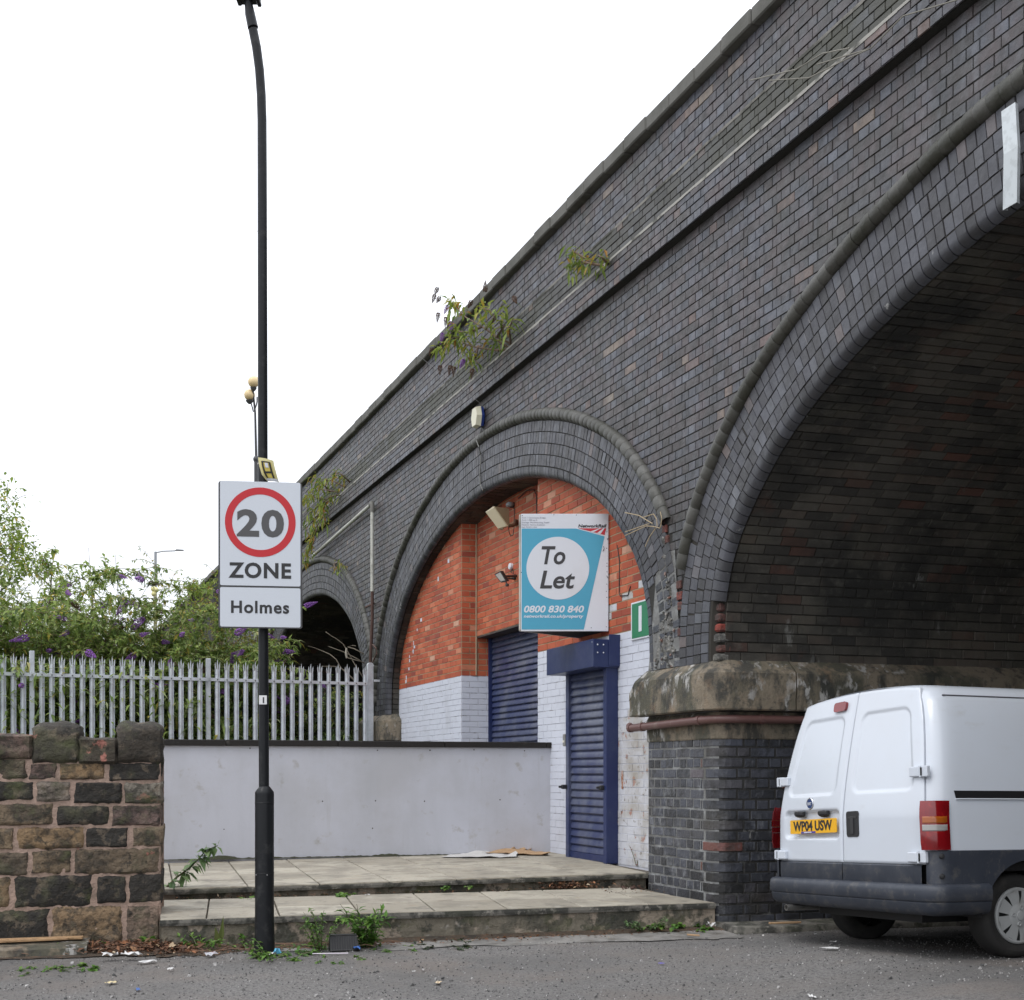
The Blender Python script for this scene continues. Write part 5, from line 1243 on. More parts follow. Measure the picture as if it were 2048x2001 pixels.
# rear doors as fine height fields so that pressings and recesses are real
def sdr(q, r, c, h, rad):
    """signed distance to a rounded rectangle"""
    dx, dy = abs(q - c[0]) - h[0] + rad, abs(r - c[1]) - h[1] + rad
    return math.hypot(max(dx, 0), max(dy, 0)) + min(max(dx, dy), 0) - rad
def topz(q):
    w_ = abs(q - QC)
    for i in range(len(SEC) - 1):
        if SEC[i + 1][1] <= w_ <= SEC[i][1]:
            t = (SEC[i][1] - w_) / max(1e-9, SEC[i][1] - SEC[i + 1][1]); z_ = SEC[i][0] + (SEC[i + 1][0] - SEC[i][0]) * t; break
    else: z_ = 1.7
    return z_ - .020
def sm(a, b, x): t = max(0, min(1, (x - a) / (b - a))); return t * t * (3 - 2 * t)
def door(side_, name, q_in, q_out_f):
    n, k = 62, 110; rows = []
    for j in range(k + 1):
        row = []
        for i in range(n + 1):
            r = .640 + (1.872 - .640) * j / k; q = q_in + (q_out_f(r) - q_in) * i / n; rt_ = topz(q); r = .640 + (rt_ - .640) * j / k; qo = q_out_f(r)
            q = q_in + (qo - q_in) * i / n; d = 0
            # window pressing, its outer edge following the slanting side
            if side_ < 0: cq, hq_ = (.745 + (.117 if r < 1.2 else .117 + (r - 1.2) * .19)) / 2 + .015, None; lo_, hi_ = .105 + max(0, r - 1.15) * .25, .752
            else: lo_, hi_ = .958, 1.605 - max(0, r - 1.15) * .25
            s_ = sdr(q, r, ((lo_ + hi_) / 2, 1.418), ((hi_ - lo_) / 2, .285), .07)
            d += .011 * (1 - sm(-.012, .008, s_))
            if side_ > 0:
                s2 = sdr(q, r, (1.257, .915), (.365, .103), .035); d += .032 * (1 - sm(-.022, .010, s2))
            e = min(i, n - i) * abs(qo - q_in) / n; er = min(j, k - j) * .0112
            d += .010 * (1 - sm(0, .010, min(e, er)))
            row.append(V(rp(q, r) - .010 + d, q, r))
        rows.append(row)
    m = M(); m.grid(rows)
    for ed in ([r_[0] for r_ in rows], [r_[-1] for r_ in rows], rows[0], rows[-1]): m.grid([ed, [p + VB * .02 for p in ed]])
    return m.build(name, VW, van, smooth=50.0)
nearf = lambda r: QC - hw(min(r, 1.75)) + .092 + max(0, r - 1.75) * .3
farf = lambda r: 2 * QC - nearf(r)
dn_ = door(-1, 'rear_door', .846, nearf); df_ = door(1, 'rear_door', .853, farf)
# dark lower edges of the doors
for a, b in ((.016, .846), (.853, 1.706)):
    m = M(); m.grid([[V(rp(q, .6) - .014 + o_, q, r) for q in [a + (b - a) * i / 8 for i in range(9)]] for r, o_ in ((.508, .004), (.515, 0), (.628, 0), (.637, .006), (.637, .02))]); m.build('door_cladding', VG, van, smooth=30.0)
# side and corner cladding with wheel arch
HP, HR, WR = .747, .289, .283
def clad(sd):
    m = M(); rows = []
    ps = [(-.004, .092), (0.0, .055), (.018, .03), (.045, .012), (.08, .002), (.12, 0)] + [(.14 + i * .02, 0) for i in range(62)] + [(1.4 + i * .2, 0) for i in range(8)]
    for p, ins in ps:
        top = .733; ra = .365
        bot = .32 if p > 1.2 else .50
        if p < .12: bot = .49
        dx = p - HP
        if abs(dx) < ra: bot = max(bot if p > HP else .3, HR + math.sqrt(ra * ra - dx * dx))
        if p > HP and abs(dx) < ra: bot = HR + math.sqrt(ra * ra - dx * dx)
        elif p > HP: bot = .30
        elif abs(dx) >= ra: bot = .49
        q = QC + sd * (.972 - ins); rows.append([V(p + bow(q) * .8, QC + sd * (.972 - ins - .02), bot), V(p + bow(q) * .8, q, bot + .006), V(p + bow(q) * .8, q, bot + (top - bot) * .5), V(p + bow(q) * .8, q, top - .006), V(p + bow(q) * .8, QC + sd * (.955 - ins), top)])
    m.grid(rows); m.build('side_cladding', VG, van, smooth=35.0)
    m = M(); rows = []
    for i in range(25):
        t = math.pi * i / 24; c_, s_ = math.cos(t), math.sin(t)
        rows.append([V(HP + .365 * c_, QC + sd * .968, HR + .365 * s_), V(HP + .372 * c_, QC + sd * .60, HR + .372 * s_)])
    m.grid(rows); m.build('wheel_housing', VBK, van)
clad(-1); clad(1)
m = M(); m.box(V(2.2, QC, .46), VB * 2.0, VA * .60, VC * .22); m.box(V(.35, QC, .42), VB * .25, VA * .75, VC * .10); m.box(V(1.2, QC, .62), VB * 1.1, VA * .93, VC * .03); m.tube([V(.62, .15, .29), V(.62, 1.5, .29)], .045, 8); m.build('underbody', VBK, van)
# wrap-round bumper
def bpath(rad=.14):
    pts = []; q0, q1 = -.145, 1.859; p0 = -.055
    pts.append((.435, q0, (0, -1)))
    for i in range(4): pts.append((.435 - (.435 - (p0 + rad + .02)) * (i + 1) / 4, q0, (0, -1)))
    for i in range(1, 10):
        a = math.pi / 2 * i / 9; pts.append((p0 + rad + .02 - rad * math.sin(a), q0 + rad - rad * math.cos(a), (-math.sin(a), -math.cos(a))))
    for i in range(1, 12):
        q = q0 + rad + (q1 - q0 - 2 * rad) * i / 12; pts.append((p0 + .02 - .02 * (1 - ((q - QC) / .86) ** 2), q, (-1, 0)))
    for i in range(0, 10):
        a = math.pi / 2 * (1 - i / 9); pts.append((p0 + rad + .02 - rad * math.sin(a), q1 - rad + rad * math.cos(a), (-math.sin(a), math.cos(a))))
    pts.append((.435, q1, (0, 1))); return pts
prof = [(-.09, .512), (-.03, .513), (-.008, .508), (.008, .494), (.014, .470), (.012, .410), (.006, .403), (-.002, .398), (.003, .392), (-.008, .345), (-.035, .318), (-.10, .305)]
m = M(); rows = []
for i, (p, q, nrm) in enumerate(bpath()):
    k = 1.0
    rows.append([V(p + nrm[0] * o_, q + nrm[1] * o_, r) for o_, r in prof])
m.grid(rows)
for e in (rows[0], rows[-1]): m.add(e, [tuple(range(len(e)))])
m.build('bumper', VG, van, smooth=40.0)
# tail lights
LR = mat('red_lens', (.20, .005, .008), .12, coat=.6, layers=[((.55, .03, .02), 7, .55, .72, .7), ((.12, .004, .006), 5, .5, .7, .6)]); LO = mat('orange_lens', (.34, .085, .010), .15, coat=.6); LW = mat('clear_lens', (.33, .32, .31), .15, coat=.6)
def light(sd):
    lt = None
    def srf(u, r, o_):
        # u runs from the door edge round the corner to the body side
        pts_ = [(-.004, .078), (.004, .050), (.020, .024), (.045, .006), (.09, -.004), (.150, -.006)]
        x = u * 5; i = min(4, int(x)); t = x - i; p = pts_[i][0] + (pts_[i + 1][0] - pts_[i][0]) * t; ins = pts_[i][1] + (pts_[i + 1][1] - pts_[i][1]) * t
        w_ = hw(r) ; q = QC + sd * (w_ - ins + o_ * (.5 + .5 * u)); return V(p + lean(r) + .024 - .03 - o_ * (1 - u), q, r)
    def patch_(name, r0, r1, u0, u1, o_, mt, par):
        m = M(); m.grid([[srf(u0 + (u1 - u0) * i / 10, r0 + (r1 - r0) * j / 6, o_ if (0 < j < 6 and i < 10) else o_ - .008) for i in range(11)] for j in range(7)]); return m.build(name, mt, par, smooth=40.0)
    lt = patch_('tail_light', .735, 1.055, 0, 1, .016, LR, van)
    patch_('orange_lens', .905, .955, .14, .93, .0215, LO, lt); patch_('reversing_lens', .855, .902, .12, .93, .0215, LW, lt)
light(-1); light(1)
# hinges
def hinge(q, r, sd):
    m = M(); o_ = V(rp(q, r) - .026, q, r)
    m.bbox(V(rp(q, r) - .028, q + sd * -.040, r), VA * .048, VB * .017, VC * .033, .006); m.bbox(V(rp(q, r) - .018, q + sd * .040, r), VA * .042, VB * .016, VC * .037, .006)
    m.tube([V(rp(q, r) - .036, q + sd * .018, r - .037), V(rp(q, r) - .036, q + sd * .018, r + .037)], .008, 8)
    m.build('hinge', VW, van)
for q, r, sd in ((.045, 1.25, -1), (.035, .687, -1), (1.690, 1.252, 1), (1.680, .684, 1)): hinge(q, r, sd)
m = M()
for q, r, sd in ((.045, 1.25, -1), (.035, .687, -1), (1.690, 1.252, 1), (1.680, .684, 1)): m.box(V(rp(q, r) - .036, q + sd * .030, r), VA * .004, VB * .006, VC * .026)
m.build('hinge_gap', SEAM, van)
# plate, badge, lamps, handle, high stop lamp
PLT = mat('plate_yellow', (.80, .42, .012), .35)
pl = thing_part = None
c = V(.017 - .012 - .020, 1.207, .902); tilt = -.010
pr = (-VA + VC * .018).normalized(); pu = (VC - pr * VC.dot(pr)).normalized()
m = M(); plate(m, rrect(.600, .104, .008), c, pr, pu, -.004, .002); pl = m.build('number_plate', PLT, van)
text('plate_lettering', 'WP04 USW', .073, c - pr * .004 - pu * .030, pr, pu, SGB, pl, align='CENTER', push=.0022, off=.055, fit=.505)
m = M(); plate(m, rrect(.190, .014, .002), c - pr * .06 - pu * .044, pr, pu, .002, .0030); m.build('dealer_strip', mat('strip_blue', (.06, .05, .28), .5), pl)
m = M(); plate(m, rrect(.10, .006, .001), c - pr * .065 - pu * .044, pr, pu, .0030, .0036); m.build('strip_print', WHT, pl)
c = V(rp(1.265, 1.071) - .010, 1.265, 1.071); bn_ = pr.cross(pu)
m = M(); m.lathe(c, bn_, [(.046, 0), (.046, .006), (.041, .011), (.036, .010)], 32); bd = m.build('badge', mat('chrome', (.55, .56, .58), .18, metal=.9), van, smooth=40.0)
m = M(); m.lathe(c, bn_, [(.037, .0095), (.0001, .0105)], 32); m.build('badge_field', mat('badge_blue', (.02, .045, .14), .25), bd)
text('badge_lettering', 'FIAT', .023, c - pu * .0115, pr, pu, WHT, bd, align='CENTER', push=.0112, fit=.052, off=.01, depth=.0008)
m = M()
for q in (1.392, 1.081): m.bbox(V(-.004, q, .998), VA * .054, VB * .020, VC * .017, .012); m.lathe(V(-.004, q, .99), -VC, [(.040, 0), (.034, .014), (.015, .022), (.0001, .022)], 12)
m.build('plate_lamp', BLK, van, smooth=35.0)
c = V(rp(.72, .913) - .0105, .72, .913); m = M(); plate(m, rrect(.142, .182, .022), c, pr, pu, -.01, .004); hd_ = m.build('door_handle', BLK, van)
m = M(); m.bbox(c + bn_ * .006 + pu * -.008, pr * .017, pu * .062, bn_ * .006, .004); m.bbox(c + bn_ * .005 + pu * .045, pr * .048, pu * .006, bn_ * .003, .002); m.build('handle_bar', mat('handle_grey', (.035, .035, .037), .35), hd_)
c = V(rp(1.02, 1.775) - .012, 1.022, 1.775); m = M(); plate(m, rrect(.148, .070, .022), c, pr, (VC + VB * .18).normalized(), -.01, .020); m.build('high_stop_lamp', LR, van, smooth=40.0)
# sliding door rail
m = M(); 
for r0, r1, o_, mt in ((1.071, 1.121, .003, VBK),):
    rows = [[V(.207 + (1.121 - r) * .18, QC - hw(r) - o_, r) for r in (r0, (r0 + r1) / 2, r1)], [V(2.3, QC - hw(r) - o_, r) for r in (r0, (r0 + r1) / 2, r1)]]
    m.grid(rows)
m.build('slide_rail', VBK, van)
m = M(); m.tube([V(.215, QC - hw(1.066) - .005, 1.066), V(2.3, QC - hw(1.066) - .005, 1.066)], .005, 5); m.build('rail_trim', VW, van)
m = M()
for r in (.695, .565): m.lathe(V(.075, QC - .968, r), -VA + VB * -.5, [(.0001, .008), (.014, .006), (.018, 0)], 12)
m.lathe(V(.075, QC + .968, .565), VA + VB * -.5, [(.0001, .008), (.014, .006), (.018, 0)], 12); m.build('cladding_screw', VBK, van)
m = M(); m.lathe(V(-.02, 1.52, .285), -VB, [(.024, -.25), (.024, .04), (.020, .04), (.018, -.1)], 16); m.build('exhaust', mat('exhaust_steel', (.35, .34, .32), .35, metal=.8), van)
# panel seams on the side (slide door)
m = M()
for p in (1.25, 2.35): m.tube([V(p, QC - hw(r) - .0005, r) for r in (.74, .9, 1.1, 1.3, 1.5, 1.65, 1.76)], .004, 5)
m.build('panel_seam', SEAM, van)
# wheels
TYR = mat('tyre_rubber', (.022, .021, .020), .8, layers=[((.06, .055, .048), 6, .5, .7, .6)], bump=[(60, .2, .004)]); HUB = mat('hubcap_grey', (.33, .34, .34), .42, layers=[((.18, .165, .14), 7, .48, .7, .6)], rough_noise=(9, .35, .55))
def wheel(p, sd):
    r0 = M(); c = V(p, QC + sd * .80, HR); ax = VA * sd
    r0.lathe(c, ax, [(.175, -.085), (.20, -.092), (.25, -.092), (.272, -.080), (.282, -.055), (WR, 0), (.282, .055), (.272, .080), (.252, .094), (.235, .096), (.233, .094), (.20, .092), (.187, .080)], 48)
    wt = bpy.data.objects.new('wheel', None); COL.objects.link(wt); wt.parent = van; wt.location = c - origin(van)
    r0.build('tyre', TYR, wt, smooth=40.0)
    m = M(); m.lathe(c, ax, [(.188, .078), (.184, .090), (.170, .094), (.150, .088), (.0001, .080)], 48); m.build('rim_recess', mat('rim_dark', (.015, .015, .015), .7), wt, smooth=40.0) if sd else None
    m = M(); m.lathe(c, ax, [(.190, .080), (.188, .094), (.178, .100), (.166, .098)], 48); m.lathe(c, ax, [(.085, .100), (.060, .108), (.030, .110), (.028, .116), (.0001, .118)], 32)
    a0 = ax.cross(VC).normalized(); b0 = VC
    for k in range(8):
        t0 = 2 * math.pi * (k + .22) / 8; t1 = 2 * math.pi * (k + .98) / 8; t2 = 2 * math.pi * (k + .10) / 8; t3 = 2 * math.pi * (k + 1.10) / 8
        f_ = lambda rr, t, h: c + ax * h + rr * (math.cos(t) * a0 + math.sin(t) * b0)
        m.add([f_(.080, t2, .101), f_(.080, t3, .101), f_(.130, t1 + .02, .104), f_(.172, t1 + .01, .098), f_(.172, t0 - .01, .098), f_(.130, t0 - .02, .104)], [(0, 1, 2, 3, 4, 5)])
    m.build('hubcap', HUB, wt, smooth=30.0)
    m = M()
    for k in range(4):
        t = 2 * math.pi * (k + .1) / 4; m.lathe(c + .055 * (math.cos(t) * a0 + math.sin(t) * b0) + ax * .106, ax, [(.014, 0), (.014, .008), (.011, .009), (.009, .003), (.0001, .003)], 12)
    m.build('wheel_bolt', HUB, wt, smooth=40.0)
for p in (HP, HP + 2.82):
    for sd in (-1, 1): wheel(p, sd)
# windscreen, cab windows and front lamps (out of the frame)
GLS = mat('dark_glass', (.02, .025, .03), .05, spec=.8)
m = M(); m.add([V(2.78, QC - .62, 1.80), V(2.78, QC + .62, 1.80), V(3.50, QC + .78, 1.20), V(3.50, QC - .78, 1.20)], [(0, 1, 2, 3)]); m.build('windscreen', GLS, van)
for sd in (-1, 1):
    m = M(); m.add([V(2.42, QC + sd * (hw(1.12) + .004), 1.14), V(3.42, QC + sd * (hw(1.12) + .004), 1.14), V(2.90, QC + sd * (hw(1.62) + .004), 1.62), V(2.45, QC + sd * (hw(1.62) + .004), 1.62)], [(0, 1, 2, 3)]); m.build('side_window', GLS, van)
    m = M(); m.bbox(V(4.36, QC + sd * .62, .78), VA * .15, VB * .03, VC * .07, .02); m.build('headlight', LW, van)
    m = M(); m.bbox(V(3.25, QC + sd * 1.02, 1.12), VA * .06, VB * .04, VC * .10, .02); m.build('wing_mirror', VG, van)
m = M(); m.bbox(V(4.36, QC, .48), VA * .88, VB * .08, VC * .16, .04); m.build('front_bumper', VG, van)
# ---------------------------------------------------------------- plants
random.seed(21)
BUD = leaf_mat('buddleia_leaf', [(0, (.08, .13, .04)), (.3, (.16, .24, .07)), (.6, (.26, .35, .09)), (.82, (.37, .45, .15)), (.93, (.46, .50, .30)), (1, (.50, .42, .10))], .5)
YBUD = leaf_mat('yellow_green_leaf', [(0, (.12, .18, .04)), (.4, (.22, .30, .06)), (.75, (.34, .38, .08)), (.9, (.38, .28, .05)), (1, (.40, .18, .04))], .4)  # yellow-green foliage, some leaves turning rusty
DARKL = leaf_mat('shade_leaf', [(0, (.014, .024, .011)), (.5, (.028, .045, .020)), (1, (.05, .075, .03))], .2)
TREEL = leaf_mat('birch_leaf', [(0, (.08, .13, .025)), (.4, (.17, .25, .045)), (.8, (.28, .37, .06)), (.93, (.38, .38, .06)), (1, (.5, .38, .07))], .5)
WEED = leaf_mat('weed_leaf', [(0, (.05, .12, .022)), (.5, (.10, .22, .035)), (1, (.19, .31, .06))], .35)
STEM = mat('green_stem', (.10, .11, .05), .7); WOOD = mat('twig', (.14, .095, .065), .85); DRYF = mat('dead_flower', (.10, .055, .035), .9)
PURP = mat('buddleia_purple', [(0, (.16, .055, .26)), (.5, (.25, .09, .40)), (1, (.36, .16, .50))], .7, bump=[(120, .6, .01)])
BARK = mat('bark', (.10, .085, .07), .9, bump=[(20, .6, .02)])
def leaf(m, p, d, up, L, wd, rnd, droop=.3):
    """folded lance-shaped leaf: six triangles' worth of quads"""
    d = d.normalized(); s = d.cross(up)
    if s.length < 1e-4: s = d.cross(Vector((1, 0, 0)))
    s.normalize(); n = s.cross(d)
    a = p; b = p + d * L * .45 - Z * droop * L * .12; c = p + d * L - Z * droop * L * .55
    l = b + s * wd + n * wd * .35; r = b - s * wd + n * wd * .35
    m.add([a, r, c, l, b], [(0, 1, 4), (1, 2, 4), (4, 2, 3), (0, 4, 3)], rnd)
def rv(a=1.0): return Vector((random.gauss(0, a), random.gauss(0, a), random.gauss(0, a)))
PAN = None
def panicle_mesh(L=.24):
    m = M(); n = 11
    for i in range(n):
        t = i / (n - 1); r = .040 * math.sin(math.pi * min(1, .15 + .85 * t) ** .8) * (1 - t * .55) + .006
        for k in range(6):
            a = 2 * math.pi * (k + .5 * (i % 2)) / 6 + random.uniform(-.3, .3); c = Vector((r * math.cos(a), r * math.sin(a), t * L)); s_ = .018 * (1 - t * .5)
            o_ = Vector((math.cos(a), math.sin(a), .3)).normalized(); u_ = o_.orthogonal().normalized(); v_ = o_.cross(u_)
            m.add([c + o_ * s_, c + u_ * s_, c + v_ * s_, c - u_ * s_, c - v_ * s_], [(0, 1, 2), (0, 2, 3), (0, 3, 4), (0, 4, 1)], random.random())
    m.tube([(0, 0, -.02), (0, 0, L)], .004, 5, .2); return m
mm = panicle_mesh(); po = mm.build('panicle', PURP); PAN = po.data; bpy.data.objects.remove(po)
mm = panicle_mesh(.20); po = mm.build('panicle', DRYF); PAND = po.data; bpy.data.objects.remove(po)
def put_panicle(parent, p, d, sc_=1.0, dry=False):
    o = inst(PAND if dry else PAN, 'flower_panicle', parent, p); o.rotation_euler = d.to_track_quat('Z', 'Y').to_euler(); o.scale = (sc_, sc_, sc_); return o
def arch_stem(p0, d0, L, droop, n=9):
    pts = [p0]; d = d0.normalized()
    for i in range(n): d = (d - Z * droop * (i / n) + rv(.05)).normalized(); pts.append(pts[-1] + d * L / n)
    return pts
def buddleia(name, label, base, height, spread, nstem, mt, flowers, seed, lsz=.14, cat='shrub', group=None, tilt=Vector((0, 0, 0)), dead=.2):
    random.seed(seed); t = thing(name, label, cat, base, group); ms, ml = M(), M(); nf = 0
    for i in range(nstem):
        a = random.uniform(0, 2 * math.pi); q = math.sqrt(random.random()) * spread; out = Vector((math.cos(a), math.sin(a), 0))
        b = base + out * q * .35; hgt = height * random.uniform(.62, 1.12) * (1 - .2 * (q / spread) ** 2)
        pts = arch_stem(b, Z * 1.0 + out * (q / height) * .9 + tilt + rv(.07), hgt * 1.1, .24, 10)
        ms.tube(pts, [.012 * (1 - k / 13) for k in range(len(pts))], 4)
        subs = [(pts, .22, 1.0)]
        for _ in range(8):
            k = random.randint(3, 10); o2 = Vector((random.gauss(0, 1), random.gauss(0, 1), random.uniform(.1, .9))).normalized(); s2 = arch_stem(pts[k], o2, height * random.uniform(.14, .30), .35, 6)
            ms.tube(s2, .004, 3); subs.append((s2, .0, .85))
        for pl_, st0, sz in subs:
            for k in range(1, len(pl_)):
                if k / len(pl_) < st0: continue
                seg = pl_[k] - pl_[k - 1]
                for e in range(3):
                    p = pl_[k - 1].lerp(pl_[k], random.random())
                    for sgn in (-1, 1):
                        dd = (seg.normalized() * .45 + Vector((random.gauss(0, 1), random.gauss(0, 1), random.gauss(0, .45))).normalized() * 1.0)
                        leaf(ml, p, dd, Z, lsz * random.uniform(.6, 1.25) * sz, lsz * .15 * random.uniform(.8, 1.3), min(1, max(0, random.gauss(.55, .26))), random.uniform(.2, 1.0))
            if flowers and random.random() < flowers and nf < 34:
                tip = pl_[-1]; put_panicle(t, tip, (pl_[-1] - pl_[-2]).normalized() * Vector((1, 1, .4)) + rv(.3) - Z * .1, random.uniform(.6, 1.1), random.random() < dead); nf += 1
    ms.build('stem', WOOD, t, kind='stuff'); ml.build('foliage', mt, t, kind='stuff'); return t
def BX(x, Y, z=1.0): return Vector(((x - CX) / F * Y, Y, z))
def hgt(y, Y, z=1.0): return EYE + (HY - y) / F * Y - z
SH = 'purple-flowered buddleia shrubs behind the palisade fence'
bl = [  # photo column, depth, crown row, spread, stems, flowers, label
 (-70, 18.6, 1165, 1.0, 26, .12, 'leafy buddleia at the far left edge behind the fence, under the tree'),
 (30, 18.8, 1190, .95, 30, .14, 'buddleia below the tree with purple spikes, first clump at the left of the fence'),
 (118, 19.2, 1205, .9, 30, .16, 'buddleia second from the left, with bright long leaves hanging over the pales'),
 (205, 19.6, 1175, .75, 24, .18, 'buddleia with thin sprays of purple spikes standing highest against the white sky'),
 (262, 19.4, 1285, .8, 24, .16, 'buddleia in the dip of the shrub line left of the street light'),
 (330, 19.8, 1250, .8, 28, .22, 'buddleia with the largest purple spike, below the slim street light'),
 (405, 20.2, 1250, .8, 28, .22, 'buddleia with many purple spikes just left of the zone sign'),
 (470, 20.6, 1285, .75, 24, .26, 'buddleia partly hidden by the bottom of the zone sign'),
 (520, 20.9, 1350, .55, 14, .30, 'last purple buddleia, right of the lamp post in front of the dark arches'),
 (300, 25.5, 1265, 1.0, 22, .06, 'loose green shrub behind the flowering shrubs under the yellow lamp'),
 (400, 27.0, 1190, 1.2, 26, .03, 'tall feathery green shrub in front of the far end of the viaduct'),
 (455, 28.5, 1190, 1.1, 24, .02, 'yellow-green shrub against the viaduct left of the zone sign'),
 (150, 24.5, 1230, 1.2, 24, .05, 'green shrub filling in behind the tall sprays at the left'),
 (60, 25.5, 1190, 1.3, 26, .05, 'green shrub in the second row below the tree')]
for i, (x, Y, yc, spd, ns, fl_, lb_) in enumerate(bl):
    buddleia('buddleia_bush', lb_, BX(x, Y), hgt(yc, Y), spd, int(ns * 1.25), YBUD if i in (10, 11) else BUD, fl_ * 2.0, 100 + i, lsz=.15 if i < 9 else .11, group=SH if i < 9 else 'green shrubs in the second row')
# low growth pressed against the back of the fence
random.seed(5); ml = M(); ms = M()
for i in range(8600):
    x = random.uniform(-60, 735); pf_ = fpt(min(740, x)); dpt = random.uniform(-.20 if x < 340 else -.05, 1.5) if random.random() < .5 else random.uniform(-.1, .5); p = Vector((pf_.x, pf_.y, 0)) - fn * dpt * 1.0
    top = (2.9 if x < 300 else 2.6 if x < 430 else 2.2) if x < 560 else 1.9 + .3 * mnoise.noise(Vector((x / 60, 0, 0)))
    z = 1.0 + (top - 1.0) * random.random() ** .8
    if dpt < 0.05 and random.random() < (.35 if x < 340 else .85): continue
    leaf(ml, p + Z * z, Vector((random.gauss(0, 1), random.gauss(-.4, 1), random.gauss(0, .5))), Z, random.uniform(.10, .22), random.uniform(.014, .026), min(1, max(0, random.gauss(.62 if x < 560 else .12, .22))), random.uniform(.3, 1.1))
ml.build('undergrowth', BUD, None, kind='stuff'); tag(bpy.data.objects['undergrowth'], 'tangled green undergrowth growing up against the back of the palisade fence', 'undergrowth')
# dark shrubs at the mouth of the third arch
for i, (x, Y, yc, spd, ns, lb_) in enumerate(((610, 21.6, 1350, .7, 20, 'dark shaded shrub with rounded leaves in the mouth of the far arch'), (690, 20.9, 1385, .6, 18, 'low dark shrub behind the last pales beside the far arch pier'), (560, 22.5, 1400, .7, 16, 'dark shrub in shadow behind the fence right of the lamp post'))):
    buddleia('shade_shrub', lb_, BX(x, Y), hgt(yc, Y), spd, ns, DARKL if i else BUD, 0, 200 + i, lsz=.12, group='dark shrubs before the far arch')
rt_ = thing('dead_branches', 'bare pale branches straggling across the dark mouth of the far arch', 'branches', BX(730, 20.3))
m = M()
def q6(x, y): return 600 + x / 6.497, 1250 + y / 6.497
for pl_ in (((870, 760), (720, 530), (610, 330), (560, 250), (470, 180), (400, 140), (335, 92)), ((740, 760), (530, 560), (470, 450), (390, 385), (300, 345), (190, 300), (105, 278)), ((830, 380), (700, 310), (620, 290), (680, 270), (725, 275)), ((840, 500), (700, 420), (560, 350), (370, 282)), ((800, 800), (690, 700), (560, 580), (450, 540), (280, 540)), ((830, 490), (620, 430), (600, 330))):
    pts = [P(*q6(*p), 20.35 + random.uniform(-.1, .1)) for p in pl_]; m.tube(pts, [.011 - .006 * k / (len(pts) - 1) for k in range(len(pts))], 5)
m.build('branch', mat('pale_dead_twig', (.20, .17, .13), .9), rt_, smooth=True)
m = M(); m.tube([P(*q6(605, 300), 20.3), P(*q6(598, 370), 20.3), P(*q6(606, 435), 20.3)], [.014, .020, .012], 8); m.build('branch', mat('pale_stub', (.36, .33, .27), .9), rt_)
# tree at the far left
def tree(name, label, base, H_, trunk_r, crown, nleaf, mt, seed, lsz=.07, n_br=22):
    random.seed(seed); t = thing(name, label, 'tree', base); tr = M(); cr = M()
    tp = [base + Vector((.06 * H_ * mnoise.noise(Vector((k * .4, seed, 0))), 0, H_ * k / 8)) for k in range(9)]
    tr.tube(tp, [trunk_r * (1 - k / 9.5) for k in range(9)], 8); tips = []
    for i in range(n_br):
        k = random.uniform(.22, .97); b = tp[int(k * 8)].lerp(tp[min(8, int(k * 8) + 1)], k * 8 % 1); a = random.uniform(0, 2 * math.pi)
        L_ = crown(k) * random.uniform(.75, 1.15); pts = arch_stem(b, Vector((math.cos(a), math.sin(a), random.uniform(.35, .9))), L_, .12, 7); tr.tube(pts, [.03 * (1 - q / 8.5) * H_ / 8 for q in range(8)], 4)
        for q in range(2, 8):
            tips.append(pts[q])
            for _ in range(3): s2 = arch_stem(pts[q], rv(1) + Z * .3, L_ * random.uniform(.15, .32), .3, 4); tr.tube(s2, .006, 3); tips += s2[1:]
    for i in range(nleaf):
        c = random.choice(tips) + rv(.13 * H_ / 8); leaf(cr, c, rv(1), Z, lsz * random.uniform(.7, 1.3), lsz * .36, min(1, max(0, random.gauss(.45 + .25 * (c.z - base.z) / H_ - .1, .22))), .5)
    tr.build('trunk', BARK, t, smooth=True); cr.build('crown', mt, t, kind='stuff'); return t
tree('birch_tree', 'light green tree rising above the shrubs at the left edge', BX(-105, 29), hgt(1025, 29), .13, lambda k: 2.9 * math.sin(math.pi * min(1, (1.08 - k))) ** .7, 15000, TREEL, 31, lsz=.105, n_br=40)
tree('small_tree', 'smaller thin-leaved tree to the right of the taller one, above the shrubs', BX(105, 31), hgt(1125, 31), .08, lambda k: 1.5 * math.sin(math.pi * min(1, (1.1 - k))) ** .8, 4600, TREEL, 33, lsz=.095, n_br=22)
tree('slender_tree', 'thin sapling standing behind the shrubs left of the viaduct end', BX(385, 36), hgt(1165, 36), .06, lambda k: 1.0, 2600, TREEL, 35, lsz=.09, n_br=16)
# plants growing out of the brickwork
def wall_plant(name, label, root, branches, mt, seed, nl=26, lsz=.13, flowers=(), cat='plant'):
    random.seed(seed); t = thing(name, label, cat, root); ms, ml = M(), M()
    for br in branches:
        ms.tube(br, [.016 * (1 - .75 * k / (len(br) - 1)) for k in range(len(br))], 6)
        for k in range(1, len(br)):
            for e in range(int(nl * (k / len(br)) ** 2)):
                p = br[k - 1].lerp(br[k], random.random()) + rv(.04); leaf(ml, p, rv(1) - Z * .35 + (br[k] - br[k - 1]).normalized() * .5, Z, lsz * random.uniform(.6, 1.2), lsz * .13, random.random(), random.uniform(.4, 1.2))
    for p, d, sc_, dry in flowers: put_panicle(t, p, d, sc_, dry)
    ms.build('stem', WOOD, t, smooth=True, kind='stuff'); ml.build('foliage', mt, t, kind='stuff'); return t
q9 = lambda x, y: (850 + x / 9.28, 560 + y / 9.28)
def wq(x, y, o_): s, z = fpx(*q9(x, y), -o_); return fp(s, z, -o_)
root = wq(1600, 1290, .05)
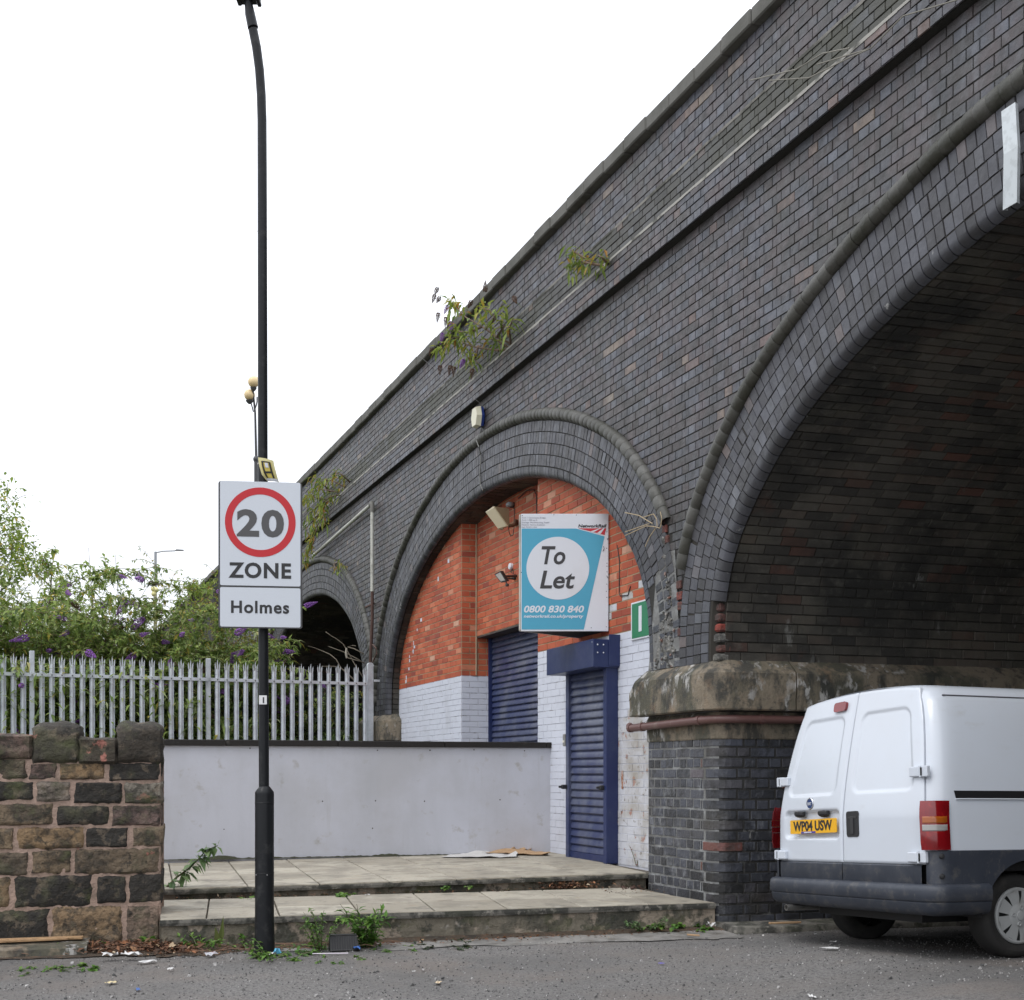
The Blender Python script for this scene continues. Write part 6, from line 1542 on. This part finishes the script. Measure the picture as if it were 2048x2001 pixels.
brs = [[root, wq(1560, 1170, .10), wq(1330, 1060, .22), wq(1060, 870, .30), wq(760, 700, .38), wq(560, 500, .42), wq(500, 400, .42)],
       [root, wq(1340, 1310, .14), wq(980, 1260, .22), wq(760, 1200, .30), wq(560, 1050, .35), wq(380, 1200, .38), wq(260, 1330, .40)],
       [wq(1130, 910, .30), wq(1320, 720, .3), wq(1200, 560, .3), wq(1000, 520, .32)], [wq(1130, 910, .30), wq(1350, 600, .3), wq(1450, 420, .3)],
       [wq(1060, 870, .3), wq(820, 980, .33), wq(640, 960, .36), wq(520, 920, .38)], [root, wq(1560, 900, .2), wq(1640, 700, .25)], [root, wq(1300, 1100, .2), wq(1000, 1100, .25)],
       [wq(980, 1260, .22), wq(930, 1480, .25), wq(1000, 1560, .25)], [wq(1330, 1060, .22), wq(1480, 850, .24), wq(1360, 800, .24)], [wq(760, 1200, .3), wq(700, 1300, .3), wq(820, 1480, .3)], [wq(560, 1050, .35), wq(480, 1100, .36), wq(760, 1040, .34)]]
fls = []
for x, y, a, dry in ((230, 160, 200, 1), (180, 290, 210, 1), (270, 335, 190, 1), (420, 490, 200, 0), (250, 620, 240, 1), (390, 700, 250, 1), (430, 720, 260, 1), (490, 780, 250, 0), (330, 1000, 230, 0), (130, 1280, 210, 1), (1115, 210, 85, 1), (1650, 330, -50, 1), (280, 1600, -95, 1), (540, 1620, 250, 1), (880, 1660, 250, 1), (720, 1500, 200, 0), (470, 1600, 240, 1), (860, 400, 200, 1)):
    s, z = fpx(*q9(x, y), -.4); fls.append((fp(s, z, -.4), U * -math.cos(R(a)) * -1 * -1 + Z * math.sin(R(a)), .58, bool(dry)))
wall_plant('wall_buddleia', 'large buddleia sprouting from the viaduct parapet against the sky', root, brs, YBUD, 61, nl=30, lsz=.155, flowers=fls)
q10 = lambda x, y: (800 + x / 3.808, 500 + y / 3.808)
def wq2(x, y, o_): s, z = fpx(*q10(x, y), -o_); return fp(s, z, -o_)
r2 = wq2(1600, 130, .05)
wall_plant('wall_sprig', 'small yellow-green shrub growing from the viaduct wall above the middle arch', r2, [[r2, wq2(1480, 110, .15), wq2(1350, 100, .2), wq2(1290, 150, .25)], [r2, wq2(1540, 60, .2), wq2(1510, 40, .2)], [wq2(1480, 110, .15), wq2(1370, 40, .2), wq2(1300, 0, .25)], [r2, wq2(1420, 100, .2), wq2(1320, 60, .2)]], YBUD, 63, nl=34, lsz=.12)
def wq3(x, y, o_): s, z = fpx(x, y, -o_); return fp(s, z, -o_)
r3 = wq3(676, 1010, .05)
wall_plant('wall_creeper', 'hanging yellow-green growth on the viaduct wall just right of the zone sign', r3, [[wq3(a, b, .08), wq3((a + c) / 2, (b + d) / 2 - 6, .25), wq3(c, d, .35)] for a, b, c, d in
   ((690, 975, 640, 960), (676, 985, 612, 985), (665, 1000, 615, 1030), (655, 1020, 610, 1060), (650, 1030, 618, 1085), (640, 1000, 650, 1050), (700, 965, 665, 945), (680, 990, 640, 1010), (640, 1050, 612, 1110), (630, 1080, 608, 1130), (660, 985, 625, 955), (650, 1000, 600, 1000))], YBUD, 65, nl=64, lsz=.15)
r4 = wq3(668, 1128, .05)
wall_plant('ring_fern', 'small green plant on the crown of the far arch ring', r4, [[r4, wq3(676, 1125, .15), wq3(690, 1133, .2)], [r4, wq3(670, 1135, .15), wq3(676, 1142, .2)]], YBUD, 66, nl=30, lsz=.12)
r5 = wq3(1312, 1050, .03)
m = M(); q11 = lambda x, y: (1250 + x / 5.44, 1000 + y / 5.44)
def wq4(x, y, o_): s, z = fpx(*q11(x, y), -o_); return fp(s, z, -o_)
for pl_ in (((350, 300), (300, 290), (230, 285), (100, 345), (0, 390)), ((330, 315), (270, 400), (220, 510)), ((350, 290), (345, 210), (310, 155), (200, 190)), ((390, 290), (400, 200), (385, 130)), ((300, 260), (150, 170), (0, 140)), ((350, 300), (380, 310), (390, 270)), ((260, 260), (60, 330), (0, 350))):
    m.tube([wq4(*p, .12) for p in pl_], .0045, 5)
tag(m.build('dead_roots', mat('straw_root', (.38, .30, .19), .9), loc=r5), 'pale dead stems curling out of the broken brickwork above the pier', 'dead plant')
m = M()
for pl_ in (((1380, 180), (1300, 215), (1150, 290), (1000, 300)), ((1700, 0), (1500, 60), (1380, 180), (1180, 240)), ((930, 300), (1100, 260), (1200, 200), (1300, 180))): m.tube([wq3(1000 + x / 1.86, y / 1.86, .25) for x, y in pl_], .005, 5)
tag(m.build('trailing_stem', mat('grey_stem', (.22, .21, .18), .9), loc=wq3(1700, 100, .25)), 'thin bare stems trailing over the parapet brickwork at the upper right', 'dead plant')
# weeds at the steps
def weed(name, label, base, nst, h_, spread, lsz, mt, seed, nl=8, wf=.2, lean_=Vector((0, 0, 0)), cat='weed', curl=.25):
    random.seed(seed); t = thing(name, label, cat, base); ms, ml = M(), M()
    for i in range(nst):
        a = random.uniform(0, 6.28); pts = arch_stem(base + Vector((math.cos(a), math.sin(a), 0)) * spread * .2, Vector((math.cos(a) * spread, math.sin(a) * spread, h_)) + lean_, h_ * random.uniform(.6, 1.05), curl, 6)
        ms.tube(pts, [.004 - .0004 * k for k in range(len(pts))], 4)
        for e in range(int(nl * 1.6)):
            k = random.randint(1, 6); p = pts[k - 1].lerp(pts[k], random.random()); leaf(ml, p, rv(1) * Vector((1, 1, .45)) + (pts[k] - pts[k - 1]).normalized() * .5, Z, lsz * random.uniform(.6, 1.2), lsz * wf * .62, random.random(), random.uniform(.1, .8))
    ms.build('stem', STEM, t, kind='stuff'); ml.build('foliage', mt, t, kind='stuff'); return t
def gp_(x, y, z=.02): return G(x, y, z)
q12 = lambda x, y: (280 + x / 5.732, 1680 + y / 5.732)
q13 = lambda x, y: (600 + x / 3.898, 1730 + y / 3.898)
BUDW = leaf_mat('young_buddleia_leaf', [(0, (.08, .15, .06)), (.5, (.15, .24, .10)), (1, (.26, .36, .16))], .35)
b0 = G(*q12(285, 640), .27); sd_ = lambda x, y: P(*q12(x, y), b0.y - .1)
random.seed(77); t = thing('buddleia_seedling', 'young buddleia leaning out from the end of the stone wall over the steps', 'plant', b0); ms, ml = M(), M()
for pl_, nl_ in (([b0, sd_(310, 540), sd_(420, 430), sd_(560, 330), sd_(670, 220), sd_(760, 120), sd_(890, 65)], 62), ([b0, sd_(330, 600), sd_(400, 690), sd_(520, 670), sd_(640, 650)], 40)):
    ms.tube(pl_, [.012 - .0014 * k for k in range(len(pl_))], 6)
    for i in range(nl_):
        k = 1 + int((len(pl_) - 1) * (i / nl_)); p = pl_[k - 1].lerp(pl_[k], random.random()); leaf(ml, p, Vector((random.gauss(.15, .9), random.gauss(-.3, .6), random.gauss(-.25, .6))), Z, random.uniform(.09, .16) * (1.1 - .4 * i / nl_), .030, random.random(), .8)
    for i in range(8): p = random.choice(pl_[2:]); leaf(ml, p, Vector((random.gauss(0, .4), 0, 1)), Z, .06, .008, .9, .1)
ms.build('stem', STEM, t, smooth=True, kind='stuff'); ml.build('foliage', BUDW, t, kind='stuff')
wl = [('leafy_weed', 'bright green broad-leaved weed at the corner of stone wall and step', q12(175, 1180), .01, 16, .17, .8, .085, WEED, 14, .62),
 ('tall_weed', 'slim weed climbing the riser left of the two dock leaves', q12(715, 1270), .01, 5, .20, .35, .05, WEED, 10, .4),
 ('sow_thistle', 'upright thin weed just left of the lamp post base', q12(1235, 1270), .01, 6, .24, .6, .05, WEED, 8, .45),
 ('lamp_weed', 'weed growing against the front of the lamp post base', q12(1480, 1370), .01, 6, .20, .5, .05, WEED, 8, .5),
 ('spread_weed', 'low spreading weed to the right of the lamp post', q12(1680, 1330), .01, 9, .14, 1.4, .055, WEED, 9, .4),
 ('spiky_weed', 'second spreading weed near the wall foot, right of the lamp post', q12(1780, 1270), .01, 9, .13, 1.6, .055, WEED, 8, .35),
 ('lacy_weed', 'tall lacy weed in front of the riser, left of the black crate', q13(160, 660), .01, 12, .36, .35, .035, WEED, 16, .55),
 ('bushy_weed', 'tallest bushy weed against the riser, right of the black crate', q13(530, 640), .01, 14, .36, .30, .085, WEED, 16, .3),
 ('crate_weed', 'small weed with round leaves beside the left of the black crate', q13(230, 650), .01, 6, .12, .9, .05, WEED, 6, .8),
 ('gutter_weed', 'tiny weed at the edge of the asphalt below the white straw', q13(290, 735), .01, 7, .05, 1.5, .035, WEED, 6, .5),
 ('small_weed', 'tiny weed by the riser right of the bushy weed', q13(735, 650), .01, 7, .06, 1.3, .04, WEED, 6, .5),
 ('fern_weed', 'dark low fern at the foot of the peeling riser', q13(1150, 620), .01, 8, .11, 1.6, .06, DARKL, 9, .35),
 ('pale_weed', 'pale wispy weed on the riser near the pier', (1250 + 180 / 4.76, 1500 + 1720 / 4.76), .02, 12, .20, .5, .035, BUDW, 12, .5),
 ('clump_weed', 'bright small weed near the riser, nearer the pier', (1250 + 375 / 4.76, 1500 + 1680 / 4.76), .05, 6, .09, .8, .05, WEED, 7, .7),
 ('pier_weed', 'last small weed on the riser beside the pier kerb', (1250 + 650 / 4.76, 1500 + 1700 / 4.76), .03, 6, .08, .8, .045, WEED, 7, .6),
 ('wall_weed', 'trailing weed in front of the lowest tan stone of the old wall', (600 / 2.784, 1400 + 1345 / 2.784), .03, 14, .16, 1.0, .03, WEED, 14, .6),
 ('star_weed', 'star-shaped weed at the foot of the black bottom stone', (235 / 2.784, 1400 + 1372 / 2.784), .05, 7, .06, 1.4, .06, WEED, 5, .3),
 ('foot_weed', 'small weed at the foot of the old wall at the left edge', (30 / 2.784, 1400 + 1370 / 2.784), .05, 8, .07, 1.2, .05, WEED, 7, .4),
 ('mid_weed', 'little round-leaved weed between the stones and the kerb slab', (350 / 2.784, 1400 + 1360 / 2.784), .03, 7, .07, .8, .04, WEED, 7, .8),
 ('kerb_weed', 'round-leaved creeping weed in front of the kerb slab, left one', (225 / 2.784, 1400 + 1505 / 2.784), .01, 7, .09, 1.1, .035, WEED, 5, .6),
 ('kerb_creeper', 'round-leaved creeping weed in front of the kerb slab, middle one', (365 / 2.784, 1400 + 1500 / 2.784), .01, 5, .07, 1.0, .035, WEED, 5, .6),
 ('kerb_sprout', 'small sprout at the right end of the kerb slab', (435 / 2.784, 1400 + 1490 / 2.784), .01, 4, .06, 1.0, .04, WEED, 5, .9),
 ('coping_plant', 'pale silvery plant behind the low coping stone at the left', (60 / 2.784, 1400 + 200 / 2.784), 1.60, 9, .16, .7, .05, BUDW, 8, .3)]
for i, (nm_, lb_, (x, y), z, ns, h_, sp_, ls, mt, nl_, wf) in enumerate(wl):
    b = G(x, y, z) if nm_ != 'coping_plant' else P(x, 1478, 9.35)
    weed(nm_, lb_, b, ns, h_, sp_ * .5, ls, mt, 300 + i, nl=nl_, wf=wf)
def on_riser2(x, y): 
    k = (x - CX) / F; t_ = (k * L2b.y - L2b.x) / (d1.x - k * d1.y); p = L2b + d1 * t_; return Vector((p.x, p.y - .02, EYE + (HY - y) / F * p.y))
for i, (nm_, lb_, (x, y), ns, h_, ls) in enumerate((('step_weed', 'small star-like weed on the upper riser left of the lamp post', q12(1160, 675), 6, .08, .07), ('riser_creeper', 'heart-leaved creeper hanging on the upper riser', q13(250, 235), 8, .13, .06), ('riser_sprig', 'single sprig on the middle of the upper riser', q13(1215, 170), 3, .10, .05), ('dead_sprig', 'reddish dead sprig at the base of the upper riser', q13(1535, 200), 6, .07, .03), ('dead_stalk', 'thin dry stalk against the upper riser, left of the dead sprig', q13(1030, 205), 5, .10, .02))):
    weed(nm_, lb_, on_riser2(x, y), ns, h_, .5, ls, WEED if i < 3 else DRYF, 350 + i, nl=5, wf=.6 if i < 3 else .3)
weed('red_stem_weed', 'thin red-stemmed weed against the peeling white brick beside the pier', G(1250 + 120 / 4.76, 1500 + 1110 / 4.76, .41), 3, .30, .12, .03, mat('red_stem', (.20, .06, .05), .8), 371, nl=5, wf=.4)
dk = thing('dock_leaves', 'two broad brown-green dock leaves standing at the riser', 'weed', G(*q12(920, 1250), .01)); m = M(); b = G(*q12(920, 1250), .01)
leaf(m, b, Vector((.10, 0, 1)), Vector((0, -1, 0)), .235, .020, .3, -.1); leaf(m, b, Vector((-.25, 0, 1)), Vector((0, -1, 0)), .16, .026, .2, -.1); m.build('leaf', leaf_mat('dock_leaf', [(0, (.11, .12, .03)), (1, (.09, .16, .04))]), dk)
# ---------------------------------------------------------------- litter
random.seed(9)
def scrap(name, label, x, y, z, sx_, sy_, mt, seed, cat='litter', lift=.012, n=5):
    random.seed(seed); c = G(x, y, z); rows = []; a = random.uniform(0, 3.1)
    for j in range(n):
        rows.append([c + Vector((math.cos(a), math.sin(a), 0)) * (sx_ * (i / (n - 1) - .5) * (1 + random.uniform(-.25, .25))) + Vector((-math.sin(a), math.cos(a), 0)) * (sy_ * (j / (n - 1) - .5) * (1 + random.uniform(-.25, .25))) + Z * (random.uniform(.1, 1) * lift + gz(c.x, c.y)) for i in range(n)])
    m = M(); m.grid(rows); return tag(m.build(name, mt, loc=c), label, cat)
PAP = mat('paper', (.62, .61, .60), .8, layers=[((.35, .33, .3), 30, .55, .7, .6)]); BLUEP = mat('blue_plastic', (.05, .14, .42), .4); CARD = mat('brown_card', (.38, .24, .13), .85, layers=[((.5, .36, .22), 14, .5, .7, .6)])
scrap('paper_scrap', 'crumpled white tissue on the leaf litter by the stone wall', 600 / 2.784 + 5, 1400 + 1430 / 2.784, .03, .10, .07, PAP, 1, lift=.04)
scrap('tissue_scrap', 'second, longer crumpled tissue in the leaf litter', 730 / 2.784, 1400 + 1428 / 2.784, .03, .13, .05, PAP, 2, lift=.035)
scrap('white_scrap', 'flat white scrap at the edge of the leaf litter', 820 / 2.784, 1400 + 1462 / 2.784, .01, .11, .05, PAP, 3, lift=.015)
scrap('yellow_wrapper', 'cream wrapper lying alone on the asphalt at lower left', 622 / 2.784, 1400 + 1577 / 2.784, .01, .065, .05, mat('cream_paper', (.62, .52, .30), .7), 4)
scrap('blue_wrapper', 'thin blue scrap on the asphalt at lower left', 768 / 2.784, 1400 + 1614 / 2.784, .008, .07, .02, BLUEP, 5, lift=.008)
scrap('grey_stone', 'pale pebble on the asphalt below the step corner', 953 / 2.784, 1400 + 1505 / 2.784, .01, .04, .035, PAP, 6, lift=.02)
scrap('foil_wrapper', 'shiny crumpled wrapper by the weeds left of the lamp post', 1175 / 2.784, 1400 + 1425 / 2.784, .015, .09, .06, mat('foil', (.5, .5, .53), .35, layers=[((.45, .08, .09), 40, .6, .66, .8)]), 7, lift=.03)
scrap('blue_packet', 'bright blue crumpled packet among the weeds right of the lamp post', *q12(1575, 1320), .02, .04, .05, mat('cyan_packet', (.10, .38, .55), .4), 8, lift=.05)
scrap('white_packet', 'white and red scrap under the weeds right of the lamp post', *q12(1520, 1330), .015, .07, .04, PAP, 9, lift=.03)
scrap('blue_rag', 'blue plastic scrap beside the black crate', *q13(440, 665), .012, .08, .045, BLUEP, 10, lift=.03)
scrap('tan_scrap', 'tan cardboard scrap in the road right of centre', (1250 * 0 + 600 + 672 / 2.436), 1400 + 1380 / 2.436, .01, .085, .03, mat('cream_paper2', (.62, .50, .34), .7), 11)
scrap('white_stick', 'short white scrap on the asphalt below the steps', 600 + 600 / 2.436, 1400 + 1316 / 2.436, .008, .06, .014, PAP, 12, lift=.01)
scrap('second_white_stick', 'smaller white scrap left of the short white one', 600 + 555 / 2.436, 1400 + 1325 / 2.436, .008, .03, .012, PAP, 13, lift=.008)
scrap('road_paper', 'white blob of paper on the road left of the van', 1250 + 1015 / 2.442, 1250 + 1562 / 2.442, .02, .045, .03, PAP, 14)
scrap('flat_paper', 'flattened pale paper on the road left of the van', 1250 + 1003 / 2.442, 1250 + 1603 / 2.442, .02, .12, .06, PAP, 15, lift=.006)
scrap('van_scrap', 'white fragment in front of the far wheel of the van', 1250 + 930 / 2.442, 1250 + 1512 / 2.442, .02, .05, .02, PAP, 16, lift=.01)
scrap('bottom_scrap', 'white scrap at the bottom edge of the road', 1250 + 910 / 2.442, 1250 + 1829 / 2.442, .01, .08, .03, PAP, 17)
scrap('purple_scrap', 'purple fragment on the asphalt near the pier', 1250 + 180 / 2.442, 1250 + 1655 / 2.442, .01, .05, .03, mat('purple_scrap_mat', (.16, .13, .45), .5), 18, lift=.006)
scrap('kerb_paper', 'folded white paper standing on the kerb corner by the pier', 1250 + 820 / 4.76, 1500 + 1690 / 4.76, .06, .10, .03, PAP, 19, lift=.05)
scrap('step_paper', 'small white scrap on the lower tread', *q13(525, 237), .27, .04, .02, PAP, 20, lift=.012)
m = M(); a, b = G(*q13(97, 694), .018), G(*q13(375, 690), .018); m.tube([a, b], .0042, 8); tag(m.build('drinking_straw', mat('straw_white', (.66, .60, .66), .4), loc=a), 'white drinking straw lying in the gutter below the black crate', 'straw')
m = M(); a, b = G(1250 + 590 / 4.76, 1500 + 1760 / 4.76, .03), G(1250 + 710 / 4.76, 1500 + 1768 / 4.76, .03); m.bbox((a + b) / 2, (b - a) / 2, Vector((0, .012, 0)), Z * .006, .003); tag(m.build('wood_splinter', CARD, loc=a), 'orange-brown wood splinter at the foot of the pier kerb', 'splinter')
m = M(); a, b = G(1540 - 2, 1847, .09), G(1602, 1845, .09); m.bbox((a + b) / 2, (b - a) / 2, Vector((0, .02, 0)), Z * .007, .003); tag(m.build('wooden_stick', CARD, loc=a), 'flat brown wooden stick lying on the kerb behind the van', 'stick')
# black crate
cr_ = thing('black_crate', 'small black ribbed plastic crate lying at the foot of the step', 'crate', G(*q13(345, 665), .01)); b = G(*q13(345, 668), .01)
m = M(); wd, hh, dp = .105, .110, .05; c = b + V2 * dp + Z * hh / 2
m.add([c - W2 * wd * .98 - Z * hh / 2 - V2 * dp, c + W2 * wd * 1.06 - Z * hh / 2 - V2 * dp, c + W2 * wd * .92 + Z * hh / 2 - V2 * dp * .2, c - W2 * wd * .95 + Z * hh / 2 - V2 * dp * .2, c - W2 * wd - Z * hh / 2 + V2 * dp, c + W2 * wd - Z * hh / 2 + V2 * dp, c + W2 * wd * .9 + Z * hh / 2 + V2 * dp, c - W2 * wd * .9 + Z * hh / 2 + V2 * dp], [(0, 1, 2, 3), (0, 3, 7, 4), (1, 5, 6, 2), (3, 2, 6, 7), (4, 7, 6, 5)]); m.build('body', BLK, cr_)
m = M()
for i in range(11): u_ = -wd * .88 + wd * 1.76 * i / 10; a = c + W2 * u_ - Z * hh * .46 - V2 * (dp + .002); e = c + W2 * u_ * .95 + Z * hh * .40 - V2 * (dp * .25 + .002); m.tube([a, e], .0035, 5)
m.tube([c - W2 * wd - Z * hh * .48 - V2 * (dp + .004), c + W2 * wd * 1.06 - Z * hh * .48 - V2 * (dp + .004)], .006, 5); m.tube([c - W2 * wd * .95 + Z * hh * .48 - V2 * dp * .22, c + W2 * wd * .92 + Z * hh * .48 - V2 * dp * .22], .006, 5); m.build('rib', mat('crate_rib', (.035, .034, .033), .5), cr_)
# flattened cardboard by the wall
def sheet(name, label, pts, zs, mt, seed, th=.006):
    random.seed(seed); ps = [G(x, y, .415) for x, y in pts]; n = 9; rows = []
    for j in range(n):
        rows.append([])
        for i in range(n):
            a, b = i / (n - 1), j / (n - 1); p = ps[0].lerp(ps[1], a).lerp(ps[3].lerp(ps[2], a), b); jx = 1 if (i in (0, n - 1) or j in (0, n - 1)) else 0
            rows[-1].append(p + Z * (zs + .075 * max(0, mnoise.noise(Vector((a * 3.4, b * 2.4, seed)))) + .016 * mnoise.noise(Vector((a * 9, b * 9, seed)))) + Vector((random.uniform(-.02, .02) * jx, random.uniform(-.02, .02) * jx, 0)))
    m = M(); m.grid(rows); m.grid([[p + Z * -th for p in r_] for r_ in rows]); return tag(m.build(name, mt, loc=ps[0]), label, 'cardboard')
q14 = lambda x, y: (600 + x / 2.436, 1400 + y / 2.436)
sheet('flattened_box', 'white flattened cardboard sheet at the foot of the rendered wall', [q14(690, 768), q14(1060, 768), q14(1040, 738), q14(800, 735)], .006, mat('white_card', (.55, .54, .52), .8, layers=[((.25, .23, .22), 7, .52, .68, .8)]), 1)
sheet('torn_cardboard', 'torn brown cardboard on top of the white sheet by the wall', [q14(880, 752), q14(1215, 764), q14(1180, 742), q14(900, 728)], .020, CARD, 2)
sheet('curled_cardboard', 'curled brown cardboard piece rising at the right of the pile', [q14(1030, 752), q14(1130, 750), q14(1110, 728), q14(1040, 722)], .045, CARD, 3)
sheet('blue_card', 'blue printed scrap sticking out of the cardboard pile', [q14(815, 750), q14(855, 742), q14(850, 730), q14(822, 738)], .035, BLUEP, 4)
# leaf litter, twigs, grit: uncountable
random.seed(12)
LIT = mat('dead_leaf', [(0, (.05, .03, .02)), (.4, (.10, .05, .028)), (.7, (.17, .08, .042)), (.88, (.30, .13, .06)), (.95, (.34, .23, .13)), (1, (.5, .42, .3))], .85)
m = M()
def dl(p, s_): a = Vector((random.gauss(0, 1), random.gauss(0, 1), random.gauss(0, .25))).normalized(); leaf(m, p, a, Z + rv(.5), s_, s_ * random.uniform(.15, .35), random.random(), random.uniform(-.5, .5))
for i in range(1300):
    t = random.random(); a = Vector((-3.25, 9.15, 0)).lerp(Vector((-2.35, 9.22, 0)), t ** .8) - V2 * (abs(random.gauss(0, .16)) - .05); dl(a + Z * (.02 + .05 * random.random() ** 2), random.uniform(.02, .07))
for i in range(1150):
    t = random.random() ** 1.25; a = Vector((-2.6, 9.12, 0)).lerp(Vector((1.7, 10.36, 0)), t) - V2 * abs(random.gauss(.02, .07 + .07 * (1 - t))); dl(a + Z * (.015 + gz(a.x, a.y)), random.uniform(.010, .042))
for i in range(500):
    c = G(*q14(1290 + random.gauss(0, 60), 918), .265); a = c + W2 * random.gauss(0, .10) + V2 * random.gauss(0, .045); dl(a + Z * (.01 + .05 * random.random() ** 2), random.uniform(.02, .05))
for i in range(330):
    t = random.random(); a = L2b.lerp(R2b, t) - V2 * abs(random.gauss(.0, .035)); dl(a + Z * (.272), random.uniform(.008, .028))
for i in range(60):
    a = L2b.lerp(R2b, .86 + .14 * random.random()) - V2 * random.uniform(.05, .55); dl(a + Z * .262, random.uniform(.01, .03))
tag(m.build('leaf_litter', LIT, None, kind='stuff'), 'drifts of dead brown leaves along the foot of the wall and steps', 'leaf litter')
m = M()
for i in range(120):
    if i < 80: c = Vector((-2.9, 9.2, 0)).lerp(Vector((-4.0, 9.0, 0)), random.random() ** 1.2) - V2 * random.uniform(-.02, .22)
    else: c = Vector((-2.6, 9.12, 0)).lerp(Vector((-1.0, 9.5, 0)), random.random()) - V2 * random.uniform(.02, .3)
    a = random.uniform(-.5, .5); L_ = random.uniform(.06, .30); d_ = Vector((math.cos(a), math.sin(a), random.uniform(-.06, .08))); m.tube([c + Z * .03, c + d_ * L_ * .5 + Z * (.03 + random.uniform(0, .03)), c + d_ * L_ + Z * .025], .0022, 4, random.random())
tag(m.build('twigs', mat('dry_twig', (.20, .12, .08), .9), None, kind='stuff'), 'dry twigs scattered in the leaf litter', 'twigs')
m = M()
for i in range(7600):
    if i < 6000: Y = 6.9 + 3.6 * random.random(); x = random.uniform(-3.8, 4.2) * Y / 9
    else: t = random.random(); q = Vector((-2.6, 9.1, 0)).lerp(Vector((1.8, 10.3, 0)), t) - V2 * abs(random.gauss(0, .16)); x, Y = q.x, q.y
    if (Vector((x, Y, 0)) - E0).dot(V2) > -.01: continue
    s_ = random.uniform(.003, .0075) * (1 + (random.random() < .03) * 1.6); a = rv(1).normalized(); b = a.orthogonal().normalized(); c = a.cross(b)
    o_ = Vector((x, Y, gz(x, Y) + .008 * mnoise.noise(Vector((x * 1.3, Y * 1.3, 0))) + .003)); m.add([o_ + a * s_, o_ + b * s_, o_ + c * s_ * .8, o_ - a * s_, o_ - b * s_, o_ - c * s_ * .8], [(0, 1, 2), (0, 2, 4), (0, 4, 5), (0, 5, 1), (3, 2, 1), (3, 4, 2), (3, 5, 4), (3, 1, 5)], random.random())
tag(m.build('loose_grit', mat('grit', [(0, (.06, .06, .06)), (.5, (.14, .135, .13)), (.8, (.28, .27, .26)), (.96, (.42, .41, .40)), (1, (.6, .58, .55))], .9), None, kind='stuff'), 'loose grit and chippings scattered over the asphalt', 'grit')
m = M(); c = G(1250 + 80 / 4.76, 1500 + 1325 / 4.76, .265)
for i in range(9): m.bbox(c + W2 * random.gauss(0, .05) + V2 * random.gauss(0, .04) + Z * .012, rv(.012), rv(.012).cross(Z) + Vector((.008, 0, 0)), Z * .008, .002)
tag(m.build('brick_rubble', mat('rubble_dark', (.08, .045, .035), .9), loc=c), 'few dark brick crumbs on the lower tread near the pier', 'rubble')
